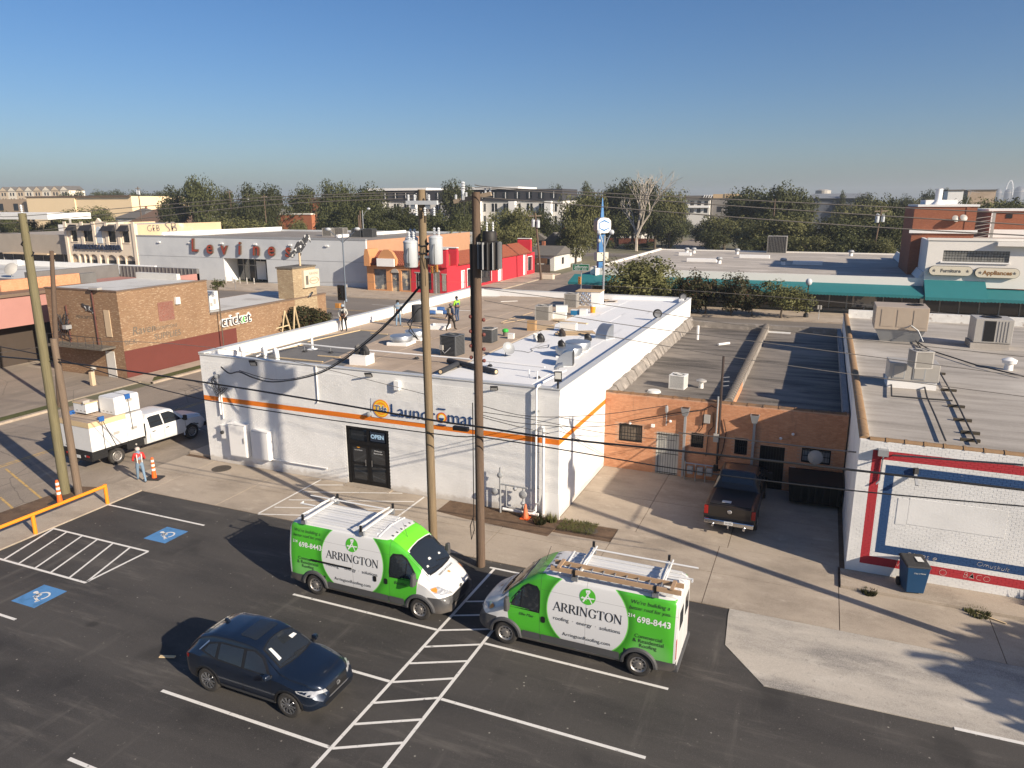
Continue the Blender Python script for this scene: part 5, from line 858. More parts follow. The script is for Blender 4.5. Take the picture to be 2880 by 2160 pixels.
rd = thing('red_shop', 'bright red corner shop with clay tile roof and white framed windows', 'building', (0, 0, 0)); RX = -40.6
oh = [(-45.9, -43.2, .6, 3.0), (-42.9, -41.8, .1, 3.2), (-41.4, -40.75, .5, 2.9)]
wm = MB(); wall_with_holes(wm, -46.65, RX, 0, 4.0, 67., 67.4, oh); wm.build('front_wall', M_REDW, rd)
for x0, x1, z0, z1 in oh: MB().box(x0, 67.2, z0, x1, 67.25, z1).build('shop_window', GLASS, rd); [MB().tube([(x0+(x1-x0)*(i+.5)/7, 66.96, z0), (x0+(x1-x0)*(i+.5)/7, 66.96, z1)], .02, 4).build('security_bar', M_ACL, rd) for i in range(7)]; MB().box(x0-.1, 66.93, z1, x1+.1, 66.995, z1+.12).build('window_head', M_ACL, rd)
MB().prism([(-42.95, 3.2)]+[(-42.35-.6*math.cos(rad(t)), 3.2+.6*math.sin(rad(t))) for t in range(0, 181, 30)]+[(-41.75, 3.2)], 66.9, 66.995).build('fanlight', M_ACL, rd)
sh = [(71.6, 72.6, .4, 3.0), (73.6, 76.6, .5, 3.1), (78.6, 82.4, .5, 3.2), (85.2, 86.6, .2, 3.4), (96.5, 97.6, .2, 4.0), (98.6, 100.6, .8, 3.3)]
wm = MB(); wall_with_holes(wm, 67.4, 102, 0, 4.0, RX-.4, RX, sh, 'y'); wm.build('side_wall', M_REDW, rd)
for y0, y1, z0, z1 in sh: MB().box(RX-.2, y0, z0, RX-.15, y1, z1).build('side_window' if y1-y0 > 1.5 else 'white_door', GLASS if y1-y0 > 1.5 else WHITE, rd); fr_ = MB(); fr_.box(RX-.02, y0-.12, z0, RX+.03, y0, z1+.12); fr_.box(RX-.02, y1, z0, RX+.03, y1+.12, z1+.12); fr_.box(RX-.02, y0, z1, RX+.03, y1, z1+.12); fr_.build('window_trim', WHITE, rd)
MB().box(-46.6, 67.4, 0, RX-.4, 102, 3.9).build('body', M_REDW, rd)
MB().hexa([(-46.6, 66.6, 4.0), (RX-.6, 66.6, 4.0), (RX-.6, 69.2, 4.0), (-46.6, 69.2, 4.0), (-46.6, 66.65, 4.05), (RX-.6, 66.65, 4.05), (RX-.6, 69.2, 5.6), (-46.6, 69.2, 5.6)]).build('roof_slope', M_CLAY, rd); tiles(rd, -46.6, RX-.6, 66.6, 4.05, 69.2, 5.6)
MB().hexa([(RX-2.4, 70.3, 4.), (RX+.35, 70.3, 4.), (RX+.35, 100, 4.), (RX-2.4, 100, 4.), (RX-2.4, 70.3, 5.7), (RX+.3, 70.3, 4.06), (RX+.3, 100, 4.06), (RX-2.4, 100, 5.7)]).build('roof_slope', M_CLAY, rd); tiles(rd, 70.3, 99.8, RX+.35, 4.06, RX-2.4, 5.7, 'y')
for y_ in (67.0, 70.2, 99.9): MB().prism([(y_-.35, 3.9), (y_+.45, 3.9), (y_+.4, 6.0), (y_+.1, 6.5), (y_-.2, 6.2)], RX-2.5, RX+.12, 'x').build('shaped_gable', M_REDW, rd); MB().box(RX-2.5, y_-.25, 6.5, RX+.15, y_+.35, 6.62).build('gable_cap', WHITE, rd)
MB().box(-46.5, 70, 3.9, RX-2.5, 102, 4.0).build('roof', M_WROOF, rd)
for i, (x_, y_) in enumerate(((-45.5, 73), (-43.8, 73.6), (-44.4, 76))): louvred('rooftop_unit', 'small grey unit behind the red shop tile roof, '+['left', 'right', 'rear'][i]+' one', (x_, y_, 4.0), 1.3, 1.1, 1.6, .05, M_ACL, 'plant on the red shop roof', n=6)
# ================================================================ LONG STORE WITH TEAL AWNING
M_TEAL = mat('teal_canvas', (.018, .16, .175), .75, var=.08, sc=1.2); M_GROOF = streaky('pale_gravel_roof', (.45, .405, .355), (.31, .28, .245), (.54, .49, .435)); M_CAT = mat('off_white_stucco', (.76, .73, .68), .75, var=.05, sc=.5)
st = thing('furniture_store', 'long white store with teal awning and flat grey roof across the boulevard', 'building', (0, 0, 0))
MB().box(-19.4, 68, 3.2, 20, 68.3, 4.45).build('fascia', M_CAT, st); MB().box(-19.4, 68.3, 0, -19.1, 113, 4.5).build('side_wall', M_CAT, st); MB().box(-19.1, 112.7, 0, 45, 113, 4.4).build('rear_wall', M_CAT, st); MB().box(-19.1, 68.3, 3.8, 20, 112.7, 4.2).build('roof', M_GROOF, st)
MB().box(-19.0, 69.2, .14, 44, 69.25, 3.2).build('shop_glass', GLASS, st); MB().box(-19.3, 68.7, 0, 44, 69.2, .45).build('stall_riser', M_TANB, st)
for i in range(33): MB().box(-18.9+1.95*i, 69.05, .45, -18.78+1.95*i, 69.19, 3.2).build('mullion', M_ACL, st)
for i in range(10): MB().box(-17+6.1*i, 69.3, .4, -14.5+6.1*i, 70.6, 1.2+.5*(i % 3)).build('shown_furniture', (WOODP, M_CAT, CARD)[i % 3], st); MB().box(-15+6.1*i, 69.1, 2.5, -13+6.1*i, 69.18, 2.95).build('window_banner', mat('orange_red_banner', (.35, .07, .03), .6), st)
q = PY(2160+830*.3255, 450+1240*.3255, 69); MB().box(q.x-1.3, 69.0, .7, q.x+1.3, 69.04, 2.9).build('window_poster', mat('city_poster', (.55, .48, .40), .6, var=.5, sc=1, col2=(.12, .11, .12), sc2=.8, amt=(.5, .56)), st)
def awning(x0, x1, ytop, ztop, yfront, zfront, drop=.28):
    a = MB(); n = int((x1-x0)/.35)
    a.face([(x0, yfront, zfront), (x1, yfront, zfront), (x1, ytop, ztop), (x0, ytop, ztop)]); a.face([(x0, yfront, zfront), (x0, ytop, ztop), (x0, ytop, zfront)]); a.face([(x1, yfront, zfront), (x1, ytop, zfront), (x1, ytop, ztop)])
    a.face([(x0, ytop-.01, ztop-.02), (x1, ytop-.01, ztop-.02), (x1, yfront+.01, zfront-.02), (x0, yfront+.01, zfront-.02)]); a.build('awning', M_TEAL, st)
    v = MB()
    for i in range(n):
        xa, xb = x0+(x1-x0)*i/n, x0+(x1-x0)*(i+1)/n; pts = [(xa, zfront)]+[(xa+(xb-xa)*t, zfront-drop-.07*math.sin(math.pi*t)) for t in (0, .25, .5, .75, 1)]+[(xb, zfront)]; v.face([(x, yfront-.005, z) for x, z in pts])
    tag(v.build('scalloped_valance', M_TEAL, st), kind='stuff')
    for i in range(int((x1-x0)/3)+1): xx = x0+.05+(x1-x0-.1)*i/max(1, int((x1-x0)/3)); MB().tube([(xx, yfront+.05, zfront-.05), (xx, ytop-.05, zfront-.3)], .025, 5).build('awning_strut', GREYM, st)
awning(-21.6, 20, 68, 3.55, 65.2, 2.75); awning(20.05, 26.0, 68, 4.5, 64.9, 2.65); awning(26.05, 44, 68, 3.5, 65.2, 2.65)
MB().box(-21.6, 68, 3.1, -19.4, 76, 3.3).build('canopy_return', M_TEAL, st)
# taller block
tb = thing('appliance_store', 'two storey white store block with glass block window and two oval signs', 'building', (0, 0, 0))
wm = MB(); wall_with_holes(wm, 20, 45, 3.6, 8.7, 67.7, 68.2, [(21.6, 27.9, 6.4, 7.62)]); wm.build('front_wall', M_CAT, tb); MB().box(20, 68.2, 0, 20.3, 87, 8.7).build('side_wall', mat('pale_stucco', (.74, .73, .71), .75, var=.05, sc=.5), tb); MB().box(20.3, 68.2, 8., 45, 87, 8.4).build('roof', M_GROOF, tb); MB().box(19.9, 67.6, 8.7, 45, 68.2, 8.95).build('coping', M_CAT, tb); MB().box(26.5, 66.9, 8.2, 45, 67.69, 8.65).build('upper_ledge', M_CAT, tb)
MB().box(21.6, 67.95, 6.4, 27.9, 68.0, 7.62).build('window_back', GLASS, tb); gb = MB().box(-.125, 0, -.125, .125, .08, .125).data('glass_block', mat('glass_block_pane', (.20, .20, .19), .2, var=.6, sc=4))
for i in range(22):
    for j in range(4): o = link('glass_block', gb, tb); o.location = (21.78+.284*i, 67.86, 6.57+.295*j)
MB().box(21.4, 67.55, 6.25, 28.0, 67.69, 6.4).build('sill', WHITE, tb)
MB().hexa([(19.4, 68.4, 4.3), (20, 68.4, 4.3), (20, 104, 4.3), (19.4, 104, 4.3), (19.85, 68.4, 5.1), (20, 68.4, 5.1), (20, 104, 5.3), (19.85, 104, 5.3)]).build('roof_flashing', M_CAT, tb)
M_SIGNC = mat('cream_sign', (.66, .60, .48), .55, var=.04); M_GLD = mat('bronze_letter', (.26, .13, .04), .5); M_GRL = mat('grey_letter', (.12, .115, .11), .5)
def oval(label, x0, x1, z, h, t_, m, star):
    s_ = thing('oval_sign', label, 'sign', ((x0+x1)/2, 67.6, z), 0, 'oval store signs'); hw, r = (x1-x0)/2, h/2
    def pr(k): return [((hw-r)*1+r*k*math.cos(rad(a)), r*k*math.sin(rad(a))) for a in range(-90, 91, 15)]+[(-(hw-r)+r*k*math.cos(rad(a)), r*k*math.sin(rad(a))) for a in range(90, 271, 15)]
    MB().prism(pr(1), -.3, 0.05).build('rim', M_GRL, s_); MB().prism(pr(.93), -.33, -.301).build('board', M_SIGNC, s_); letters(t_, face_ny(0, -.345, 0), m, s_, width=(x1-x0)*(.46 if star else .66), bold=.006)
    for sx in (-1, 1): MB().add(MB().prism([((.2 if k % 2 == 0 else .085)*math.sin(math.pi*k/5), (.2 if k % 2 == 0 else .085)*math.cos(math.pi*k/5)) for k in range(10)], 0, .01, 'z'), face_ny(sx*(hw-.5), -.335, 0)).build('star', M_GRL, s_)
oval('cream oval sign reading Furniture in grey letters', 20.35, 24.6, 5.4, 1.05, 'Furniture', M_GRL, True); oval('cream oval sign reading Appliances in large bronze letters', 24.8, 29.0, 5.3, 1.1, 'Appliances', M_GLD, False)
M_RBR = brickmat('red_penthouse_brick', (.33, .115, .06), (.28, .095, .05), (.38, .15, .08), (.25, .12, .08), .22, .075)
ph = thing('brick_penthouse', 'tall red brick penthouse with white flue and two dishes', 'building', (0, 0, 0)); MB().box(18.9, 75, 0, 25.4, 87, 12.3).build('walls', M_RBR, ph); MB().box(19.2, 74.9, 12.3, 25.6, 87.2, 12.55).build('coping', WHITE, ph); MB().box(20.5, 80, 12.55, 24, 86, 13.1).build('roof_box', WHITE, ph); MB().box(18.6, 74.8, 9.2, 25.7, 75, 9.6).build('base_flashing', WHITE, ph); MB().box(24.3, 74.95, 9.6, 24.6, 75, 12.3).build('drain_pipe', M_RBR, ph); MB().lathe([(.8, 12.55), (.45, 12.9), (.38, 13.2), (.38, 14.4)], 14, (21.6, 78, 0)).build('flue', WHITE, ph, True)
for i, (x_, z_) in enumerate(((23.3, 11.0), (24.1, 11.1))): t = thing('satellite_dish', ['left', 'right'][i]+' of the two dishes on the red brick penthouse', 'satellite dish', (x_, 74.9, z_)); d_ = MB().lathe([(.01, .0), (.25, .03), (.42, .12)], 18, axis='y', caps=False).build('dish', M_ACL, t, True); d_.location = (0, -.5, 0); d_.rotation_euler = (-.5, 0, .3); MB().tube([(0, 0, -.3), (0, -.45, 0)], .03).build('arm', GREYM, t)
t = thing('tv_aerial', 'thin old television aerial above the penthouse roof', 'aerial', (24.9, 80, 12.5)); MB().tube([(0, 0, 0), (.35, 0, 1.6)], .03).build('mast', GREYM, t); MB().tube([(-.7, 0, 1.9), (1.3, 0, 1.4)], .02).build('boom', GREYM, t); [MB().tube([(-.5+.4*i, -.5, 1.85-.1*i), (-.5+.4*i, .5, 1.85-.1*i)], .012, 4).build('element', GREYM, t) for i in range(4)]
t = thing('roof_stair', 'white lattice ladder cage beside the penthouse', 'ladder', (26.3, 76, 8.4)); MB().box(.9, -.05, 0, 1.2, .05, 3.2).build('panel', M_ACL, t)
for i in range(6): MB().bar((-.7, 0, .3+i*.45), (.9, 0, .7+i*.42), .06, .06).build('brace', M_ACL, t)
p2_ = thing('brick_penthouse', 'smaller red brick roof house with barred window at the right', 'building', (0, 0, 0)); MB().box(28.6, 85, 0, 40, 95, 11.7).build('walls', M_RBR, p2_); MB().box(28.2, 84.7, 11.7, 40.3, 95.3, 11.95).build('coping', WHITE, p2_); MB().box(28.9, 84.93, 8.4, 40, 84.98, 9.4).build('base_flashing', WHITE, p2_); MB().box(30.2, 84.95, 10.8, 30.9, 84.99, 11.3).build('window', BLACK, p2_); MB().box(28.6, 84.9, 8.4, 28.75, 84.99, 11.7).build('corner_pipe', WHITE, p2_)
# roof furniture on the long store
RT = lambda x, y, z=4.2: G(1440+x*.3255, 450+y*.3255, z); RD = lambda x, y, z=4.2: G(2160+x*.3255, 450+y*.3255, z)
for i, q in enumerate((RT(1265, 885), RT(1570, 805), RT(1510, 805), RT(1945, 815), RT(1790, 895), RD(130, 905), RD(715, 830))): t = thing('roof_vent', 'small turbine vent on the long store roof, '+['nearest the bushy tree', 'rear left', 'by the far upstand', 'rear centre', 'before the skylight', 'right of centre', 'in the shaded part'][i], 'roof vent', q, 0, 'vents on the long store roof'); MB().lathe([(.3, 0), (.28, .5)], 12).build('stack', WHITE, t, True); MB().lathe([(.35, .5), (.5, .7), (.35, .95), (.05, 1.0)], 14).build('turbine', GREYM, t, True)
for i, (q, w_) in enumerate(((RT(1640, 880), 4.4), (RT(2095, 848), 4.6), (RD(340, 905), 4.0), (RT(1495, 825), 2.))): tag(MB().box(-w_/2, -.5, 0, w_/2, .5, .5).build('skylight_curb', WHITE, bevel=.03), 'low white skylight curb on the long store roof, '+['in the middle', 'farther right', 'rightmost in the sun', 'small one at the back'][i], 'skylight', 'skylights of the long store').location = q
q = RD(75, 800); t = louvred('rooftop_unit', 'tall grey cabinet unit at the back of the long store roof', (q.x, q.y, q.z), 3.2, 2.6, 2.9, 0, M_ACL, 'plant on the long store roof', n=12)
# chevron pylon sign
sg = thing('pylon_sign', 'blue pylon with white hexagon sign and slim spire', 'sign', (-18.1, 68.6, 0), rad(38)); M_PYL = mat('blue_steel', (.045, .16, .36), .5, .2, var=.25, sc=2)
MB().box(-.5, -.35, 3.2, .35, .35, 9.2).build('pylon', M_PYL, sg); MB().hexa([(-.28, -.2, 10.8), (.2, -.2, 10.8), (.2, .2, 10.8), (-.28, .2, 10.8), (-.06, -.04, 13.5), (.02, -.04, 13.5), (.02, .04, 13.5), (-.06, .04, 13.5)]).build('spire', M_PYL, sg); MB().tube([(-.02, 0, 13.5), (-.02, 0, 13.9)], .03).build('finial', M_ACL, sg)
hx = [(-.95, -.6), (-.6, -.95), (0, -1.02), (.6, -.95), (.95, -.6), (.98, 0), (.95, .6), (.6, .95), (0, 1.02), (-.6, .95), (-.95, .6), (-.98, 0)]
MB().prism([(x, z+10.0) for x, z in hx], -.75, .6).build('sign_cabinet', mat('tan_cabinet', (.45, .36, .27), .6), sg); MB().prism([(x*.97, z*.97+10.0) for x, z in hx], -.78, -.751).build('sign_face', WHITE, sg)
hh = [(0, .75), (.72, .38), (.72, -.38), (0, -.75), (-.72, -.38), (-.72, .38)]; hi = [(0, .52), (.62, .30), (.62, -.30), (0, -.52), (-.62, -.30), (-.62, .30)]
rg = MB()
for k_ in range(6): a, b, c_, d_ = hh[k_], hh[(k_+1) % 6], hi[(k_+1) % 6], hi[k_]; rg.prism([(u, v+10.0) for u, v in (a, b, c_, d_)], -.80, -.781)
rg.build('sign_hexagon', mat('sign_blue', (.05, .19, .42), .5), sg); MB().box(-.85, -.65, 5.4, .75, .55, 6.5).build('lower_cabinet', M_SIGNC, sg); MB().box(-.95, -.45, 3.2, .5, .45, 4.45).build('base', M_CAT, sg); MB().ball((-.55, -.4, 8.0), .28, 10).build('lamp_globe', M_ACL, sg, True)
# ================================================================ BUILDINGS FAR BEHIND
M_SHING = mat('grey_shingle', (.13, .12, .11), .9, var=.2, sc=1.5); M_SHINB = mat('brown_shingle', (.15, .095, .065), .9, var=.2, sc=1.5); M_SIDING = mat('white_siding', (.62, .60, .56), .7, var=.06); M_BEIG = mat('beige_siding', (.70, .56, .40), .75, var=.06)
def house(name, label, x0, x1, y0, y1, h, rh, wm_, rm, axis='x', win=3, hip=0., z0=0., cat='house', group='houses behind the boulevard'):
    t = thing(name, label, cat, (0, 0, z0), 0, group); MB().box(x0, y0, 0, x1, y1, h).build('walls', wm_, t); e = .5; r = MB()
    if axis == 'x': a, b = x0-e, x1+e; m = (y0+y1)/2; q = hip*(y1-y0)/2; P = [(a, y0-e, h), (b, y0-e, h), (b, y1+e, h), (a, y1+e, h), (a+q, m, h+rh), (b-q, m, h+rh)]; F = [(0, 1, 5, 4), (2, 3, 4, 5), (1, 2, 5), (3, 0, 4), (3, 2, 1, 0)]
    else: a, b = y0-e, y1+e; m = (x0+x1)/2; q = hip*(x1-x0)/2; P = [(x0-e, a, h), (x1+e, a, h), (x1+e, b, h), (x0-e, b, h), (m, a+q, h+rh), (m, b-q, h+rh)]; F = [(1, 2, 5, 4), (3, 0, 4, 5), (0, 1, 4), (2, 3, 5), (3, 2, 1, 0)]
    for f_ in F: r.face([P[i] for i in f_])
    ro = r.build('roof', rm, t)
    if not hip and axis == 'y': MB().face([(x0, y0-.02, h), (x1, y0-.02, h), (m, y0-.02, h+rh*.93)]).build('gable', wm_, t)
    if not hip and axis == 'x': MB().face([(x1+.02, y0, h), (x1+.02, y1, h), (x1+.02, m, h+rh*.93)]).build('gable', wm_, t)
    for i in range(win):
        xx = x0+(x1-x0)*(i+.5)/win; w_ = MB().box(xx-.55, y0-.05, h*.35, xx+.55, y0-.002, h*.78).build('window', GLASS, t); MB().box(xx-.65, y0-.08, h*.35-.12, xx+.65, y0-.052, h*.35).build('sill', WHITE, w_)
    yy = (y0+y1)/2; MB().box(x1+.002, yy-.6, h*.35, x1+.05, yy+.6, h*.78).build('window', GLASS, t); MB().box((x0+x1)/2-.3, (y0+y1)/2+.4, h+rh*.5, (x0+x1)/2+.3, (y0+y1)/2+1.0, h+rh+.8).build('chimney', M_RBR, ro); return t
house('bungalow', 'white bungalow with grey gable roof behind the red fence', -58, -46, 212, 224, 3.0, 2.2, M_SIDING, M_SHING, 'x', 4); house('bungalow', 'low wide house with grey roof behind the white bungalow', -60, -41, 236, 250, 4.2, 3.0, M_SIDING, M_SHING, 'x', 5)
house('bungalow', 'beige two storey house among dark trees', -70, -64.5, 290, 300, 8.6, 3.4, M_BEIG, M_SHING, 'y', 3); house('cottage', 'white cottage with grey gable behind the red shop', -46.5, -41.5, 122, 134, 4.2, 2.6, M_SIDING, M_SHING, 'y', 2); house('cottage', 'small white porch house beside the leaning pole', -47.5, -38.8, 108, 118, 3.0, 1.6, M_SIDING, M_SHING, 'x', 3)
house('cottage', 'dark roofed white house left of the light green tree', -55, -48, 128, 142, 4.8, 2.8, M_SIDING, M_SHING, 'y', 2)
for i, (x0, x1, y0, h, rh, rm, l_) in enumerate(((-214, -189, 160, 6.9, 4.6, M_SHINB, 'large hipped brown roofed house behind the cream wall'), (-227, -213, 165, 8.2, 3.4, M_SHING, 'dark hipped roof house left of the brown roofed one'), (-292, -271, 230, 11.5, 4.6, M_SHING, 'grey hipped roof house beyond the tan warehouse'), (-262, -252, 232, 12.0, 3.8, M_SHINB, 'small brown roofed house among the trees'), (-276, -255, 222, 9.2, 4.0, M_SHING, 'long dark roofed house below the tall trees'), (-206, -194, 200, 9.5, 2.6, M_SHING, 'white gabled garage under the utility poles'))): house('house', l_, x0, x1, y0, y0+14, h, rh, (M_BEIG, M_SIDING)[i % 2], rm, 'x', 4, .9 if i < 5 else 0)
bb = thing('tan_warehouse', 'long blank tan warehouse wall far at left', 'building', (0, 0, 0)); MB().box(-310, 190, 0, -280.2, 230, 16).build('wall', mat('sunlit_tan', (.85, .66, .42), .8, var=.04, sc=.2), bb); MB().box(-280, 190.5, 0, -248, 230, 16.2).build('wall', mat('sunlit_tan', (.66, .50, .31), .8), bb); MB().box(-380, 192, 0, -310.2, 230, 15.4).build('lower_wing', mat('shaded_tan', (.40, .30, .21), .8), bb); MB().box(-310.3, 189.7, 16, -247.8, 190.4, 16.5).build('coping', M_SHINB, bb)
for i in range(6): MB().box(-372+10*i, 191.9, 10.5, -369+10*i, 191.99, 13.5).build('window', GLASS, bb)
hill = MB()
for i in range(24):
    for j in range(10):
        H = lambda a, b: (-900+a*30, 250+b*30, 17*math.exp(-(((a-11)/8)**2))*math.sin(math.pi*min(1, b/10))**.7-.06)
        hill.face([H(i, j), H(i+1, j), H(i+1, j+1), H(i, j+1)])
struct('hill', hill, M_GROUND, smooth=True)
for i in range(8):
    a = PY((18+75*i-40)*.3255, 450+232*.3255, 330); x0 = -544+9.1*i
    t = thing('townhouse', 'pale gabled townhouse on the far rise, '+['first', 'second', 'third', 'fourth', 'fifth', 'sixth', 'seventh', 'eighth'][i]+' from left', 'townhouse', (x0, 330, 12), 0, 'row of gabled townhouses'); m_ = (M_BEIG, mat('pale_stucco2', (.86, .77, .63), .8))[i % 2]
    MB().box(0, 0, -2, 8.9, 12, 10.5).build('walls', m_, t); MB().prism([(-.2, 10.5), (9.1, 10.5), (4.45, 13.6)], -.3, 12.2).build('roof', M_SHING, t); MB().prism([(.3, 10.5), (8.6, 10.5), (4.45, 13.2)], -.36, -.301).build('gable', m_, t)
    for xx, zz in ((2.2, 7.2), (5.2, 7.2), (2.2, 3.2), (5.2, 3.2)): MB().box(xx, -.06, zz, xx+1.4, -.002, zz+2.2).build('window', GLASS, t)
rb_ = thing('red_brick_school', 'orange red brick building among trees with white band', 'building', (0, 0, 0)); M_SCH = mat('school_brick', (.36, .13, .065), .8, var=.1); MB().box(-148.5, 170, 0, -141, 190, 13.4).build('tall_block', M_SCH, rb_); MB().box(-141, 168, 0, -134.5, 190, 11.8).build('front_block', mat('brown_school_brick', (.30, .17, .10), .8), rb_); MB().box(-160, 166, 0, -141.1, 167.9, 9.6).build('low_wing', M_SCH, rb_); MB().box(-160, 165.8, 9.6, -141.2, 168, 10.0).build('band', M_CAT, rb_); MB().box(-149, 169.7, 13.4, -134, 190, 14.6).build('roof', M_SHINB, rb_)
for i in range(4): MB().box(-140+1.4*i, 167.93, 9.0, -139.4+1.4*i, 167.99, 10.8).build('window', GLASS, rb_)
MB().box(-147.5, 169.93, 11.2, -143.5, 169.99, 12.6).build('window', GLASS, rb_)
ap = thing('apartment_block', 'long dark topped apartment block with white lower storeys', 'building', (0, 0, 0)); M_DKG = mat('charcoal_siding', (.045, .045, .052), .7)
MB().box(-142, 200, 0, -69, 215, 13.6).build('lower_storeys', M_SIDING, ap); MB().box(-142, 199.6, 13.6, -69, 215, 17.3).build('dark_storey', M_DKG, ap)
for a, b in ((-142, -118), (-108, -84)): MB().box(a, 199, 17.3, b, 216, 18.1).build('white_roof_edge', WHITE, ap)
for i in range(17):
    x_ = -140+4.2*i
    for z0, z1 in ((14.4, 16.4), (10.2, 12.8), (6.2, 8.8)): w_ = MB().box(x_, 199.5 if z0 > 14 else 199.93, z0, x_+1.9, 199.58 if z0 > 14 else 199.99, z1).build('window', GLASS, ap); MB().box(x_+.85, 199.45 if z0 > 14 else 199.88, z0, x_+1.05, 199.49 if z0 > 14 else 199.92, z1).build('mullion', WHITE, w_)
for i in range(6): MB().box(-137+12.5*i, 198, 4, -134.8+12.5*i, 199.9, 13.5).build('bay', WHITE, ap)
wa = thing('apartment_block', 'white apartment block with dark roof and open upper balconies far at right', 'building', (0, 0, 0)); MB().box(-52, 330, 0, -41.5, 345, 14.2).build('walls', M_SIDING, wa); MB().prism([(-54.5, 14.2), (-40.8, 14.2), (-42.5, 16), (-53, 16)], 328.5, 346).build('roof', M_SHING, wa)
for i in range(3):
    for z_ in (8.2, 11.6): MB().box(-50.5+3.2*i, 329.93, z_, -48.8+3.2*i, 329.99, z_+1.9).build('window', GLASS, wa)
MB().box(-51.5, 328.6, 10.5, -41.6, 329.9, 11.3).build('balcony', WHITE, wa)
cb_ = thing('unfinished_block', 'bare grey building shell with tan top under construction', 'building', (0, 0, 0)); MB().box(-41, 332, 0, -29.4, 345, 14.8).build('shell', mat('bare_sheathing', (.22, .205, .19), .85, var=.25, sc=.5), cb_); MB().box(-40.5, 331.5, 14.8, -29.2, 345, 16.6).build('top_storey', WOODP, cb_)
for i in range(7): MB().box(-35.2+.85*i, 331.2, 14.9, -34.9+.85*i, 331.45, 16.9).build('stud', LUM, cb_)
for i in range(2): MB().box(-38.5+5*i, 331.93, 8.5, -36.5+5*i, 331.99, 11).build('opening', BLACK, cb_)
for i in range(4): MB().prism([(-44.6+1.1*i, 14.6), (-44.3+1.1*i, 14.6), (-43.6+1.1*i, 16.3), (-43.9+1.1*i, 16.3)], 327.8, 328.4).build('fin', WHITE, wa)
dk = thing('grey_hall', 'wide dark grey hall roof behind the trees at right', 'building', (0, 0, 0)); MB().box(2, 300, 0, 24, 330, 14.3).build('walls', mat('slate_blue_wall', (.10, .11, .13), .7), dk); MB().hexa([(1, 299, 14.3), (25, 299, 14.3), (25, 331, 14.3), (1, 331, 14.3), (3, 306, 16.2), (23, 306, 16.2), (23, 325, 16.2), (3, 325, 16.2)]).build('roof', mat('slate_roof', (.20, .215, .235), .6), dk); MB().lathe([(4, 16), (4, 19), (2, 19.6)], 18, (6, 420, 0)).build('tank', M_ACL, dk)
for i, (x0, x1, y0, z1, l_) in enumerate(((38, 41.5, 200, 15.6, 'small white block above the trees left of the flue'), (44, 50.5, 210, 15.7, 'flat beige block behind the white flue'))): t = thing('far_block', l_, 'building', (0, 0, 0)); MB().box(x0, y0, 0, x1, y0+8, z1).build('walls', (WHITE, M_TANB)[i], t); MB().box(x0-.2, y0-.2, z1, x1+.2, y0+8.2, z1+.3).build('roof', M_SHING, t)
t = thing('far_canopy', 'white flat filling station canopy at far left', 'canopy', (0, 0, 0)); a, b = PY(0, 610, 100), PY(132, 600, 100); MB().box(a.x-20, 100, a.z-.6, b.x, 112, a.z+1.).build('deck', WHITE, t); [MB().tube([(a.x+4+7*i, 106, 0), (a.x+4+7*i, 106, a.z-.6)], .3).build('column', M_ACL, t) for i in range(3)]
# bridge arch and domes on the skyline
t = thing('bridge_arch', 'slender white bridge arch on the horizon at right', 'bridge', (480, 2500, 0)); MB().tube([(-9*math.cos(rad(a)), 0, 30+40*math.sin(rad(a))) for a in range(0, 181, 12)], 1.6, 8).build('arch', WHITE, t, True); MB().box(-40, -6, 24, 40, 6, 30).build('deck', M_ACL, t)
for i, (x_, r_, z_) in enumerate(((481, 12, 40), (456, 9, 36), (433, 9, 38))): t = thing('domed_hall', 'grey dome on the skyline by the white arch, '+['right and largest', 'middle', 'left'][i]+' one', 'building', (x_, 2380, 0), 0, 'grey domes on the skyline'); MB().lathe([(r_, 0), (r_, z_), (r_*.85, z_+r_*.5), (r_*.5, z_+r_*.85), (.5, z_+r_)], 18).build('dome', mat('grey_dome', (.12, .13, .15), .6), t, True); MB().lathe([(r_*1.04, z_-2), (r_*1.04, z_)], 18).build('drum_band', M_ACL, t)
# fence and gravel yard behind the red shop
fn = thing('red_fence', 'long reddish board fence before the white bungalow', 'fence', (-60, 205, 0)); fb_ = MB().box(-.09, -.02, 0, .09, .02, 1.9).data('board', mat('red_brown_board', (.16, .055, .035), .8, var=.3, sc=2))
for i in range(105): o = link('board', fb_, fn); o.location = (.2+i*.19, RN.uniform(-.01, .01), RN.uniform(0, .05))
for z_ in (.4, 1.5): MB().box(0, .03, z_, 20, .08, z_+.1).build('rail', M_SHINB, fn)
fn = thing('picket_fence', 'pale picket panel beside the blue pylon', 'fence', (-57, 196, 0)); fb_ = MB().box(-.12, -.02, 0, .12, .02, 1.7).data('picket', LUM)
for i in range(16): o = link('picket', fb_, fn); o.location = (i*.36, 0, 0)
fn = thing('yard_fence', 'low dark board fence behind the gravel corner', 'fence', (-46, 104.5, 0)); fb_ = MB().box(-.14, -.02, 0, .14, .02, 1.5).data('board', mat('grey_brown_board', (.09, .065, .05), .85, var=.3))
for i in range(26): o = link('board', fb_, fn); o.location = (i*.3, 0, RN.uniform(0, .06))

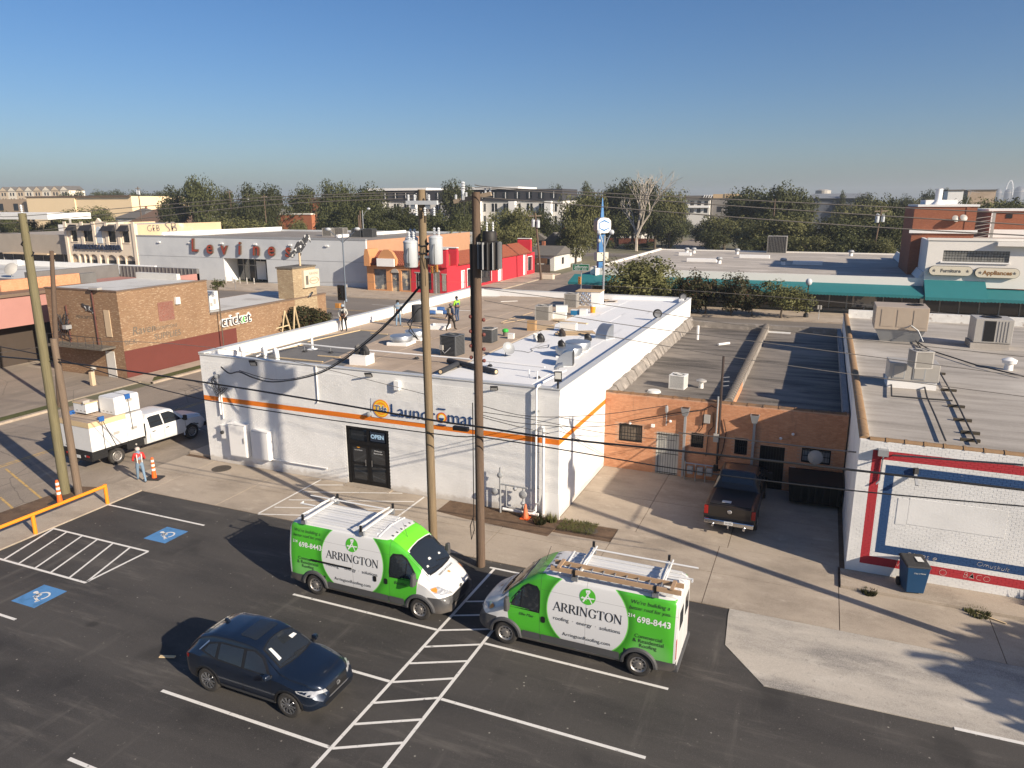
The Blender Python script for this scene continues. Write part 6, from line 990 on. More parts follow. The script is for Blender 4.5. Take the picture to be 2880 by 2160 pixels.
# ================================================================ TREES
def leafmat(name, a, b, c3):
    s = NT(name, .65, 0, .25); p = s.pos(); oi = s.n('ObjectInfo'); c = s.mix(s.rmp(s.noise(p, .55, 3), .35, .68), a, b); c = s.mix(s.math('MULTIPLY', s.rmp(s.noise(p, 3.5, 2), .5, .75), .7), c, c3)
    f = s.math('MULTIPLY_ADD', oi.outputs['Random'], .5, .75); m = s.n('Mix', data_type='RGBA', blend_type='MULTIPLY'); m.inputs[0].default_value = 1; s.put(m.inputs[6], c); s.t.links.new(s.vec(f, f, s.math('MULTIPLY', f, .95)), m.inputs[7]); s.put(s.b.inputs['Base Color'], m.outputs[2])
    tr = s.n('BsdfTranslucent'); s.t.links.new(m.outputs[2], tr.inputs[0]); ms_ = s.n('MixShader'); ms_.inputs[0].default_value = .2; out = s.t.nodes['Material Output']; s.t.links.new(s.b.outputs[0], ms_.inputs[1]); s.t.links.new(tr.outputs[0], ms_.inputs[2]); s.t.links.new(ms_.outputs[0], out.inputs[0]); return s.m
M_LF = leafmat('oak_leaves', (.070, .078, .028), (.038, .045, .018), (.125, .122, .048)); M_LF2 = leafmat('olive_leaves', (.135, .135, .052), (.088, .092, .036), (.19, .175, .076)); M_LFR = leafmat('red_tipped_leaves', (.055, .06, .024), (.04, .042, .018), (.16, .05, .035)); M_LFY = leafmat('dry_leaves', (.12, .115, .055), (.08, .08, .035), (.18, .155, .085))
M_BARK = mat('grey_bark', (.10, .08, .06), .9, var=.3, sc=3, bump=.5, bsc=8); M_BARKW = mat('white_bark', (.42, .37, .31), .85, var=.3, sc=1.2)
def crown(seed, n_cl, leaves, lf, shape=(.5, .5, .5), zc=.6, cl=.17, spread=.8, up=.3):
    """leaf clumps through an uneven unit crown (height 1, base at 0)"""
    r = random.Random(seed); mb = MB(); lobes = [(r.uniform(-.24, .24), r.uniform(-.24, .24), r.uniform(-.16, .18), r.uniform(.55, 1.)) for _ in range(7)]
    for i in range(n_cl):
        lx, ly, lz, ls = lobes[i % 7]
        while True:
            x, y, z = r.uniform(-1, 1), r.uniform(-1, 1), r.uniform(-1, 1); d = x*x+y*y+z*z
            if .20 < d < 1: break
        cx, cy, cz = lx+x*shape[0]*ls*spread, ly+y*shape[1]*ls*spread, zc+lz+z*shape[2]*ls*spread; rr = cl*r.uniform(.55, 1.2)
        for k_ in range(int(leaves*r.uniform(.6, 1.3))):
            a, b_ = r.uniform(0, 6.283), math.acos(r.uniform(-.75, 1)); q = rr*r.uniform(.45, 1.05)**.6
            n = Vector((math.sin(b_)*math.cos(a), math.sin(b_)*math.sin(a), math.cos(b_))); p_ = Vector((cx, cy, cz))+n*q*Vector((1, 1, .8)).length/1.62
            nn = (n+Vector((r.gauss(0, .55), r.gauss(0, .55), r.gauss(up, .5)))).normalized(); t_ = nn.cross(Vector((r.random(), r.random(), r.random()))).normalized(); u_ = nn.cross(t_); s_ = lf*r.uniform(.6, 1.35)
            mb.face([p_-t_*s_, p_+u_*s_*.55, p_+t_*s_, p_-u_*s_*.55])
    return mb
def trunk(seed, h=.62, r0=.032, limbs=7):
    r = random.Random(seed); mb = MB(); mb.tube([(0, 0, -.02), (.01, 0, .15), (-.01, .01, .32), (.01, 0, h)], [r0*1.3, r0, r0*.8, r0*.3], 7)
    for i in range(limbs): a = r.uniform(0, 6.28); z = r.uniform(.22, .5); l = r.uniform(.2, .36); mb.tube([(0, 0, z), (l*.5*math.cos(a), l*.5*math.sin(a), z+l*.45), (l*math.cos(a+.2), l*math.sin(a+.2), z+l*.85)], [r0*.55, r0*.36, r0*.1], 5)
    return mb
PROTO = []
for i, (seed, ncl, lv_, lf, shp, zc, m_) in enumerate(((1, 95, 85, .023, (.52, .52, .40), .58, M_LF), (2, 105, 82, .022, (.46, .46, .46), .56, M_LF), (3, 90, 85, .023, (.55, .50, .38), .60, M_LF), (4, 95, 82, .023, (.48, .48, .44), .56, M_LF2), (5, 80, 85, .025, (.56, .5, .36), .60, M_LF2), (6, 90, 82, .023, (.5, .5, .46), .52, M_LF))):
    PROTO.append((trunk(seed).data('trunk', M_BARK, True), crown(seed, ncl, lv_, lf, shp, zc).data('crown', m_)))
NT_ = [0]
def tree(px, py, wpx, Y, k=None, label=None, name='tree', group='trees behind the boulevard', sx=.98):
    top = PY(px, py, Y); H = max(2.5, top.z); d = (top-CAM).length; W = wpx/FPX*d*sx; i = NT_[0]; NT_[0] += 1; tm, cm = PROTO[k if k is not None else (i*7+3) % 3]
    t = thing(name, label, 'tree', (top.x, top.y, 0), RN.uniform(0, 6.28), group); t.scale = (W, W, H/1.13); link('trunk', tm, t); link('crown', cm, t); return t
ROWS = [  # px, py(top), width px, world Y, prototype
 (550, 474, 95, 150, 0), (482, 509, 95, 150, 1), (618, 515, 75, 160, 2), (703, 499, 95, 150, 1), (260, 570, 110, 150, 3), (163, 583, 70, 120, 4), (16, 583, 60, 118, 0), (651, 596, 120, 115, 3), (95, 608, 100, 105, 1), (170, 612, 80, 106, 2),
 (752, 500, 105, 160, 0), (840, 507, 95, 170, 2), (925, 489, 90, 150, 1), (967, 492, 80, 152, 0), (1032, 502, 120, 140, 2), (752, 600, 80, 125, 5), (902, 600, 75, 125, 5), (827, 605, 55, 122, 4), (961, 560, 130, 125, 1), (1013, 552, 150, 130, 0), (1062, 582, 120, 115, 2), (997, 598, 110, 112, 5),
 (1270, 487, 95, 190, 0), (1312, 509, 70, 190, 1), (1143, 562, 130, 130, 2), (1190, 587, 130, 125, 0), (1241, 582, 120, 130, 1), (1290, 582, 95, 125, 2), (1306, 622, 90, 110, 4), (1110, 617, 120, 112, 1), (1371, 602, 105, 115, 3), (1413, 566, 90, 120, 4),
 (1564, 503, 60, 235, 0), (1642, 499, 80, 232, 1), (1635, 520, 130, 137, 3), (1622, 600, 95, 120, 4), (1463, 557, 85, 118, 4), (1460, 613, 100, 110, 3), (1531, 569, 80, 132, 0), (1785, 482, 125, 190, 0), (1830, 490, 90, 192, 1), (1707, 508, 90, 190, 2), (1743, 503, 80, 195, 0), (1896, 512, 95, 192, 3),
 (1733, 572, 120, 186, 1), (1847, 558, 105, 186, 2), (1886, 592, 90, 178, 5), (1922, 607, 60, 240, 1), (1863, 626, 45, 200, 0), (2133, 507, 145, 190, 0), (2091, 549, 110, 188, 2), (2042, 592, 130, 170, 3), (1993, 614, 85, 200, 1), (2012, 634, 80, 165, 0), (2124, 597, 140, 150, 1),
 (2209, 499, 125, 180, 2), (2250, 516, 85, 182, 0), (2193, 582, 165, 140, 4), (2258, 576, 130, 145, 1), (2368, 526, 36, 300, 1), (2430, 528, 70, 250, 0), (2453, 545, 140, 160, 3), (2502, 536, 85, 172, 2), (2404, 598, 150, 140, 0), (2342, 600, 105, 138, 1), (2502, 600, 100, 135, 2), (2297, 647, 110, 125, 4), (2388, 648, 130, 124, 1), (2160, 650, 130, 128, 0), (2470, 655, 90, 122, 3),
 (2612, 521, 55, 300, 0), (2658, 519, 50, 300, 1), (2694, 529, 70, 205, 2), (2762, 539, 140, 150, 3), (2811, 546, 130, 148, 0), (2864, 542, 120, 152, 1), (2762, 582, 90, 120, 5), (2540, 538, 60, 260, 2), (2600, 545, 60, 240, 3), (2860, 600, 100, 118, 3)]
for i, (px, py, w_, Y, k) in enumerate(ROWS):
    a, b = ('left', 'centre', 'right')[min(2, px//960)], ('dark rounded', 'dark upright', 'dark spreading', 'olive upright', 'olive spreading', 'dark bushy')[k]
    near = [q for q in ROWS if q[4] == k and q[0]//960 == px//960]; near.sort(); o_ = ['first', 'second', 'third', 'fourth', 'fifth', 'sixth', 'seventh', 'eighth', 'ninth', 'tenth', 'eleventh'][near.index((px, py, w_, Y, k))]
    tree(px, py, w_, Y, k, f'{b} tree in the {a} third of the skyline, {o_} of that shape from left')
for i in range(9): tree(195+34*i, 527+RN.uniform(-4, 5), 60, 300, i % 3, 'distant dark tree in the far left hedge line, '+['first', 'second', 'third', 'fourth', 'fifth', 'sixth', 'seventh', 'eighth', 'ninth'][i]+' from left', group='far left hedge line')
# far woodland to the horizon
wd = MB(); r_ = random.Random(5)
for i in range(520):
    y = r_.uniform(340, 1500); x = CAM.x-(y+27)*math.tan(rad(23))+r_.uniform(-.78, .72)*(y+27); h = r_.uniform(8, 13); w_ = r_.uniform(4, 8)
    for k_ in range(46):
        a, b_ = r_.uniform(0, 6.28), math.acos(r_.uniform(-.3, 1)); n = Vector((math.sin(b_)*math.cos(a), math.sin(b_)*math.sin(a), math.cos(b_))); c_ = Vector((x+n.x*w_, y+n.y*w_, h*.55+n.z*h*.45)); t_ = n.cross(Vector((r_.random()-.5, r_.random()-.5, r_.random()))).normalized(); u_ = n.cross(t_); s_ = r_.uniform(.8, 1.7); wd.face([c_-t_*s_, c_-u_*s_, c_+t_*s_, c_+u_*s_])
tag(wd.build('distant_woodland', M_LF), 'far woodland fading to the horizon', 'woodland', kind='stuff')
# bare sycamore
t = thing('bare_sycamore', 'bare pale branched sycamore before the big dark trees', 'tree', PY(1790, 690, 172)); t.location.z = 0
def branch(mb, p_, d_, l, r, dep, rr):
    e = p_+d_*l; m = p_.lerp(e, .5)+Vector((rr.uniform(-.1, .1), rr.uniform(-.1, .1), 0))*l; mb.tube([p_, m, e], [r, r*.8, r*.6], 5)
    if dep: 
        for k_ in range(3): nd = (d_+Vector((rr.uniform(-.7, .7), rr.uniform(-.5, .5), rr.uniform(-.1, .5)))).normalized(); branch(mb, e if k_ else m, nd, l*rr.uniform(.6, .8), r*.6, dep-1, rr)
bm_ = MB(); branch(bm_, Vector((0, 0, 0)), Vector((.05, 0, 1)), 7.5, .42, 4, random.Random(8)); bm_.build('trunk', M_BARKW, t, True); bm_ = MB(); branch(bm_, Vector((0, 0, 4)), Vector((.5, 0, .9)).normalized(), 6.5, .35, 4, random.Random(18)); bm_.build('limb', M_BARKW, t, True)
# street trees and shrubs
SHR = {}
def shrub(label, x, y, w_, h, m_, seed, name='street_tree', cat='tree', group='street trees along the boulevard', lf=.035, ncl=95, lv_=60, zc=.55, shp=(.5, .5, .48), cl=.15, up=.3, tr=True, z=0.):
    t = thing(name, label, cat, (x, y, z), seed, group); crown(seed, ncl, lv_, lf, shp, zc, cl, up=up).build('crown', m_, t); t.scale = (w_, w_, h)
    trunk(seed, .6, .02, 6).build('trunk', M_BARK, t, True) if tr else trunk(seed, .35, .025, 9).build('stem', M_BARK, t, True); return t
q = PY(1780, 717, 60); bt = shrub('dense bushy green tree before the teal awning', q.x, 60, 8.2, q.z*.93, M_LF2, 21, lf=.026, ncl=120, lv_=70, zc=.5, cl=.16, z=.1)
sp = MB(); rr = random.Random(3)
for i in range(46): a = rr.uniform(0, 6.28); l = rr.uniform(.25, .52); z0 = rr.uniform(.5, .75); b_ = rr.uniform(.15, .5); p0 = Vector((b_*.4*math.cos(a), b_*.4*math.sin(a), z0)); p1 = p0+Vector((b_*math.cos(a)*.7, b_*math.sin(a)*.7, l*.75)); sp.tube([p0, p0.lerp(p1, .6)+Vector((0, 0, .03)), p1], [.004, .003, .001], 4); [sp.face([p0.lerp(p1, u)+Vector((rr.gauss(0, .012), rr.gauss(0, .012), rr.gauss(0, .01))) for _ in range(4)]) for u in (.4, .5, .6, .7, .8, .9, .97) for _ in range(2)]
sp.build('upright_shoots', M_LFY, bt)
for i, (px, py, w_, m_, l_) in enumerate(((1868, 775, 4.6, M_LF2, 'round olive street tree right of the bushy green tree'), (1990, 770, 5.2, M_LFR, 'thin brown green street tree before the teal awning'), (2062, 778, 4.6, M_LFR, 'low reddish street tree in the middle of the row'), (2120, 810, 4.0, M_LFR, 'small reddish street tree left of the lamp'), (2205, 800, 5.4, M_LF2, 'round olive street tree beside the globe lamp'), (1930, 815, 5.0, M_LFR, 'bushy low street tree behind the white parapet corner'), (1720, 810, 5., M_LF, 'dark low shrub tree behind the grey lamp pole'))): q = PY(px, py, 60.5); shrub(l_, q.x, 60.5, w_, max(2.2, q.z), m_, 30+i, lf=.03, z=.1)
q = PX(540+950*.3255, 800+300*.3255, -36.6); shrub('wide red tipped shrub beside the low brick wing', -36.9, 30.3, 4.6, 3.3, M_LFR, 51, 'photinia_shrub', 'shrub', 'shrubs by the buildings', .03, 120, 70, .5, (.52, .52, .42), tr=False)
q = PX(1765*.3255, 450+980*.3255, -38.2); t = thing('small_palm', 'tiny dark tree standing on the pharmacy corner', 'tree', (-38.0, 20.6, 0)); shrub_ = crown(61, 26, 40, .04, (.5, .5, .22), .8, .16); shrub_.v = [(x*1.3, y*1.3, 5.8+(z-.5)*1.6) for x, y, z in shrub_.v]; shrub_.build('crown', M_LF, t); MB().tube([(0, 0, 0), (0, 0, 6.6)], .05, 6).build('trunk', M_BARK, t)
for i, (px, py, Y, w_, h) in enumerate(((1762, 693, 180, 3.2, 2.0), (1786, 694, 179, 3.4, 2.1), (1808, 690, 181, 3, 2.), (1830, 686, 190, 4.5, 2.2), (1712, 690, 180, 3.4, 2.6))): q = PY(px, py, Y); shrub('rounded garden bush before the red fence, '+['second from left', 'third', 'fourth', 'rightmost', 'leftmost'][i], q.x, Y, w_, h, M_LF, 70+i, 'garden_bush', 'bush', 'garden bushes by the far corner', .05, 40, 40, .45, (.5, .5, .4), tr=False)
# grasses and weeds
def tuft(label, p_, r, h, n, m_, seed, name='grass_tuft'):
    rr = random.Random(seed); mb = MB()
    for i in range(n): a, d = rr.uniform(0, 6.28), r*math.sqrt(rr.random()); x, y = d*math.cos(a), d*math.sin(a); l = h*rr.uniform(.5, 1.2); b_ = rr.uniform(0, 6.28); w_ = .02+.015*h; ex, ey = x+l*.5*math.cos(a)*rr.uniform(.2, 1), y+l*.5*math.sin(a)*rr.uniform(.2, 1); mb.face([(x-w_*math.cos(b_), y-w_*math.sin(b_), 0), (x+w_*math.cos(b_), y+w_*math.sin(b_), 0), (ex, ey, l)])
    o = mb.build(name, m_); o.location = p_; return tag(o, label, 'grass', 'tufts and weeds')
tuft('clump of tall green grass behind the far roof edge', (-13.2, 38.5, .13), 2.2, 2.2, 900, M_LF2, 1); tuft('green weeds growing at the white building corner', (-.15, -.35, .0), .2, .28, 120, M_LF2, 2); tuft('dark dead weed in the dirt bed', (-.55, -.7, .0), .25, .35, 150, M_LFR, 3); tuft('green weed by the kerb near the blue bin', Z(870, 1135, 2160, 1300)+Vector((0, 0, .0)), .22, .16, 200, M_LFR, 4)
tuft('leafy weed with a dry branch near the alley kerb', Z(1810, 1310, 2160, 1300), .35, .14, 300, M_LF2, 5); tuft('weeds at the foot of the mural wall by the right edge', (16.9, -.5, .08), .4, .4, 250, M_LF2, 6)
q = Z(1350, 1120, 1380, 1280, .18083); mb = MB(); rr = random.Random(9)
for i in range(900): x, y = rr.uniform(-.75, .75), rr.uniform(-.55, .55); mb.face([(x, y, 0), (x+.025, y+.01, 0), (x+rr.uniform(-.05, .05), y+rr.uniform(-.05, .05), rr.uniform(.04, .14))])
o = mb.build('grass_square', M_LF2); o.location = (q.x, q.y, .005); tag(o, 'square patch of green grass in the concrete alley', 'grass', kind='stuff')
# ================================================================ VEHICLES
def curve(pts, x, sm=0.):
    X = np.array([p[0] for p in pts]); V = np.array([p[1] for p in pts]); v = np.interp(x, X, V)
    if sm:
        g = np.linspace(-sm, sm, 9); v = np.mean([np.interp(np.clip(x+d, X[0], X[-1]), X, V) for d in g], axis=0)
    return v
def loft(L, zb, zt, zs, w_, wt, r=.12, crown_=.03, sm=.08, n=72, extra=()):
    """closed car body, front at x=0: curves of underside, top, shoulder height, half width and top half width along x"""
    xs = np.unique(np.concatenate([np.linspace(0, L, n), np.array(extra, float)])) if len(extra) else np.linspace(0, L, n)
    ZB, ZT, ZS, W, WT = (curve(c, xs, sm) for c in (zb, zt, zs, w_, wt)); mb = MB(); m = None
    for i, x in enumerate(xs):
        b, t, s_, a, c = ZB[i], ZT[i], min(ZS[i], ZT[i]-.03), W[i], min(WT[i], W[i]-.004); rr = min(r, (t-s_)*.6, c*.5)
        h = [(0, b), (a*.80, b), (a*.95, b+.05), (a*.99, b+.14), (a, (b+s_)/2), (a, s_*.75+b*.25), (a*.992, s_)]
        for u in (.25, .5, .75): y0 = a*.992+(c-a*.992)*u; h.append((y0+.012*math.sin(math.pi*u), s_+(t-rr-s_)*u))
        h += [(c, t-rr), (c-rr*.13, t-rr*.5), (c-rr*.5, t-rr*.13), (c-rr, t), (c*.55, t+crown_*.7), (0, t+crown_)]
        ring = [(x, y, z) for y, z in h]+[(x, -y, z) for y, z in reversed(h[1:-1])]; k = len(ring); mb.v += ring
        if i:
            for j in range(k): a0 = (i-1)*k+j; a1 = (i-1)*k+(j+1) % k; mb.f.append((a0, a1, a1+k, a0+k)); mb.m.append(0)
    mb.f.append(tuple(range(k))[::-1]); mb.m.append(0); N = len(xs); mb.f.append(tuple((N-1)*k+j for j in range(k))); mb.m.append(0)
    mb.f = [f[::-1] for f in mb.f]; return mb
def cut_arches(mb, wheels, ra, half, depth=.34):
    """boolean wheel openings; returns mesh (material 1 inside the arches)"""
    me = mb.data('b', BLACK); bm = bmesh.new(); bm.from_mesh(me); bmesh.ops.recalc_face_normals(bm, faces=bm.faces); bm.to_mesh(me); bm.free(); o = link('b', me); cs = []
    for x, z in wheels:
        for s_ in (-1, 1):
            c = MB().lathe([(ra, 0), (ra, depth)], 30, (x, (half-depth+.06)*s_ if s_ > 0 else -(half+.06), z), 'y'); cm = c.data('c', BLACK); bm = bmesh.new(); bm.from_mesh(cm); bmesh.ops.recalc_face_normals(bm, faces=bm.faces); bm.to_mesh(cm); bm.free(); co = link('c', cm); cs.append(co); md = o.modifiers.new('x', 'BOOLEAN'); md.operation = 'DIFFERENCE'; md.solver = 'EXACT'; md.object = co
    dg = bpy.context.evaluated_depsgraph_get(); out = bpy.data.meshes.new_from_object(o.evaluated_get(dg))
    for q in cs+[o]: bpy.data.objects.remove(q)
    while len(out.materials): out.materials.pop()
    for p_ in out.polygons:
        c = p_.center; p_.material_index = 1 if any(abs(math.hypot(c.x-x, c.z-z)-ra) < .03 or (math.hypot(c.x-x, c.z-z) < ra and abs(c.y) < half-depth+.15 and abs(c.y) > .3 and abs(p_.normal.y) > .8) for x, z in wheels) else 0
    return out
class Skin:
    def __init__(s, me): s.t = BVHTree.FromPolygons([v.co[:] for v in me.vertices], [tuple(p.vertices) for p in me.polygons])
    def put(s, o, d, eps):
        h = s.t.ray_cast(Vector(o), Vector(d))
        return None if h[0] is None else h[0]+(h[1] if h[1].dot(Vector(d)) < 0 else -h[1])*eps
def on_skin(mb, sk, frm, eps=.006, cuts=.12):
    """lay flat 2d pieces (u,v in the builder's own axes) on a body. frm(u,v)->(origin, direction)"""
    bm = bmesh.new(); me = mb.data('t', BLACK); bm.from_mesh(me)
    if cuts:
        for ax in (0, 1):
            vals = [v.co[ax] for v in bm.verts]; lo, hi = min(vals), max(vals); n = int((hi-lo)/cuts)
            for i in range(1, n+1): pn = Vector((1, 0, 0)) if ax == 0 else Vector((0, 1, 0)); bmesh.ops.bisect_plane(bm, geom=bm.verts[:]+bm.edges[:]+bm.faces[:], plane_co=pn*(lo+(hi-lo)*i/(n+1)), plane_no=pn)
    bmesh.ops.triangulate(bm, faces=bm.faces[:]); out = MB(); idx = {}; dead = set()
    for v in bm.verts:
        o, d = frm(v.co.x, v.co.y); q = sk.put(o, d, eps)
        if q is None: dead.add(v.index); q = Vector(o)
        idx[v.index] = len(out.v); out.v.append(tuple(q))
    for f in bm.faces:
        if not any(v.index in dead for v in f.verts): out.f.append(tuple(idx[v.index] for v in f.verts)); out.m.append(0)
    bm.free(); bpy.data.meshes.remove(me); return out
def side(s_): return lambda u, v: ((u, s_*3, v), (0, -s_, 0))
def above(u, v): return ((u, v, 5), (0, 0, -1))
def ahead(u, v): return ((-2, u, v), (1, 0, 0))
def P2(pts): mb = MB(); mb.face([(x, y, 0) for x, y in pts]); return mb
def rounded(x0, x1, z0, z1, r=.05):
    pts = []
    for cx, cz, a0 in ((x1-r, z1-r, 0), (x0+r, z1-r, 90), (x0+r, z0+r, 180), (x1-r, z0+r, 270)): pts += [(cx+r*math.cos(rad(a0+a)), cz+r*math.sin(rad(a0+a))) for a in (0, 30, 60, 90)]
    return pts
def wheel(par, x, y, r, wd, s_, rimm, spokes=0, name='wheel', hub=None):
    t = bpy.data.objects.new(name, None); COL.objects.link(t); t.parent = par; t.location = (x, y, r); o = s_*wd/2
    def la(pr, n, m, nm, n_=26): return MB().lathe([(a, s_*b) for a, b in (pr if s_ > 0 else pr)], n_, axis='y', caps=False).build(nm, m, t, True, ang=50)
    la([(r*.60, -wd/2), (r*.93, -wd/2), (r, -wd*.38), (r, wd*.38), (r*.96, wd*.47), (r*.80, wd*.5), (r*.66, wd*.47), (r*.64, wd*.36)], 0, M_TYRE, 'tyre')
    rim = la([(r*.66, wd*.42), (r*.62, wd*.46), (r*.58, wd*.36), (r*.5, wd*.20 if spokes else wd*.30), (r*.3, wd*.20 if spokes else wd*.36), (.01, wd*.20 if spokes else wd*.38)], 0, DARK if spokes else rimm, 'rim')
    if spokes:
        la([(r*.67, wd*.40), (r*.66, wd*.47), (r*.61, wd*.45), (r*.60, wd*.36)], 0, rimm, 'rim_lip')
        for k in range(spokes): a = 2*math.pi*k/spokes; MB().bar((r*.08*math.cos(a), s_*wd*.38, r*.08*math.sin(a)), (r*.63*math.cos(a), s_*wd*.42, r*.63*math.sin(a)), r*.12, .03, up=(0, 1, 0)).build('spoke', rimm, rim)
    else:
        for k in range(10): a = 2*math.pi*k/10; MB().lathe([(r*.065, s_*wd*.335), (r*.065, s_*wd*.372)], 8, (r*.44*math.cos(a), 0, r*.44*math.sin(a)), 'y').build('rim_hole', BLACK, rim)
    MB().lathe([(r*.2, s_*wd*.36), (r*.18, s_*wd*.47), (.01, s_*wd*.48)], 14, axis='y', caps=False).build('hub_cap', hub or rimm, rim, True); return t
M_TYRE = mat('tyre_rubber', (.035, .032, .029), .85, var=.25, sc=4, coord='O'); M_RIM = mat('dull_steel_rim', (.36, .34, .32), .42, .7, var=.15, sc=8, coord='O'); M_ALLOY = mat('alloy_rim', (.42, .43, .45), .25, .9, var=.05, coord='O')
M_CLAD = mat('grey_plastic_cladding', (.068, .068, .071), .6, var=.1, coord='O'); M_LAMP = mat('headlamp', (.42, .43, .45), .12, .3, var=.3, sc=9, coord='O'); M_TAIL = mat('tail_lamp', (.30, .015, .012), .2, var=.1, coord='O'); M_AMB = mat('amber_lamp', (.65, .20, .02), .3, var=0); M_PLATE = mat('number_plate', (.62, .62, .60), .5, var=.05)
M_VGREEN = mat('van_green_vinyl', (.075, .43, .030), .35, var=.05, coord='O', coat=.3); M_VWHITE = mat('van_white', (.66, .66, .65), .38, var=.03, sc=2, coord='O', coat=.3); M_VTXT = mat('van_dark_text', (.03, .032, .036), .5, var=0); M_VTXW = mat('van_white_text', (.72, .72, .72), .45, var=0)
# --- serif capitals for the van name, strokes with thick and thin stems
def serif(word):
    mb = MB(); x = 0; TK, TN, SR = .17, .06, .055
    def st(ax, ay, bx, by, w): d = Vector((bx-ax, by-ay)).normalized(); n = Vector((-d.y, d.x))*w/2; mb.face([(x+ax-n.x, ay-n.y, 0), (x+bx-n.x, by-n.y, 0), (x+bx+n.x, by+n.y, 0), (x+ax+n.x, ay+n.y, 0)])
    def se(cx, y, w): mb.face([(x+cx-w/2, y, 0), (x+cx+w/2, y, 0), (x+cx+w/2, y+SR*.7, 0), (x+cx-w/2, y+SR*.7, 0)])
    def arc(cx, cy, rx, ry, a0, a1, t0, t1, n=14):
        for i in range(n):
            u, v = rad(a0+(a1-a0)*i/n), rad(a0+(a1-a0)*(i+1)/n); w = lambda a: t0+(t1-t0)*abs(math.cos(a))
            mb.face([(x+cx+(rx-k*w(a))*math.cos(a), cy+(ry-k*w(a)*.8)*math.sin(a), 0) for a, k in ((u, 0), (v, 0), (v, 1), (u, 1))])
    for ch in word:
        if ch == 'A': st(.08, 0, .44, 1, TN); st(.42, 1, .82, 0, TK*.95); st(.2, .36, .66, .36, TN); se(.08, 0, .26); se(.80, 0, .32); x += .90
        elif ch == 'R': st(.16, 0, .16, 1, TK); arc(.36, .74, .34, .26, -90, 90, TN, TK); st(.16, .97, .4, .97, TN); st(.16, .5, .4, .5, TN); st(.40, .5, .78, 0, TK*.85); se(.16, 0, .32); se(.08, .96, .2); se(.80, 0, .2); x += .86
        elif ch == 'I': st(.16, 0, .16, 1, TK); se(.16, 0, .34); se(.16, .96, .34); x += .38
        elif ch == 'N': st(.13, 0, .13, 1, TN); st(.13, .98, .77, .02, TK*.95); st(.77, 0, .77, 1, TN); se(.13, 0, .26); se(.08, .96, .22); se(.77, .96, .26); x += .95
        elif ch == 'G': arc(.48, .5, .44, .52, 40, 320, TN, TK); st(.78, .06, .78, .46, TK*.8); se(.76, .43, .34); st(.80, .70, .83, .95, TN); x += .97
        elif ch == 'T': st(.40, 0, .40, 1, TK); st(.03, .97, .77, .97, TN); st(.05, .98, .03, .74, TN*1.1); st(.75, .98, .77, .74, TN*1.1); se(.40, 0, .34); x += .82
        elif ch == 'O': arc(.48, .5, .46, .52, 0, 360, TN, TK, 24); x += .98
    c = x/2; mb.v = [(a-c, b-.5, 0) for a, b, _ in mb.v]; return mb
def van_paint():
    s = NT('van_wrap', .36, 0, .5); p = s.pos('O'); x, y, z = s.xyz(p); s.b.inputs['Coat Weight'].default_value = .35; s.b.inputs['Coat Roughness'].default_value = .05
    CX, CZ, CR = 3.46, 1.55, 1.19
    dx, dz = s.math('SUBTRACT', x, CX), s.math('SUBTRACT', z, CZ); d = s.math('SQRT', s.math('ADD', s.mul(dx, dx), s.mul(dz, dz)))
    zone = s.mul(s.gt(s.math('ADD', x, s.math('MULTIPLY', z, .12)), 1.16), s.lt(z, 2.455), s.lt(x, 5.93), s.gt(s.math('ABSOLUTE', y), .70))
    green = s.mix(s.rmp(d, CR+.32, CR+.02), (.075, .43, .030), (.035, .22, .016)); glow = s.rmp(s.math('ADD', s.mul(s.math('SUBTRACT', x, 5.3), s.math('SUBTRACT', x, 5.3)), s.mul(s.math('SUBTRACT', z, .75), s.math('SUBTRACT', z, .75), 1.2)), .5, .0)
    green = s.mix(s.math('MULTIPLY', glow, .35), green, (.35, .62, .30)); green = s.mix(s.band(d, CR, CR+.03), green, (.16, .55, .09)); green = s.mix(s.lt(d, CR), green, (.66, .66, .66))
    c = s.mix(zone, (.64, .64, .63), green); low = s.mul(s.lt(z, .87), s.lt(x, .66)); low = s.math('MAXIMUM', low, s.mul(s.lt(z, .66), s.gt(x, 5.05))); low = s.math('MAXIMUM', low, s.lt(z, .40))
    seam = s.math('MAXIMUM', s.band(x, 2.03, 2.045), s.math('MAXIMUM', s.band(x, 3.42, 3.43), s.band(z, 2.02, 2.028))); seam = s.mul(seam, s.gt(s.math('ABSOLUTE', y), .7), s.gt(x, 1.9))
    c = s.mix(s.math('MULTIPLY', seam, .6), c, (.05, .05, .05)); c = s.mix(low, c, (.066, .066, .069)); dust = s.math('MULTIPLY', s.rmp(s.math('SUBTRACT', z, s.math('MULTIPLY', s.noise(p, 2, 4), .35)), .55, .2), .35); c = s.mix(dust, c, (.22, .18, .14)); s.col(c)
    s.put(s.b.inputs['Roughness'], s.math('MULTIPLY_ADD', low, .25, .34)); rib = s.mul(s.gt(z, 2.40), s.gt(x, 2.5)); s.bump(s.mul(rib, s.math('SINE', s.math('MULTIPLY', y, 38.))), .6, .02); return s.m
M_VAN = van_paint(); VL = 5.99; VWH = [(.95, .37), (4.99, .37)]
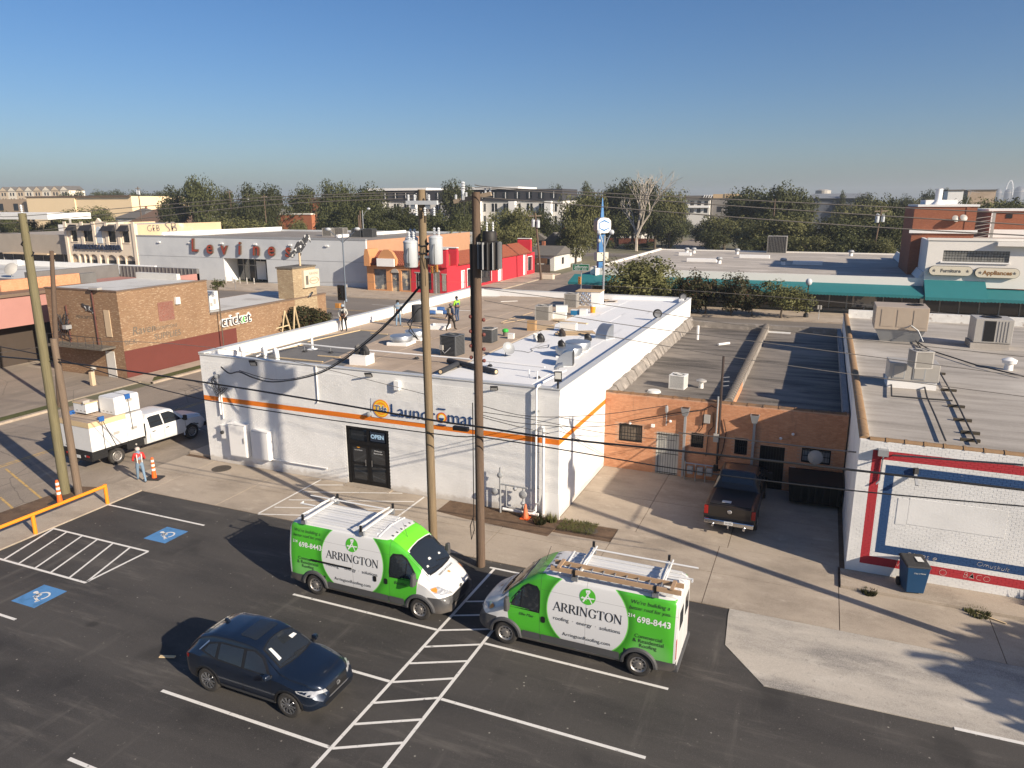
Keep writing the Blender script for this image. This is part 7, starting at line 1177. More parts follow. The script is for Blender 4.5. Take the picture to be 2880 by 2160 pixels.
vb = loft(VL, [(0, .34), (.25, .27), (.6, .25), (5.6, .27), (5.99, .34)], [(0, .86), (.03, 1.0), (.08, 1.09), (.2, 1.17), (.45, 1.31), (.68, 1.43), (.78, 1.50), (1.05, 1.78), (1.42, 2.11), (1.55, 2.19), (1.85, 2.37), (2.15, 2.47), (2.5, 2.51), (5.7, 2.51), (5.94, 2.47), (5.99, 2.31)],
 [(0, .66), (.3, .88), (.7, 1.2), (1.1, 1.33), (1.8, 1.35), (5.99, 1.35)], [(0, .80), (.1, .90), (.3, .975), (.7, 1.02), (1.2, 1.025), (5.8, 1.025), (5.99, 1.00)], [(0, .62), (.2, .70), (.6, .80), (1.0, .81), (1.4, .81), (1.8, .85), (2.3, .89), (5.7, .905), (5.99, .86)], r=.15, crown_=.03, sm=.05, n=84)
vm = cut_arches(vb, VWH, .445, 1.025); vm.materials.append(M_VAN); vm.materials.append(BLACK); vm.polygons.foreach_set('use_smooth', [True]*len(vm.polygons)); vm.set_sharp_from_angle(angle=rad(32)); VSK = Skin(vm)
def arch(par, x, r, s_, half, m, w0=.07, a0=-2, a1=182, tk=.05, sk=None):
    mb = MB(); pts = []
    for i in range(22):
        a = rad(a0+(a1-a0)*i/21)
        yy = half
        if sk: h = sk.put((x+(r+w0*.6)*math.cos(a), s_*3, .37+(r+w0*.6)*math.sin(a)), (0, -s_, 0), 0); yy = abs(h.y) if h else half
        pts.append([(x+(r+k)*math.cos(a), s_*(yy+d), .37+(r+k)*math.sin(a)) for k, d in ((-.01, -.08), (-.01, tk), (w0*.55, tk*.9), (w0, .002))])
    for i in range(21):
        for j in range(3): q = [pts[i][j], pts[i][j+1], pts[i+1][j+1], pts[i+1][j]]; mb.face(q if s_ < 0 else q[::-1])
    return mb.build('wheel_arch', m, par, True)
def van(label, loc, rz, vis, script, ladder):
    v = thing('cargo_van', label, 'van', loc, rz, 'green roofing vans'); link('body', vm, v)
    for s_ in (-1, 1):
        for x, z in VWH: wheel(v, x, s_*.90, .37, .25, s_, M_RIM); arch(v, x, .445, s_, 1.025, M_CLAD, .10, sk=VSK)
        F = side(s_)
        dw = [(1.14, 1.36), (1.98, 1.34), (2.0, 1.46), (1.97, 1.93), (1.89, 2.03), (1.64, 2.03), (1.48, 1.91), (1.16, 1.50)]
        on_skin(P2([(1.09, 1.31), (2.03, 1.29), (2.05, 1.46), (2.02, 1.96), (1.92, 2.08), (1.62, 2.08), (1.45, 1.96), (1.11, 1.53)]), VSK, F, .003).build('window_seal', BLACK, v); g_ = on_skin(P2(dw), VSK, F, .008).build('door_window', GLASS, v)
        on_skin(P2([(1.42, 1.36), (1.46, 1.36), (1.46, 1.84), (1.42, 1.80)]), VSK, F, .012).build('quarter_post', BLACK, v)
        on_skin(P2(rounded(1.5, 2.06, .42, .64, .04)), VSK, F, .02).build('side_moulding', M_CLAD, v); on_skin(P2(rounded(2.08, 4.44, .42, .64, .04)), VSK, F, .02).build('side_moulding', M_CLAD, v)
        for hx_ in ((2.2, ) if s_ < 0 else (2.2, 2.62)): on_skin(P2(rounded(hx_-.11, hx_+.02, 1.02, 1.22, .05)), VSK, F, .014).build('door_handle', BLACK, v)
        if s_ > 0: on_skin(P2(rounded(3.45, 5.1, 1.27, 1.33, .02)), VSK, F, .025).build('door_rail', BLACK, v)
        # mirror
        mr = MB(); mr.box(.98, s_*.98, 1.34, 1.12, s_*1.12, 1.42); mr.hexa([(.98, s_*1.08, 1.26), (1.14, s_*1.08, 1.26), (1.14, s_*1.28, 1.26), (1.0, s_*1.28, 1.26), (.98, s_*1.08, 1.68), (1.12, s_*1.08, 1.68), (1.10, s_*1.25, 1.66), (1.0, s_*1.25, 1.66)]); m_ = mr.build('mirror', M_CLAD, v, bevel=.03)
        # lettering
        U = lambda xc: (lambda u, w: ((xc+(u if s_ < 0 else -u), s_*3, w), (0, -s_, 0)))
        def T_(mb, xc, zc, width, m, nm='lettering', eps=.007):
            if width: fit(mb, width)
            mb.v = [(a, b+zc, 0) for a, b, _ in mb.v]; on_skin(mb, VSK, U(xc), eps, .25).build(nm, m, v)
        XC = 3.46
        T_(P2([(.235*math.cos(rad(a)), .235*math.sin(rad(a))) for a in range(0, 360, 12)]), XC, 2.10, None, M_VGREEN, 'logo_disc', .008)
        lg = MB()
        for a, b, w in (((-.19, -.06), (.20, -.03), .035), ((-.13, -.17), (.06, .16), .045), ((.14, -.18), (-.05, .14), .03), ((-.06, .15), (.07, .17), .06), ((-.16, -.02), (-.02, -.10), .02)): A, B = Vector(a), Vector(b); d = (B-A).normalized(); n = Vector((-d.y, d.x))*w/2; lg.face([(*q, 0) for q in (A-n, B-n, B+n, A+n)])
        T_(lg, XC, 2.10, None, M_VTXW, 'logo_tools', .012)
        T_(serif('ARRINGTON'), XC, 1.63, 2.05, M_VTXT); T_(text_mb('roofing  ·  energy  ·  solutions', .2), XC, 1.26, 1.98, M_VTXT); T_(text_mb('ArringtonRoofing.com', .2), XC, .81, 1.42, M_VTXT)
        rx = 5.24
        for t_, z_, w_, m_, kw in (("We're building a", 2.24, 1.06, M_VTXT, dict(shear=.2)), ('better roof for you.', 2.07, 1.14, M_VTXT, dict(shear=.2)), ('214', 1.84, .2, M_VTXW, dict(bold=.004)), ('698-8443', 1.76, .92, M_VTXW, dict(bold=.004)), ('Commercial', 1.28, .76, M_VTXT, {}), ('& Residential', 1.14, .86, M_VTXT, {}), ('Roofing', 1.00, .48, M_VTXT, {})):
            xx = rx+(0 if t_ not in ('214', '698-8443') else (-.5 if t_ == '214' else .12)*(1 if s_ < 0 else -1)); T_(text_mb(t_, .2, **kw), xx, z_, w_, m_)
        if (s_ < 0) == (vis < 0): T_(text_mb(script, .2, shear=.35), 1.62, 1.15, .46, M_VTXT)
        # lamps
        on_skin(P2([(.12, .96), (.42, 1.0), (.60, 1.15), (.40, 1.17), (.16, 1.06)]), VSK, side(s_), .012).build('headlight', M_LAMP, v); on_skin(P2([(s_*.52, .92), (s_*.86, .94), (s_*.86, 1.08), (s_*.62, 1.06)]), VSK, ahead, .012).build('headlight', M_LAMP, v); on_skin(P2([(.38, 1.01), (.54, 1.09), (.56, 1.14), (.42, 1.14)]), VSK, side(s_), .018).build('indicator', M_AMB, v)
        MB().box(5.93, s_*.98, .75, 6.0, s_*.86, 1.35).build('tail_light', M_TAIL, v, bevel=.015); MB().box(5.99, s_*.02, .5, 6.012, s_*.84, 2.25).build('rear_door', M_VWHITE, v, bevel=.01)
        MB().box(6.012, s_*.15, 1.5, 6.018, s_*.7, 2.05).build('rear_window', GLASS, v)
    wsx = [(.76, -.72), (.70, -.4), (.68, 0), (.70, .4), (.76, .72), (1.1, .735), (1.42, .735), (1.46, .4), (1.48, 0), (1.46, -.4), (1.42, -.735), (1.1, -.735)]
    on_skin(P2([(x+(-.04 if x < .9 else (.03 if x > 1.4 else 0)), y*1.05) for x, y in wsx]), VSK, above, .004).build('windscreen_seal', BLACK, v); on_skin(P2(wsx), VSK, above, .010).build('windscreen', GLASS, v)
    for x_, y_, q_ in ((.95, -.35, .05), (1.0, .2, .06), (.9, .5, .045)): on_skin(P2([(x_-q_*.5, y_-q_), (x_-q_*.3, y_+q_*1.4), (x_+q_*.6, y_+q_), (x_+q_*.5, y_-q_*.7)]), VSK, above, .013).build('dash_paper', M_PLATE, v)
    for y_ in (-.3, .35): MB().tube([VSK.put((.74, y_-.25, 4), (0, 0, -1), .02), VSK.put((.86, y_+.3, 4), (0, 0, -1), .02)], .012, 4).build('wiper', BLACK, v)
    on_skin(P2([(1.50, -.74), (1.54, 0), (1.50, .74), (2.02, .72), (2.05, 0), (2.02, -.72)]), VSK, above, .007).build('green_brow', mat('van_bright_green', (.15, .62, .03), .35, var=.03, coord='O', coat=.3), v)
    for i in range(5): on_skin(P2([(2.10, -.52+.26*i-.04), (2.10, -.52+.26*i+.04), (2.18, -.52+.26*i+.03), (2.18, -.52+.26*i-.03)]), VSK, above, .008).build('marker_lamp', M_CLAD, v)
    gr = MB()
    for i in range(4): gr.add(on_skin(P2([(-.55, .52+.085*i), (.55, .52+.085*i), (.55, .575+.085*i), (-.55, .575+.085*i)]), VSK, ahead, .012))
    tag(gr.build('grille', BLACK, v), kind='stuff'); on_skin(P2([(.16*math.cos(rad(a))*.5, .93+.045*math.sin(rad(a))) for a in range(0, 360, 30)]), VSK, ahead, .015).build('badge', STEEL, v); on_skin(P2([(.36, -.03), (.44, -.06), (.46, .06), (.38, .03)]), VSK, above, .008).build('hood_mark', mat('gold_mark', (.55, .30, .08), .5), v); letters_ = on_skin((lambda m: (setattr(m, 'v', [(-.54+b*.9, -a, 0) for a, b, _ in m.v]), m)[1])(fit(text_mb('ARRINGTON ROOFING', .2), .9)), VSK, lambda u, w: above(-u, w), .008, .2); 
    letters_.build('hood_lettering', M_VTXT, v) if letters_.f else None
    on_skin(P2([(-.28, .36), (.28, .36), (.28, .46), (-.28, .46)]), VSK, ahead, .014).build('lower_grille', BLACK, v)
    # roof rack
    rk = [2.75, 4.15, 5.55] if False else [3.05, 5.35]
    for i in range(7): MB().box(2.62, -.66+.22*i-.05, 2.515, 5.80, -.66+.22*i+.05, 2.545).build('roof_rib', M_VWHITE, v)
    for x_ in rk:
        MB().bar((x_, -.95, 2.66), (x_, .95, 2.66), .07, .06).build('rack_bar', M_VWHITE, v); MB().tube([(x_+.14, -.98, 2.70), (x_+.14, .85, 2.78)], .028).build('clamp_bar', M_VWHITE, v); MB().tube([(x_+.10, -.9, 2.74), (x_+.1, -.2, 2.80), (x_+.12, .6, 2.74)], .022).build('lever_arm', M_VWHITE, v)
        for s_ in (-1, 1): MB().box(x_-.08, s_*.86, 2.50, x_+.10, s_*.95, 2.66).build('rack_foot', GALV, v); MB().box(x_-.03, s_*.93, 2.66, x_+.04, s_*.99, 2.86).build('rack_stop', BLACK, v)
    MB().tube([(rk[0]+.1, .62 if vis < 0 else -.62, 2.79), (rk[1]+.9, .62 if vis < 0 else -.62, 2.79)], .025).build('long_rail', M_VWHITE, v); MB().tube([(rk[1]+.1, 0, 2.74), (rk[1]+.85, 0, 2.74), (rk[1]+.85, -.14, 2.74)], .03).build('release_lever', M_VWHITE, v); MB().tube([(2.5, -.8, 2.5), (2.56, 0, 2.55), (2.5, .8, 2.5)], .03).build('wind_deflector', M_VWHITE, v); MB().tube([(1.75, .2, 2.25), (1.95, .2, 2.85)], .006, 4).build('aerial', BLACK, v)
    MB().box(5.93, -.98, .38, 6.08, .98, .52).build('rear_bumper', M_CLAD, v, bevel=.03)
    return v
van('green and white roofing van facing right with an empty roof rack', (-.57, -7.92, 0), math.pi, 1, 'Bentho', False)
v2 = van('green and white roofing van facing left with a ladder on its roof', (.56, -8.06, 0), 0, -1, 'Ellie Mae', True)
t = thing('extension_ladder', 'tan fibreglass extension ladder strapped to the right hand van roof', 'ladder', (.56, -8.06, 2.72)); M_LAD = mat('tan_fibreglass', (.42, .28, .17), .6, var=.15, sc=4)
for y_ in (-.95, -.55): MB().box(2.35, y_-.025, .0, 6.05, y_+.025, .13).build('stile', M_LAD, t)
for i in range(11): MB().tube([(2.5+.33*i, -.95, .065), (2.5+.33*i, -.55, .065)], .022, 6).build('rung', GALV, t)
for x_ in (2.6, 5.8): MB().box(x_-.05, -1.0, .13, x_+.05, -.5, .17).build('strap', M_LAD, t)

# --- dark blue crossover
M_NAVYC = mat('navy_car_paint', (.010, .018, .036), .28, .35, var=.1, sc=30, coord='O', coat=1.); SW = [(.92, .36), (3.62, .36)]
sb = loft(4.55, [(0, .36), (.3, .24), (4.2, .26), (4.55, .42)], [(0, .62), (.05, .80), (.15, .92), (.5, 1.02), (1.0, 1.08), (1.28, 1.14), (1.6, 1.36), (1.98, 1.58), (2.4, 1.655), (3.0, 1.66), (3.6, 1.61), (4.05, 1.46), (4.35, 1.16), (4.5, .98), (4.55, .78)],
 [(0, .55), (.3, .78), (1.1, .97), (1.6, 1.00), (4.2, 1.06), (4.45, .95), (4.55, .7)], [(0, .62), (.12, .78), (.35, .87), (.9, .915), (3.9, .92), (4.35, .87), (4.55, .70)], [(0, .50), (.3, .68), (1.0, .76), (1.5, .70), (1.9, .63), (3.4, .62), (4.1, .63), (4.4, .66), (4.55, .58)], r=.10, crown_=.03, sm=.07, n=70)
sm_ = cut_arches(sb, SW, .40, .92, .3); sm_.materials.append(M_NAVYC); sm_.materials.append(BLACK); sm_.polygons.foreach_set('use_smooth', [True]*len(sm_.polygons)); sm_.set_sharp_from_angle(angle=rad(30)); SSK = Skin(sm_)
v = thing('crossover_car', 'dark blue crossover car parked nose right in the lot', 'car', (-1.45, -13.30, 0), math.pi); link('body', sm_, v)
for s_ in (-1, 1):
    for x, z in SW: wheel(v, x, s_*.80, .36, .23, s_, M_ALLOY, 10); arch(v, x, .40, s_, .92, BLACK, .05, tk=.02, sk=SSK)
    F = side(s_); W3 = [[(1.55, 1.06), (2.30, 1.08), (2.33, 1.46), (2.10, 1.47), (1.85, 1.36)], [(2.40, 1.08), (3.20, 1.11), (3.22, 1.45), (2.43, 1.47)], [(3.30, 1.12), (3.72, 1.20), (3.60, 1.36), (3.32, 1.43)]]
    on_skin(P2([(1.45, 1.03), (3.25, 1.07), (3.85, 1.18), (3.62, 1.41), (3.2, 1.49), (2.1, 1.51), (1.8, 1.40)]), SSK, F, .003).build('window_seal', BLACK, v)
    for w_ in W3: on_skin(P2(w_), SSK, F, .009).build('side_window', GLASS, v)
    on_skin(P2([(3.62, 1.42), (3.87, 1.18), (3.90, 1.19), (3.66, 1.44)]), SSK, F, .012).build('chrome_trim', STEEL, v); on_skin(P2([(1.0, .30), (3.2, .30), (3.2, .42), (1.0, .40)]), SSK, F, .012).build('sill_cladding', M_CLAD, v)
    for x_ in (2.05, 3.1): on_skin(P2(rounded(x_, x_+.2, .86, .90, .018)), SSK, F, .022).build('door_handle', M_NAVYC, v)
    for x_ in (1.42, 2.36, 3.25): on_skin(P2([(x_, .42), (x_+.012, .42), (x_+.012, 1.05), (x_, 1.05)]), SSK, F, .003).build('door_gap', BLACK, v)
    m_ = MB(); m_.box(1.42, s_*.84, 1.02, 1.52, s_*.95, 1.08); m_.build('mirror_arm', BLACK, v); MB().hexa([(1.38, s_*.93, 1.02), (1.56, s_*.93, 1.02), (1.54, s_*1.10, 1.04), (1.42, s_*1.10, 1.04), (1.38, s_*.93, 1.17), (1.56, s_*.93, 1.17), (1.53, s_*1.08, 1.15), (1.43, s_*1.08, 1.15)]).build('mirror', M_NAVYC, v, bevel=.03)
    on_skin(P2([(.16, .72), (.62, .80), (.66, .86), (.30, .84), (.14, .79)]), SSK, F, .010).build('headlight', M_LAMP, v); on_skin(P2([(s_*.42, .72), (s_*.74, .76), (s_*.74, .82), (s_*.45, .80)]), SSK, ahead, .012).build('headlight', M_LAMP, v); on_skin(P2([(4.25, .9), (4.48, .88), (4.46, 1.0), (4.22, 1.02)]), SSK, F, .010).build('tail_light', M_TAIL, v)
ws = [(1.34, -.60), (1.27, -.3), (1.25, 0), (1.27, .3), (1.34, .60), (1.88, .54), (1.97, .25), (1.99, 0), (1.97, -.25), (1.88, -.54)]
on_skin(P2([(x+(-.03 if x < 1.5 else .03), y*1.06) for x, y in ws]), SSK, above, .004).build('windscreen_seal', BLACK, v); on_skin(P2(ws), SSK, above, .009).build('windscreen', GLASS, v)
on_skin(P2(rounded(2.22, 2.78, -.44, .44, .08)), SSK, above, .007).build('sunroof', GLASS, v); on_skin(P2([(3.85, -.5), (3.85, .5), (4.30, .56), (4.30, -.56)]), SSK, above, .007).build('rear_window', GLASS, v)
on_skin(P2([(1.46, .40), (1.80, .38), (1.82, .46), (1.46, .50)]), SSK, above, .012).build('painted_sun_reflection', M_PLATE, v); on_skin(P2([(1.66, -.28), (1.76, -.26), (1.76, -.46), (1.68, -.50)]), SSK, above, .012).build('dash_paper', M_PLATE, v)  # first pale patch paints a sun reflection on the windscreen
MB().add(MB().prism([(3.5, 1.62), (3.72, 1.62), (3.70, 1.72), (3.62, 1.72)], -.03, .03)).build('roof_fin', M_NAVYC, v, bevel=.01)
on_skin(P2([(-.42, .80), (.42, .80), (.34, .56), (-.34, .56)]), SSK, ahead, .010).build('grille', BLACK, v); on_skin(P2([(.07*math.cos(rad(a)), .71+.05*math.sin(rad(a))) for a in range(0, 360, 30)]), SSK, ahead, .018).build('badge', STEEL, v); on_skin(P2([(-.6, .38), (.6, .38), (.6, .48), (-.6, .48)]), SSK, ahead, .010).build('lower_grille', BLACK, v); on_skin(P2([(-.44, .56), (-.34, .53), (.34, .53), (.44, .56), (.34, .575), (-.34, .575)]), SSK, ahead, .016).build('grille_trim', STEEL, v)
for y_ in (-.3, .2): MB().tube([SSK.put((1.30, y_-.2, 4), (0, 0, -1), .02), SSK.put((1.36, y_+.32, 4), (0, 0, -1), .02)], .01, 4).build('wiper', BLACK, v)

# --- pickups
def pickup(label, loc, rz, paint, L, cab0, cab1, ht, bed, wheels, r=.40, half=1.0, rimm=M_RIM, name='pickup_truck'):
    """front at x=0; bed: True = pickup box, False = flat chassis"""
    v = thing(name, label, 'pickup truck', loc, rz); end = L if bed else cab1+.12; hz = ht*.64
    zt = [(0, .95), (.05, 1.08), (.15, hz-.06), (.6, hz), (cab0, hz+.06), (cab0+.75, ht-.05), (cab0+1.1, ht), (cab1-.25, ht), (cab1-.02, hz+.22 if bed else ht-.3)]
    zt += [(cab1+.06, hz-.02), (L, hz-.02)] if bed else [(end, ht-.4)]
    b = loft(end, [(0, .55), (.3, .42), (end, .48)], zt, [(0, .9), (.3, hz-.14), (cab0, hz-.03), (end, hz-.03 if not bed else hz-.1)], [(0, .90), (.15, .97), (.4, half), (end, half)], [(0, .7), (.3, .82), (cab0, .84), (cab0+.8, .74), (cab1-.1, .74), (cab1+.1, .94 if bed else .76), (end, .94 if bed else .76)], r=.10, crown_=.02, sm=.03, n=80)
    m = cut_arches(b, [w_ for w_ in wheels if w_[0] < end-.3], r+.08, half, .3); m.materials.append(paint); m.materials.append(BLACK); m.polygons.foreach_set('use_smooth', [True]*len(m.polygons)); m.set_sharp_from_angle(angle=rad(28)); sk = Skin(m); link('body', m, v)
    for s_ in (-1, 1):
        for x, z in wheels: wheel(v, x, s_*(half-.12), r, .27, s_, rimm)
        for w_ in [w_ for w_ in wheels if w_[0] < end-.3]: arch(v, w_[0], r+.08, s_, half, paint, .06, tk=.015, sk=sk)
        F = side(s_); cm = (cab0+cab1)/2+.25; zb_, zt_ = hz+.03, ht-.13
        on_skin(P2([(cab0+.33, zb_), (cm-.05, zb_), (cm-.05, zt_), (cab0+.95, zt_), (cab0+.72, zt_-.12)]), sk, F, .009).build('side_window', GLASS, v); on_skin(P2([(cm+.03, zb_), (cab1-.18, zb_), (cab1-.22, zt_-.04), (cab1-.35, zt_), (cm+.03, zt_)]), sk, F, .009).build('side_window', GLASS, v)
        for x_ in (cab0+.15, cm, cab1-.12): on_skin(P2([(x_, .62), (x_+.015, .62), (x_+.015, hz-.05), (x_, hz-.05)]), sk, F, .003).build('door_gap', BLACK, v)
        for x_ in (cm-.3, cab1-.45): on_skin(P2(rounded(x_, x_+.2, hz-.2, hz-.15, .02)), sk, F, .02).build('door_handle', BLACK, v)
        MB().box(cab0+.25, s_*(half-.03), hz, cab0+.33, s_*(half+.08), hz+.08).build('mirror_arm', BLACK, v); MB().box(cab0+.2, s_*(half+.07), hz-.04, cab0+.34, s_*(half+.28), hz+.26).build('mirror', BLACK, v, bevel=.03)
        on_skin(P2([(s_*.55, hz-.32), (s_*.86, hz-.32), (s_*.86, hz-.12), (s_*.55, hz-.12)]), sk, ahead, .012).build('headlight', M_LAMP, v)
    on_skin(P2([(cab0+.03, -.68), (cab0, 0), (cab0+.03, .68), (cab0+.78, .64), (cab0+.82, 0), (cab0+.78, -.64)]), sk, above, .009).build('windscreen', GLASS, v); on_skin(P2([(-.5, hz-.42), (.5, hz-.42), (.5, hz-.1), (-.5, hz-.1)]), sk, ahead, .012).build('grille', BLACK, v)
    MB().box(-.12, -half+.03, .5, .1, half-.03, .74).build('front_bumper', STEEL if bed else BLACK, v, bevel=.03); return v, sk, hz
M_TRW = mat('truck_white', (.68, .68, .67), .35, var=.03, coord='O', coat=.4)
# white flatbed crew cab turning into the street
v, sk, hz = pickup('white crew cab flatbed truck stopped in the side street', (-23.72, 3.4, 0), rad(-93.5), M_TRW, 3.9, 1.25, 3.75, 2.02, False, [(1.0, .42), (5.62, .42)], .42, 1.02)
M_BEDK = mat('black_steel_bed', (.016, .016, .017), .5, var=.1)
MB().box(4.0, -1.12, .92, 7.0, 1.12, 1.04).build('flat_bed', M_BEDK, v); MB().box(3.92, -1.1, 1.04, 4.0, 1.1, 1.7).build('headache_rack', M_BEDK, v); MB().box(4.0, -.45, .5, 6.95, .45, .9).build('chassis', BLACK, v)
for s_ in (-1, 1):
    MB().box(4.1, s_*1.12, .58, 5.1, s_*.75, .91).build('tool_box', M_BEDK, v, bevel=.02); MB().box(6.15, s_*1.12, .58, 6.95, s_*.75, .91).build('tool_box', M_BEDK, v, bevel=.02)
    for i in range(3): MB().box(7.001, s_*(.55+.13*i), .74, 7.02, s_*(.63+.13*i), .84).build('tail_light', M_TAIL if i else M_LAMP, v)
    MB().lathe([(.05, 0), (.05, .02)], 10, (4.6, s_*1.13, .76), 'y').build('lock', M_ACL, v)
MB().box(6.96, -1.1, .55, 7.0, 1.1, .92).build('tail_panel', M_BEDK, v); MB().box(7.0, -.18, .62, 7.012, .18, .78).build('number_plate', M_PLATE, v); MB().bar((7.0, 0, .5), (7.25, 0, .5), .12, .1).build('tow_hitch', M_BEDK, v)
# its load
M_INS = mat('white_wrap', (.70, .70, .69), .45, var=.04, sc=3, bump=.3, bsc=7); TM = v.matrix_basis.copy(); bpy.context.view_layer.update(); TM = v.matrix_world.copy()
def load(name, label, x0, x1, y0, y1, z0, z1, lid=None):
    t = thing(name, label, 'wrapped bundle', (0, 0, 0), 0, 'bundles on the flatbed'); t.matrix_basis = TM; MB().box(x0, y0, z0, x1, y1, z1).build('bundle', M_INS, t, bevel=.025)
    if lid: MB().box(x0-.02, y0-.02, z1+.005, x1+.02, y1+.02, z1+lid).build('board_layer', LUM, t); MB().box(x0, y0, z1+lid+.002, x1, y1, z1+lid+.02).build('top_sheet', M_TANB, t)
    else: MB().box(x0+.02, y0+.02, z1-.01, x1-.02, y1-.02, z1+.04).build('wrap_top', M_INS, t, bevel=.03)
    for k in range(3): MB().box(x1-.001, y0+.2+.3*k, z0+.1, x1+.004, y0+.35+.3*k, z0+.16).build('wrap_crease', M_ACL, t)
    MB().box(x0+.4, y1+.001, z0+.55, x0+.75, y1+.006, z0+.7).build('label_print', M_ACL, t); return t
load('insulation_bundle', 'large white wrapped bundle with tan boards on top at the truck tail', 5.02, 6.98, -1.12, 1.15, 1.05, 2.28, .26); load('insulation_bundle', 'white wrapped bundle directly behind the truck cab', 4.03, 5.0, -1.12, 1.15, 1.05, 2.42); load('insulation_bundle', 'tall square white bundle stacked highest on the truck', 4.1, 5.5, -.05, 1.13, 2.56, 3.42); load('insulation_bundle', 'thin white board stack leaning left of the tall bundle', 5.55, 6.2, -1.08, -.1, 2.66, 3.15, .05)
def strap(label, pts):
    t = tag(MB().tube([TM @ Vector(p_) for p_ in pts], .016, 4).build('cargo_strap', BLACK), label, 'strap', 'straps over the load'); return t
strap('dark strap tied over the truck bundles at the tail', [(6.3, -1.15, 1.0), (6.3, -1.15, 2.66), (6.3, 1.17, 2.68), (6.3, 1.17, 1.0)]); strap('strap slanting down to the truck rear wheel', [(6.3, 1.18, 2.64), (5.7, 1.2, 1.0)]); strap('strap over the tall white bundle to the truck bed', [(4.75, -1.15, 1.0), (4.75, -.07, 3.47), (4.75, 1.16, 3.47), (4.7, 1.2, 1.6)])
M_BLUC = mat('blue_corner_guard', (.02, .10, .32), .5)
for i, q in enumerate(((6.3, 1.15, 2.6), (4.75, 1.13, 3.38), (6.3, -1.12, 2.62))): o = MB().box(-.14, -.06, -.12, .14, .05, .12).build('corner_guard', M_BLUC); o.matrix_basis = TM @ Matrix.Translation(q); tag(o, 'blue plastic corner guard on the '+['lower bundle edge nearest the camera', 'tall bundle edge', 'far edge of the lower bundle'][i], 'corner guard', 'blue corner guards on the load')
# dark pickup behind the brick shop
M_RAMP = mat('brown_black_paint', (.022, .018, .016), .35, .2, var=.1, coord='O', coat=.6)
v, sk, hz = pickup('dark brown pickup parked nose to the brick wall in shade', (6.88, 6.62, 0), rad(-91), M_RAMP, 5.55, 1.35, 3.55, 1.92, True, [(.95, .40), (4.50, .40)], .40, .99)
MB().box(3.65, -.80, hz-.03, 5.46, .80, hz+.028).build('bed_cover', BLACK, v, bevel=.015); MB().box(5.54, -.82, .72, 5.575, .82, hz-.02).build('tailgate', M_RAMP, v, bevel=.015); MB().box(5.5, -.95, .48, 5.72, .95, .68).build('rear_bumper', mat('bright_chrome', (.6, .6, .6), .15, 1., var=.05), v, bevel=.04)
for s_ in (-1, 1): MB().box(5.50, s_*.985, .82, 5.58, s_*.83, hz-.06).build('tail_light', M_TAIL, v, bevel=.01); MB().lathe([(.05, 0), (.05, .15)], 10, (5.66, s_*.6, .45), 'x').build('exhaust_tip', STEEL, v)
on_skin(P2([(3.2, -.62), (3.2, .62), (3.52, .64), (3.52, -.64)]), sk, above, .009).build('rear_window', GLASS, v); MB().box(5.72, -.17, .53, 5.735, .17, .66).build('number_plate', M_PLATE, v); letters('TRU 8851', Matrix(((0, 0, 1, 5.737), (1, 0, 0, 0), (0, 1, 0, .595), (0, 0, 0, 1))), M_VTXT, v, width=.26); MB().lathe([(.02, 0), (.09, .01), (.07, .03)], 8, (5.575, 0, 1.02), 'x').build('badge', STEEL, v); MB().tube([(5.7, 0, .45), (5.85, 0, .45), (5.85, 0, .55)], .03).build('tow_ball', STEEL, v)
on_skin(P2([(5.06, -.35), (5.06, .0), (5.3, .0), (5.3, -.35)]), sk, above, .05).build('bed_decal', M_PLATE, v) 
# far vehicles
def simple_car(label, x, y, rz, paint, L=4.7, H=1.75, cat='car', name='parked_car'):
    v = thing(name, label, cat, (x, y, 0), rz, 'vehicles far down the streets'); b = loft(L, [(0, .35), (L, .35)], [(0, .7), (.15, .92), (1.1, 1.05), (1.8, H-.1), (2.2, H), (L-.5, H-.04), (L-.1, 1.1), (L, .8)], [(0, .6), (1, .95), (L, .95)], [(0, .7), (.4, .9), (L-.3, .9), (L, .8)], [(0, .5), (1., .75), (2, .66), (L, .66)], n=34); me = b.data('body', paint, True, 30); link('body', me, v); sk = Skin(me)
    for s_ in (-1, 1):
        for x_ in (.9, L-.95): MB().lathe([(.34, s_*.78), (.34, s_*.94)], 16, (x_, 0, .34), 'y').build('wheel', DARK, v, True)
        on_skin(P2([(1.75, 1.08), (L-.55, 1.08), (L-.75, H-.16), (2.25, H-.16)]), sk, side(s_), .01).build('side_window', GLASS, v)
        for x_ in (2.55, 3.4): on_skin(P2([(x_, 1.05), (x_+.09, 1.05), (x_+.09, H-.14), (x_, H-.14)]), sk, side(s_), .016).build('pillar', paint, v)
    on_skin(P2([(1.2, -.6), (1.2, .6), (1.9, .56), (1.9, -.56)]), sk, above, .01).build('windscreen', GLASS, v); return v
q = G(1658, 706); simple_car('white long wagon on the far cross street behind the pylon', q.x-4, 158.5, 0, M_TRW, 5.4, 1.95, 'car', 'white_wagon'); q = G(1955, 676); simple_car('dark car waiting far down the shaded street', -31, 232, rad(90), M_NAVYC); q = PY(2860, 2152, -10); simple_car('white car parked at the lower right edge of the lot', 15.1, -13.9, rad(-90), M_TRW, 4.8, 1.5)
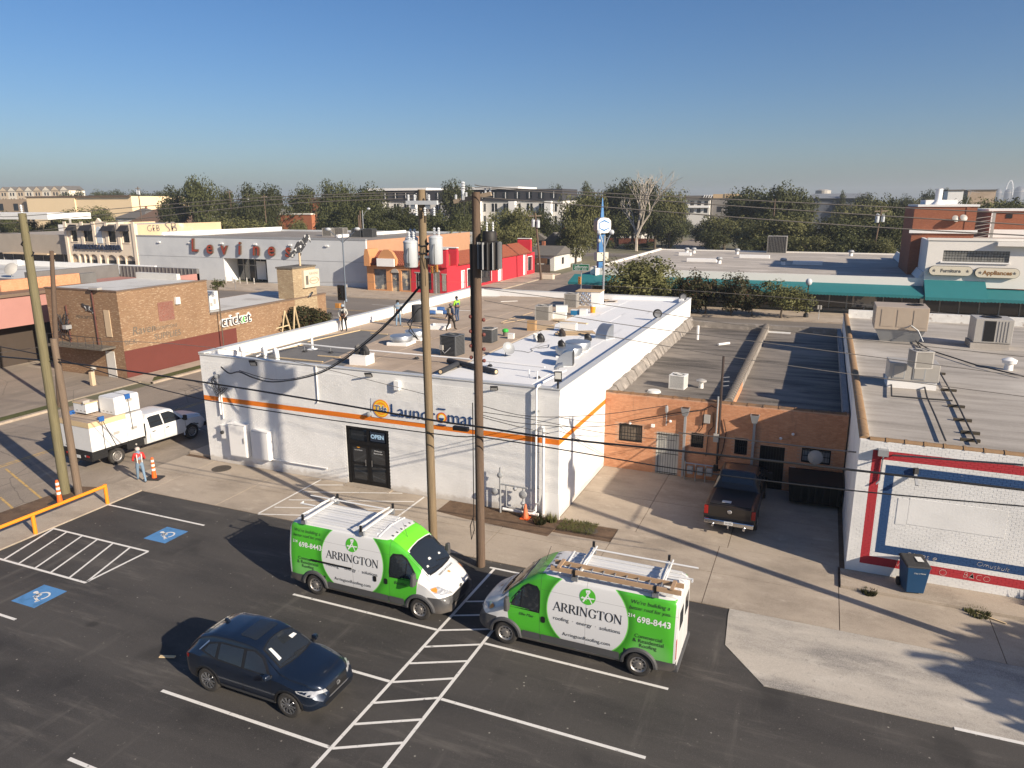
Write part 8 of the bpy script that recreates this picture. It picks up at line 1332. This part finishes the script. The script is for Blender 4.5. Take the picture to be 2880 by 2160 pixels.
# ================================================================ POLES, WIRES, STREET FURNITURE
M_P1 = mat('mossy_pole_wood', (.19, .14, .085), .85, var=.45, sc=3, aniso=(12, 12, .4), bump=.4, bsc=10); M_P2 = mat('weathered_pole_wood', (.12, .082, .058), .9, var=.45, sc=3, aniso=(9, 9, .4), bump=.7, bsc=9); M_PG = mat('green_treated_pole', (.155, .135, .075), .85, var=.45, sc=3, aniso=(10, 10, .35), bump=.3, bsc=10); M_PB = mat('brown_pole_wood', (.165, .12, .085), .9, var=.45, sc=3, aniso=(10, 10, .4), bump=.5, bsc=9); M_ARM = mat('grey_arm_wood', (.33, .26, .19), .85, var=.2, sc=3); M_CER = mat('pale_insulator', (.52, .54, .56), .3, var=.05)
def pole(label, b, t_, r0, r1, m, group='utility poles', name='utility_pole'):
    b, t_ = Vector(b), Vector(t_); o = thing(name, label, 'utility pole', b, 0, group); MB().tube([Vector((0, 0, -.3)), (t_-b)*.35, (t_-b)*.7, t_-b], [r0, r0*.93, (r0+r1)/2, r1], 12).build('shaft', m, o, True); return o
def insul(o, p_, h=.25, r=.06, ax=0): MB().lathe([(r*.5, 0)]+[q for i in range(4) for q in ((r, h*(i+.2)/4), (r*.55, h*(i+.8)/4))]+[(r*.3, h)], 10, p_).build('insulator', M_CER, o, True)
def can(o, p_, r=.30, h=1.0, m=None):
    t = bpy.data.objects.new('transformer', None); COL.objects.link(t); t.parent = o; t.location = p_; MB().lathe([(r*.9, 0), (r, .03), (r, h*.92), (r*1.05, h*.93), (r*1.05, h*.97), (r*.8, h*1.03), (.02, h*1.05)], 20).build('tank', m or M_CANP, t, True)
    for i in range(2): a = .8+i*1.6; insul(t, (r*.5*math.cos(a), r*.5*math.sin(a), h*1.0), .3, .055)
    MB().tube([(-.08, -r-.02, h*.75), (-.1, -r-.08, h*.4), (-.06, -r-.05, 0)], .012, 5).build('lead', BLACK, t); MB().tube([(.08, -r-.02, h*.75), (.1, -r-.08, h*.4), (.12, -r-.1, -.5)], .012, 5).build('lead', BLACK, t); return t
M_CANP = mat('transformer_grey', (.50, .53, .56), .4, .1, var=.06)
P1, P2_ = Vector((-3.25, -4.9, 0)), Vector((-1.25, -4.97, 0))
o = pole('pale mossy utility pole with three grey transformer cans', P1, P1+Vector((-.02, 0, 13.35)), .165, .125, M_P1)
MB().box(-.52, -.2, 12.86, .66, -.1, 12.99).build('cross_arm', M_CER, o); [insul(o, (x_, -.15, 12.99), .2, .05) for x_ in (-.44, -.2, .34)]; [insul(o, (x_, -.2, 12.5), .28, .05) for x_ in (-.12, .2, .55)]; [MB().box(x_, -.17, 12.72, x_+.16, -.13, 12.86).build('bracket', GALV, o) for x_ in (-.36, .2)]
can(o, (-.58, .2, 10.9), .22, .86); can(o, (-.34, -.3, 10.8), .235, .88); can(o, (.44, .05, 10.9), .23, .92); MB().box(-.3, -.1, 11.1, .28, .0, 11.18).build('can_bracket', GALV, o); letters('120', face_ny(-.34, -.545, 10.9), M_VTXT, o, width=.2)
MB().tube([(-.3, -.2, 9.2), (-.5, -.35, 8.6), (-.2, -.25, 8.3), (-.45, -.5, 8.9), (-.1, -.3, 9.4)], .02, 5).build('cable_loop', BLACK, o)
for z_ in (11.55, 11.3): MB().tube([(.16*math.cos(a*.7), .16*math.sin(a*.7), z_+.05*math.sin(a*.7)) for a in range(10)], .03, 5).build('pole_band', BLACK, o)
o = pole('dark weathered utility pole with a ribbed transformer', P2_, P2_+Vector((.03, 0, 13.25)), .165, .135, M_P2)
MB().bar((-.85, .16, 12.95), (.5, .16, 13.2), .1, .13).build('cross_arm', M_ARM, o); [insul(o, (x_, .16, 13.17+.18*x_), .15, .05) for x_ in (-.78, -.4, .3, .46)]; can(o, (-.35, -.18, 13.0), .055, .28)
rt = bpy.data.objects.new('transformer', None); COL.objects.link(rt); rt.parent = o; rt.location = (.52, -.05, 10.78); rt.scale = (.8, .8, .78); MB().lathe([(.37, 0), (.39, 1.15), (.3, 1.2), (.3, 1.52), (.24, 1.6)], 20).build('tank', mat('rusty_black_tank', (.02, .018, .017), .6, var=.2, col2=(.22, .10, .055), sc2=1.6, amt=(.62, .7)), rt, True)
for i in range(14): a = 2*math.pi*i/14; MB().bar((.45*math.cos(a), .45*math.sin(a), .05), (.45*math.cos(a), .45*math.sin(a), 1.15), .03, .12, up=(math.cos(a), math.sin(a), 0)).build('cooling_rib', M_CLAD if i % 2 else GREYM, rt)
[insul(rt, (x_, 0, 1.58), .4, .05) for x_ in (-.12, .15)]; MB().tube([(-.17, 0, 11.6), (-.17, 0, 8.0)], .06, 6).build('riser_guard', BLACK, o)
for z_ in (9.2, 8.7, 8.2, 7.8): MB().ball((-.22, -.05, z_), .07, 8).build('spool', mat('red_brown_spool', (.16, .05, .04), .5), o, True); MB().ball((.22, .05, z_-.1), .07, 8).build('spool', mat('red_brown_spool', (.16, .05, .04), .5), o, True)
MB().tube([(-.19, -.06, 6.2), (-.2, -.1, 2.0), (-.32, -.16, 1.6), (-.26, -.2, 1.1), (-.14, -.2, 1.5), (-.2, -.14, 1.9)], .018, 5).build('hanging_cable', BLACK, o); tag(MB().box(-.5, -.12, -.07, .1, .05, .09).build('splice_box', BLACK, bevel=.03), 'black splice case on the cable beside the dark pole', 'splice case').location = PY(1312, 1207, -4.97)
a, b = PY(185, 1392, -6.05), PY(62, 600, -6.05); a.z = 0; o = pole('tall green treated pole at the left edge', a, b, .21, .15, M_PG); insul(o, b-a, .35, .06); MB().tube([(b-a)*.86+Vector((.2*math.cos(i), .2*math.sin(i), .12*i)) for i in range(6)], .03, 5).build('cable_wrap', BLACK, o)
a, b = PY(222, 1392, -5.9), PY(150, 952, -5.9); a.z = 0; pole('short weathered brown pole right of the green one', a, b, .17, .14, M_PB); pole('thin dark pole with grey conduit behind the green pole', (-36.3, 4.1, 0), PY(145, 706, 4.1), .16, .12, M_P2)
o = pole('service pole with crossarm beyond the right edge', (18, -4.9, 0), (18, -4.9, 12.9), .19, .14, M_P2); MB().box(-1.1, -.1, 12.3, 1.1, .02, 12.5).build('cross_arm', M_ARM, o); can(o, (-.5, 0, 9.6), .32, 1.1); can(o, (.5, 0, 9.5), .32, 1.1)
tt = thing('tree', 'leafy tree beyond the right edge shading the concrete', 'tree', (28.6, -9.9, 0), .4); tt.scale = (7.5, 7.5, 7); link('trunk', PROTO[3][0], tt)
crown(99, 90, 70, .06, (.5, .5, .45), .6).build('crown', M_LF2, tt)
for i, (px, top, Y, lean) in enumerate(((1796, 590, 172.7, 0), (1880, 566, 204.8, 0), (1911, 545, 229, .0), (1505, 598, 91.6, -1.2), (387, 525, 150, 0), (537, 538, 150, 0), (644, 535, 152, -.6), (693, 544, 148, -.5), (742, 548, 150, 0), (1012, 592, 105, 0), (1008, 605, 100, 0), (1620, 570, 140, 0), (2180, 560, 150, 0), (2480, 585, 125, .8))):
    t_ = PY(px, top, Y); o = pole('distant utility pole on the skyline, number '+['one', 'two', 'three', 'four', 'five', 'six', 'seven', 'eight', 'nine', 'ten', 'eleven', 'twelve', 'thirteen', 'fourteen'][i]+' of the far row', (t_.x-lean, Y, 0), t_, .2, .13, M_P2, 'far utility poles'); h_ = t_.z
    if i != 9 and i != 10: MB().bar((lean-1.1, 0, h_-.6), (lean+1.1, 0, h_-.5), .15, .18).build('cross_arm', M_ARM, o)
    if i in (3, 4, 7, 13): can(o, (lean*.9-.4, -.1, h_-2.4), .32, 1.2); can(o, (lean*.9+.45, -.1, h_-2.5), .32, 1.2)
tag(o, 'utility pole with three pale transformers left of the red brick penthouse'); can(o, (.2, -.5, h_-2.6), .34, 1.3)
# wires: pixel trace on the vertical plane through the poles they hang from
def wire(label, pts, Y0, Y1, r=.018, m=BLACK, group='overhead wires', name='power_line'):
    x0, x1 = pts[0][0], pts[-1][0]; P = [PY(x_, y_, Y0+(Y1-Y0)*(x_-x0)/(x1-x0)) for x_, y_ in pts]; Q = []
    for i in range(len(P)-1):
        p0, p1, p2, p3 = P[max(i-1, 0)], P[i], P[i+1], P[min(i+2, len(P)-1)]
        for k in range(4): u = k/4; Q.append(.5*((2*p1)+(p2-p0)*u+(2*p0-5*p1+4*p2-p3)*u*u+(3*p1-p0-3*p2+p3)*u**3))
    return tag(MB().tube(Q+[P[-1]], r, 6).build(name, m, None, True), label, 'wire', group)
GW = mat('grey_wire', (.16, .145, .13), .6, var=.05)
wire('topmost of three wires running right from the dark pole top', [(1335, 520), (1440, 530), (2160, 566), (2880, 601)], -4.9, -4.9, .016, GW); wire('middle of three wires running right from the dark pole top', [(1335, 528), (1440, 534), (2160, 586), (2880, 632)], -5.3, -5.3, .016, GW); wire('lowest of three wires running right from the dark pole top', [(1345, 553), (1440, 562), (2160, 618), (2560, 645), (2880, 662)], -4.9, -4.9, .018, GW)
for i, ys in enumerate(((622, 590, 552, 528), (640, 598, 560, 535), (668, 615, 575, 545))): wire(['upper', 'middle', 'lower'][i]+' wire running left from the pale pole past the green pole', [(0, ys[0]-20), (60, ys[0]-14), (700, ys[2]+6), (1180, ys[3]+12)], -6.1, -4.9, .014, GW)
wire('thick black cable slung low across the white wall', [(0, 1003), (250, 1028), (720, 1098), (1205, 1180), (1345, 1200), (1560, 1232), (1920, 1269), (2400, 1322), (2880, 1378)], -6.0, -4.9, .034); wire('thinner black cable below the thick one', [(0, 975), (172, 1012), (573, 1124), (1204, 1218), (1359, 1230), (1600, 1268), (1919, 1321), (2380, 1378), (2880, 1424)], -6.0, -4.9, .02); wire('pale cable from the brick shop out to the right', [(1908, 1217), (2150, 1243), (2400, 1271), (2880, 1308)], 6.6, -4.2, .03, GW)
wire('heavy drop cable sagging from the pale pole to the wall', [(622, 1032), (645, 1050), (673, 1046), (712, 1062), (768, 1074), (865, 1060), (947, 1025), (1074, 927), (1180, 808)], -.3, -4.8, .034)
wire('second thin strand beside the heavy drop cable', [(673, 1042), (768, 1068), (865, 1056), (947, 1020), (1074, 921), (1180, 804)], -.35, -4.85, .018)
for i, (pts, y1) in enumerate((([(1350, 1140), (1500, 1172), (1700, 1165), (1876, 1140)], 6.6), ([(1350, 1158), (1500, 1180), (1700, 1218), (1900, 1240)], 6.6), ([(1350, 1166), (1480, 1192), (1700, 1198), (1990, 1150)], 6.6), ([(1350, 1172), (1500, 1210), (1700, 1250), (1800, 1262)], 6.6))): wire('thin service wire from the dark pole to the brick shop, '+['highest', 'second', 'third', 'lowest'][i], pts, -4.9, y1, .014)
for i, pts in enumerate(([(1362, 812), (1700, 857), (2160, 925), (2880, 1003)], [(1362, 845), (1700, 905), (2160, 965), (2880, 1058)], [(1362, 888), (1650, 935), (2160, 1020), (2880, 1115)], [(0, 992), (300, 960), (700, 992), (1200, 1110)])): wire(['upper thin wire crossing above the white roof', 'middle thin wire crossing above the white roof', 'lower thin wire crossing above the white roof', 'thin wire from the left pole along the white wall'][i], pts, -4.9, -4.9, .011, GW)
wire('long thin wire over the boulevard and the teal awning', [(700, 795), (1450, 795), (2160, 833), (2880, 905)], 36, 36, .02, GW)
# lamps and signals
def lamp(label, x, y, h, arms, m=GREYM):
    o = thing('street_lamp', label, 'street lamp', (x, y, .1)); MB().tube([(0, 0, 0), (0, 0, h)], [.12, .08], 10).build('column', m, o, True); MB().lathe([(.22, 0), (.2, .3), (.13, .4)], 12).build('base', m, o, True)
    for dx, dz, hl in arms: MB().tube([(0, 0, h-1.2 if dz > 0 else h-.05), (dx*.5, 0, h-.3 if dz > 0 else h), (dx, 0, h+dz)], .05, 6).build('arm', m, o, True); MB().lathe([(.04, -hl/2), (.2, -hl*.3), (.24, 0), (.2, hl*.3), (.04, hl/2)], 10, (dx, 0, h+dz), 'x').build('luminaire', M_CER, o, True)
    return o
lamp('tall blue grey lamp post with two white heads on the boulevard', -49.4, 54.5, 9.0, ((-2.2, .5, .9), (2.4, .6, .9)), mat('blue_grey_post', (.14, .17, .21), .5, .3)); lamp('tall grey lamp pole with forked arms behind the white building', -8.6, 36.4, 10.0, ((-.5, .25, .4), (.62, .3, .45)), GALV); lamp('grey lamp pole above the store roof at left', -77, 100, 11.5, ((1.5, .3, .8),), GALV)
o = thing('globe_lamp', 'short black lamp with white globe beside the olive street tree', 'street lamp', (8.04, 62.3, .13)); MB().lathe([(.3, 0), (.26, .35), (.1, .5), (.07, 1.0), (.06, 3.5), (.12, 3.6)], 12).build('column', BLACK, o, True); MB().ball((0, 0, 4.0), .36, 14, 0, 1.15).build('globe', M_CER, o, True)
def signal(o, x, z, m): MB().box(x-.2, -.14, z, x+.2, .14, z+1.05).build('signal_head', m, o, bevel=.02); [MB().lathe([(.12, -.15), (.13, -.28)], 12, (x, 0, z+.18+.34*i), 'y', caps=False).build('visor', m, o) for i in range(3)]; [MB().lathe([(.11, -.16), (.1, -.15)], 12, (x, 0, z+.18+.34*i), 'y').build('lens', (mat('dim_green', (.02, .12, .06), .3), mat('dim_amber', (.25, .12, .02), .3), mat('dim_red', (.22, .02, .02), .3))[i], o) for i in range(3)]
o = thing('street_sign', 'green Jefferson street name sign over an amber traffic signal', 'sign', (-10.6, 36, 2.6)); o.scale = (.64, .64, .64); MB().tube([(0, .2, -3.8), (0, .2, 7.9)], .09, 8).build('post', GALV, o, True); MB().box(-1.15, -.05, 6.95, 1.15, .0, 7.75).build('sign_panel', mat('sign_green_dark', (.01, .13, .06), .4), o); MB().box(-1.2, -.045, 6.9, 1.2, -.01, 7.8).build('sign_border', M_CER, o); letters('Jefferson', face_ny(0, -.056, 7.42), M_SIGNB, o, width=1.9); letters('400 W   BLVD', face_ny(0, -.056, 7.08), M_SIGNB, o, width=1.7); signal(o, -.15, 5.0, mat('amber_housing', (.40, .19, .05), .5))
o = thing('traffic_signal', 'dark backed traffic signal beside the red tipped shrub', 'traffic signal', (-36.6, 36, .1)); MB().tube([(.15, .2, 0), (.15, .2, 4.6)], .1, 8).build('post', GALV, o, True); MB().box(-.45, -.02, 3.0, .45, .02, 4.6).build('backplate', BLACK, o); signal(o, 0, 3.3, BLACK); MB().box(-.75, -.2, 2.2, -.2, .2, 2.7).build('walk_signal', mat('amber_housing', (.40, .19, .05), .5), o, bevel=.03)
o = thing('traffic_signal', 'amber traffic signal at the corner of the red shop', 'traffic signal', (-42.2, 66.2, .1)); MB().tube([(0, .25, 0), (0, .25, 5.2)], .09, 8).build('post', GALV, o, True); signal(o, -.35, 3.0, mat('amber_housing', (.40, .19, .05), .5)); signal(o, .35, 3.2, mat('amber_housing', (.40, .19, .05), .5))
for i, (x_, y_) in enumerate(((-74, 60.3), (-60, 60.3), (-53.5, 60.3), (9.4, 61.2), (-92, 60.3))): o = thing('parking_meter', 'grey double parking meter on the far sidewalk, '+['before the store entrance', 'before the blank blue wall', 'before the peach shop', 'right of the globe lamp', 'left of the store entrance'][i], 'parking meter', (x_, y_, .13), 0, 'parking meters'); MB().tube([(0, 0, 0), (0, 0, 1.1)], .04, 6).build('post', GALV, o); [MB().box(dx-.1, -.1, 1.1, dx+.1, .1, 1.55).build('meter_head', M_ACL, o, bevel=.04) for dx in (-.14, .14)]
# channelisers, cone, orange rail, bin
M_ORP = mat('safety_orange', (.80, .13, .02), .5, var=.08); M_REF = mat('reflective_white', (.72, .70, .66), .35, var=.05)
for i, p_ in enumerate((Z(1335, 1370, 0, 900), Z(520, 1580, 0, 900))):
    o = thing('channeliser_post', ['tall orange and white channeliser next to the man in a red vest', 'tall orange and white channeliser at the foot of the green pole'][i], 'traffic cone', (p_.x, p_.y, 0), .3, 'orange channelisers'); MB().box(-.38, -.3, .0, .38, .3, .06).build('rubber_base', DARK, o); MB().lathe([(.12, .06), (.09, .4), (.07, 1.0), (.05, 1.08)], 14).build('post', M_ORP, o, True)
    for z_ in (.42, .64, .86): MB().lathe([(.093-.03*(z_-.4), z_), (.09-.03*(z_-.4), z_+.11)], 14, caps=False).build('reflective_band', M_REF, o, True)
p_ = Z(540, 985, 1380, 1280, .18083); o = thing('traffic_cone', 'small faded orange cone in the dirt bed by the gas meter', 'traffic cone', (p_.x, p_.y, .01)); MB().box(-.19, -.19, 0, .19, .19, .03).build('base', M_ORP, o); MB().lathe([(.14, .03), (.04, .62), (.03, .64)], 14).build('cone', mat('faded_orange', (.70, .17, .07), .6, var=.15), o, True)
M_RAIL = mat('orange_rail_paint', (.80, .27, .02), .5, var=.08); o = thing('pipe_rail', 'bright orange pipe rail along the edge of the lot', 'railing', (-18.95, -6.2, .05)); MB().tube([(0, 0, .82), (0, -14, .82)], .075, 10).build('rail', M_RAIL, o, True); [MB().tube([(0, -y_, -.02), (0, -y_, .9 if y_ == 0 else .8)], .08, 10).build('post', M_RAIL, o, True) for y_ in (0, 3.27, 6.5, 9.8)]
o = thing('wheelie_bin', 'blue wheeled bin with black lid by the mural wall', 'wheelie bin', (13.05, -1.0, .1), rad(12)); M_BIN = mat('bin_blue', (.008, .048, .12), .45, var=.12, coord='O')
MB().hexa([(-.28, -.36, .05), (.28, -.36, .05), (.30, .30, .05), (-.30, .30, .05), (-.36, -.46, 1.02), (.36, -.46, 1.02), (.36, .40, 1.02), (-.36, .40, 1.02)]).build('body', M_BIN, o, bevel=.03); MB().hexa([(-.39, -.50, 1.02), (.39, -.50, 1.02), (.39, .44, 1.03), (-.39, .44, 1.03), (-.36, -.46, 1.08), (.36, -.46, 1.08), (.36, .40, 1.14), (-.36, .40, 1.14)]).build('lid', DARK, o, bevel=.03); [MB().lathe([(.15, -.04), (.15, .04)], 16, (s_*.33, .28, .14), 'x').build('wheel', BLACK, o, True) for s_ in (-1, 1)]; MB().tube([(-.3, .5, .98), (.3, .5, .98)], .02).build('handle', BLACK, o); MB().box(.02, -.2, 1.135, .22, .15, 1.141).build('lid_sticker', M_PLATE, o)
letters('City of Dallas', face_ny(.05, -.455, .82) @ Matrix.Rotation(.08, 4, 'X'), M_PLATE, o, width=.36)
# small litter and yard things
o = tag(MB().bar((0, 0, .02), (.45, .15, .03), .09, .03).build('dry_palm_frond', LUM), 'dry tan leaf scrap on the asphalt behind the blue car', 'litter'); o.location = Z(1380, 700, 0, 1620); o = tag(MB().bar((0, 0, .03), (.75, -.35, .03), .05, .03).build('dry_branch', LUM), 'pale dry branch lying in the alley weeds', 'branch'); o.location = Z(1800, 1310, 2160, 1300)
t = thing('yard_sign', 'brown timber board sign on two posts behind the red shop', 'sign', (-40.8, 106, 0)); MB().box(-1.2, -.1, 1.6, 1.2, .1, 2.6).build('board', mat('brown_board', (.12, .06, .03), .8), t); [MB().box(x_-.1, -.1, 0, x_+.1, .1, 1.6).build('post', M_P2, t) for x_ in (-.9, .9)]; t = thing('stone_block', 'tan stone block planter on the gravel corner', 'planter', (-34.6, 93, 0)); MB().box(-1.1, -.5, 0, 1.1, .5, .8).build('block', M_SIGNC, t, bevel=.08); MB().box(-.9, -.4, .8, .9, .4, .9).build('cap', M_TANB, t)
tag(MB().box(-39.2, 8.6, .06, -38.9, 8.9, 1.1).build('bollard', M_TAND, bevel=.04), 'short tan bollard before the pharmacy end wall', 'bollard')

# the air between here and the skyline
hz_ = NT('thin_haze'); hz_.t.nodes.remove(hz_.b); pv = hz_.n('VolumePrincipled'); pv.inputs['Color'].default_value = (.80, .87, .96, 1); pv.inputs['Density'].default_value = .00026; pv.inputs['Anisotropy'].default_value = .2; hz_.t.links.new(pv.outputs[0], hz_.t.nodes['Material Output'].inputs['Volume'])
o = MB().box(-3300, -400, -1.2, 3300, 3700, 75).build('haze', hz_.m); o['kind'] = 'stuff'
# ================================================================ PEOPLE
M_SKIN = mat('skin', (.20, .11, .075), .6, var=.06, coord='O'); M_HAIR = mat('black_hair', (.015, .012, .011), .8)
def seg(c, a, b): return (c-a-(b-a)*max(0, min(1, (c-a).dot(b-a)/max(1e-6, (b-a).length_squared)))).length
def person(label, loc, rz, top, legs, pose, shoes=None, group='roof crew', h=1.72, extra=None, skin_legs=False):
    """one skinned figure; local y forward, x right. pose: dict of joint offsets"""
    t = thing('person', label, 'person', loc, rz, group); k = h/1.75; P = dict(pel=(0, 0, .95), sp=(0, 0, 1.15), ch=(0, .01, 1.36), nk=(0, .02, 1.50), hd=(0, .04, 1.60), ht=(0, .04, 1.70), rs=(.19, 0, 1.42), re=(.25, 0, 1.14), rw=(.25, .06, .90), ls=(-.19, 0, 1.42), le=(-.25, 0, 1.14), lw=(-.25, .06, .90), rh=(.10, 0, .92), rk=(.11, .03, .50), ra=(.11, -.02, .09), rt=(.12, .15, .04), lh=(-.10, 0, .92), lk=(-.11, .03, .50), la=(-.11, -.02, .09), lt=(-.12, .15, .04)); P.update(pose)
    for s_ in 'rl':   # five fingers per hand
        e, w_ = Vector(P[s_+'e']), Vector(P[s_+'w']); d = (w_-e).normalized(); sd = d.cross(Vector((0, 1, .1))).normalized(); sg = 1 if s_ == 'r' else -1; P[s_+'p'] = w_+d*.06
        for i, (o_, l_) in enumerate(((-.03, .05), (-.012, .065), (.008, .06), (.026, .05))): P[f'{s_}f{i}'] = w_+d*(.09+l_*.6)+sd*o_+Vector((0, .015, 0))
        P[s_+'th'] = w_+d*.05+Vector((0, .05, 0))
    E = [('pel', 'sp'), ('sp', 'ch'), ('ch', 'nk'), ('nk', 'hd'), ('hd', 'ht')]
    for s_ in 'rl': E += [('ch', s_+'s'), (s_+'s', s_+'e'), (s_+'e', s_+'w'), (s_+'w', s_+'p'), (s_+'w', s_+'th'), ('pel', s_+'h'), (s_+'h', s_+'k'), (s_+'k', s_+'a'), (s_+'a', s_+'t')]+[(s_+'p', f'{s_}f{i}') for i in range(4)]
    R_ = dict(pel=.155, sp=.145, ch=.165, nk=.06, hd=.095, ht=.075); [R_.update({s_+'s': .075, s_+'e': .052, s_+'w': .034, s_+'p': .034, s_+'th': .012, s_+'h': .10, s_+'k': .068, s_+'a': .05, s_+'t': .045, **{f'{s_}f{i}': .01 for i in range(4)}}) for s_ in 'rl']
    names = list(P); me = bpy.data.meshes.new('body'); me.from_pydata([tuple(Vector(P[n])*k) for n in names], [(names.index(a), names.index(b)) for a, b in E], []); o = bpy.data.objects.new('body', me); COL.objects.link(o); md = o.modifiers.new('s', 'SKIN'); md.use_smooth_shade = True
    for i, n in enumerate(names): v = me.skin_vertices[0].data[i]; v.radius = (R_[n]*k,)*2; v.use_root = n == 'pel'
    sb_ = o.modifiers.new('d', 'SUBSURF'); sb_.levels = sb_.render_levels = 1; dg = bpy.context.evaluated_depsgraph_get(); bm_ = bpy.data.meshes.new_from_object(o.evaluated_get(dg)); bpy.data.objects.remove(o); bm_.materials.clear()
    for m in (M_SKIN, top, legs, shoes or DARK): bm_.materials.append(m)
    for f in bm_.polygons:
        c = f.center/k; a, b = min(E, key=lambda e: seg(c, Vector(P[e[0]]), Vector(P[e[1]]))-.6*R_[e[0]])
        f.material_index = 0 if b in ('hd', 'ht') or b[1:] in ('p', 'th') or b[1:2] == 'f' else (3 if b[1:] == 't' and b != 'ht' else (2 if b[1:] in ('h', 'k', 'a') or (a == 'pel' and c.z < 1.0) else 1))
    bm_.polygons.foreach_set('use_smooth', [True]*len(bm_.polygons)); link('body', bm_, t); H = Vector(P['hd'])*k; hr = (Vector(P['ht'])-Vector(P['hd'])).normalized()
    MB().lathe([(.104, -.01), (.108, .04), (.09, .10), (.04, .13), (.005, .135)], 14, caps=False).build('cap' if extra and 'cap' in extra else 'hair', (extra or {}).get('cap', M_HAIR), t, True).location = H+Vector((0, -.012, .03)); MB().lathe([(.012, 0), (.016, .02), (.004, .045)], 8, tuple(H+Vector((0, .10, -.02)))).build('nose', M_SKIN, t)
    for s_ in (-1, 1): MB().ball(tuple(H+Vector((s_*.033, .088, .015))), .011, 6).build('eye', M_VTXT, t); MB().ball(tuple(H+Vector((s_*.098, -.005, 0))), .024, 6, 0, 1.4).build('ear', M_SKIN, t)
    MB().box(H.x-.022, H.y+.084, H.z-.062, H.x+.022, H.y+.096, H.z-.054).build('mouth', mat('lips', (.12, .05, .04), .6), t); return t
GREYC = mat('grey_cotton', (.26, .27, .28), .9, coord='O'); JEAN = mat('blue_denim', (.045, .075, .14), .9, var=.2, coord='O'); LJEAN = mat('light_denim', (.17, .25, .34), .9, var=.15, coord='O'); DKC = mat('dark_work_cloth', (.025, .025, .028), .9, coord='O'); TANC = mat('tan_cloth', (.42, .35, .24), .9, coord='O'); LIME = mat('lime_vest', (.30, .62, .04), .7, var=.05, coord='O'); REDV = mat('red_vest', (.55, .035, .03), .7, coord='O'); NAVC = mat('navy_cloth', (.025, .04, .085), .9, coord='O'); BOOT = mat('brown_boot', (.06, .04, .03), .8); BLKF = mat('black_fleece', (.02, .02, .022), .9)
t = person('worker in grey hoodie with harness and tool belt standing at the left parapet', (-18.3, 11.0, RZ(-18.3)+.03), rad(200), mat('light_grey_fleece', (.42, .41, .38), .9), DKC, dict(rw=(.20, .16, .98), re=(.30, .02, 1.16), lw=(-.17, .15, 1.0), le=(-.29, .02, 1.16), lk=(-.14, .02, .5), la=(-.16, -.04, .09), lt=(-.17, .13, .04)), extra=dict(cap=mat('pale_blue_hood', (.30, .36, .42), .9)))
for s_ in (-1, 1): MB().tube([(s_*.1, .17, 1.44), (s_*.09, .19, 1.2), (s_*.13, .14, .98)], .02, 5).build('harness_strap', BLACK, t)
MB().tube([(.17*math.cos(a*.63), .17*math.sin(a*.63), .99) for a in range(11)], .03, 6).build('tool_belt', BLACK, t); MB().box(.12, .02, .7, .24, .16, .98).build('tool_pouch', CARD, t, bevel=.02); MB().box(-.25, .0, .72, -.15, .15, .95).build('tool_pouch', BLACK, t, bevel=.02)
q = U(1785, 365); t = person('worker in grey shirt and light jeans walking away on the roof', (q.x, q.y, RZ(q.x)+.03), rad(20), GREYC, LJEAN, dict(rk=(.11, .06, .5), ra=(.11, .10, .09), rt=(.12, .26, .04), la=(-.11, -.16, .10), lt=(-.12, -.0, .05), lk=(-.11, -.03, .5)), BOOT)
q = U(2000, 350); t = person('worker in dark clothes and cap beside the upright roll', (q.x, q.y, RZ(q.x)+.03), rad(120), DKC, mat('charcoal_trousers', (.05, .05, .052), .9), dict(rw=(.2, .22, 1.05), re=(.27, .02, 1.15)), BOOT, extra=dict(cap=BLKF))
q = T(210, 405); t = person('worker in navy jacket and black trousers striding across the roof', (q.x, q.y, RZ(q.x)+.03), rad(-20), NAVC, mat('black_trousers', (.018, .015, .014), .9), dict(rk=(.12, .18, .52), ra=(.13, .24, .12), rt=(.14, .40, .08), lk=(-.11, -.06, .5), la=(-.12, -.32, .12), lt=(-.13, -.20, .04), rw=(.22, .2, 1.0), lw=(-.26, -.14, .92)), BOOT, extra=dict(cap=mat('grey_cap', (.12, .12, .13), .8)))
MB().tube([(.17*math.cos(a*.63), .16*math.sin(a*.63), .98) for a in range(11)], .035, 6).build('tool_belt', BLACK, t); MB().box(-.16, -.2, 1.12, .16, -.13, 1.45).build('tan_sleeve_panel', TANC, t, bevel=.03)
q = T(265, 325); t = person('worker in lime yellow safety vest and jeans behind the navy jacket', (q.x, q.y, RZ(q.x)+.03), rad(70), LIME, JEAN, dict(rw=(.14, .26, 1.12), re=(.26, .04, 1.14), lw=(-.14, .26, 1.12), le=(-.26, .04, 1.14), rk=(.11, .06, .5), la=(-.11, -.08, .09)), BOOT, extra=dict(cap=BLKF)); MB().tube([(.17*math.cos(a*.63), .16*math.sin(a*.63), 1.0) for a in range(11)], .03, 6).build('tool_belt', BLACK, t)
q = Z(1225, 1395, 0, 900); t = person('man in red safety vest and jeans walking in the side street', (q.x, q.y, .0), rad(60), REDV, LJEAN, dict(rk=(.12, -.1, .5), ra=(.12, -.36, .12), rt=(.13, -.26, .03), lk=(-.11, .10, .5), la=(-.11, .26, .09), lt=(-.12, .42, .05), rw=(.20, .26, 1.06), re=(.27, .02, 1.14), lw=(-.18, .28, 1.02), le=(-.27, .04, 1.13)), BOOT, 'people on foot', extra=dict(cap=mat('white_red_cap', (.5, .42, .38), .8)))
for s_ in (-1, 1): MB().tube([(s_*.1, .175, 1.42), (s_*.1, .19, 1.2), (s_*.1, .16, 1.0)], .022, 5).build('reflective_strip', M_REF, t); MB().tube([(s_*.1, -.155, 1.42), (s_*.1, -.165, 1.2), (s_*.1, -.15, 1.0)], .022, 5).build('reflective_strip', M_REF, t)
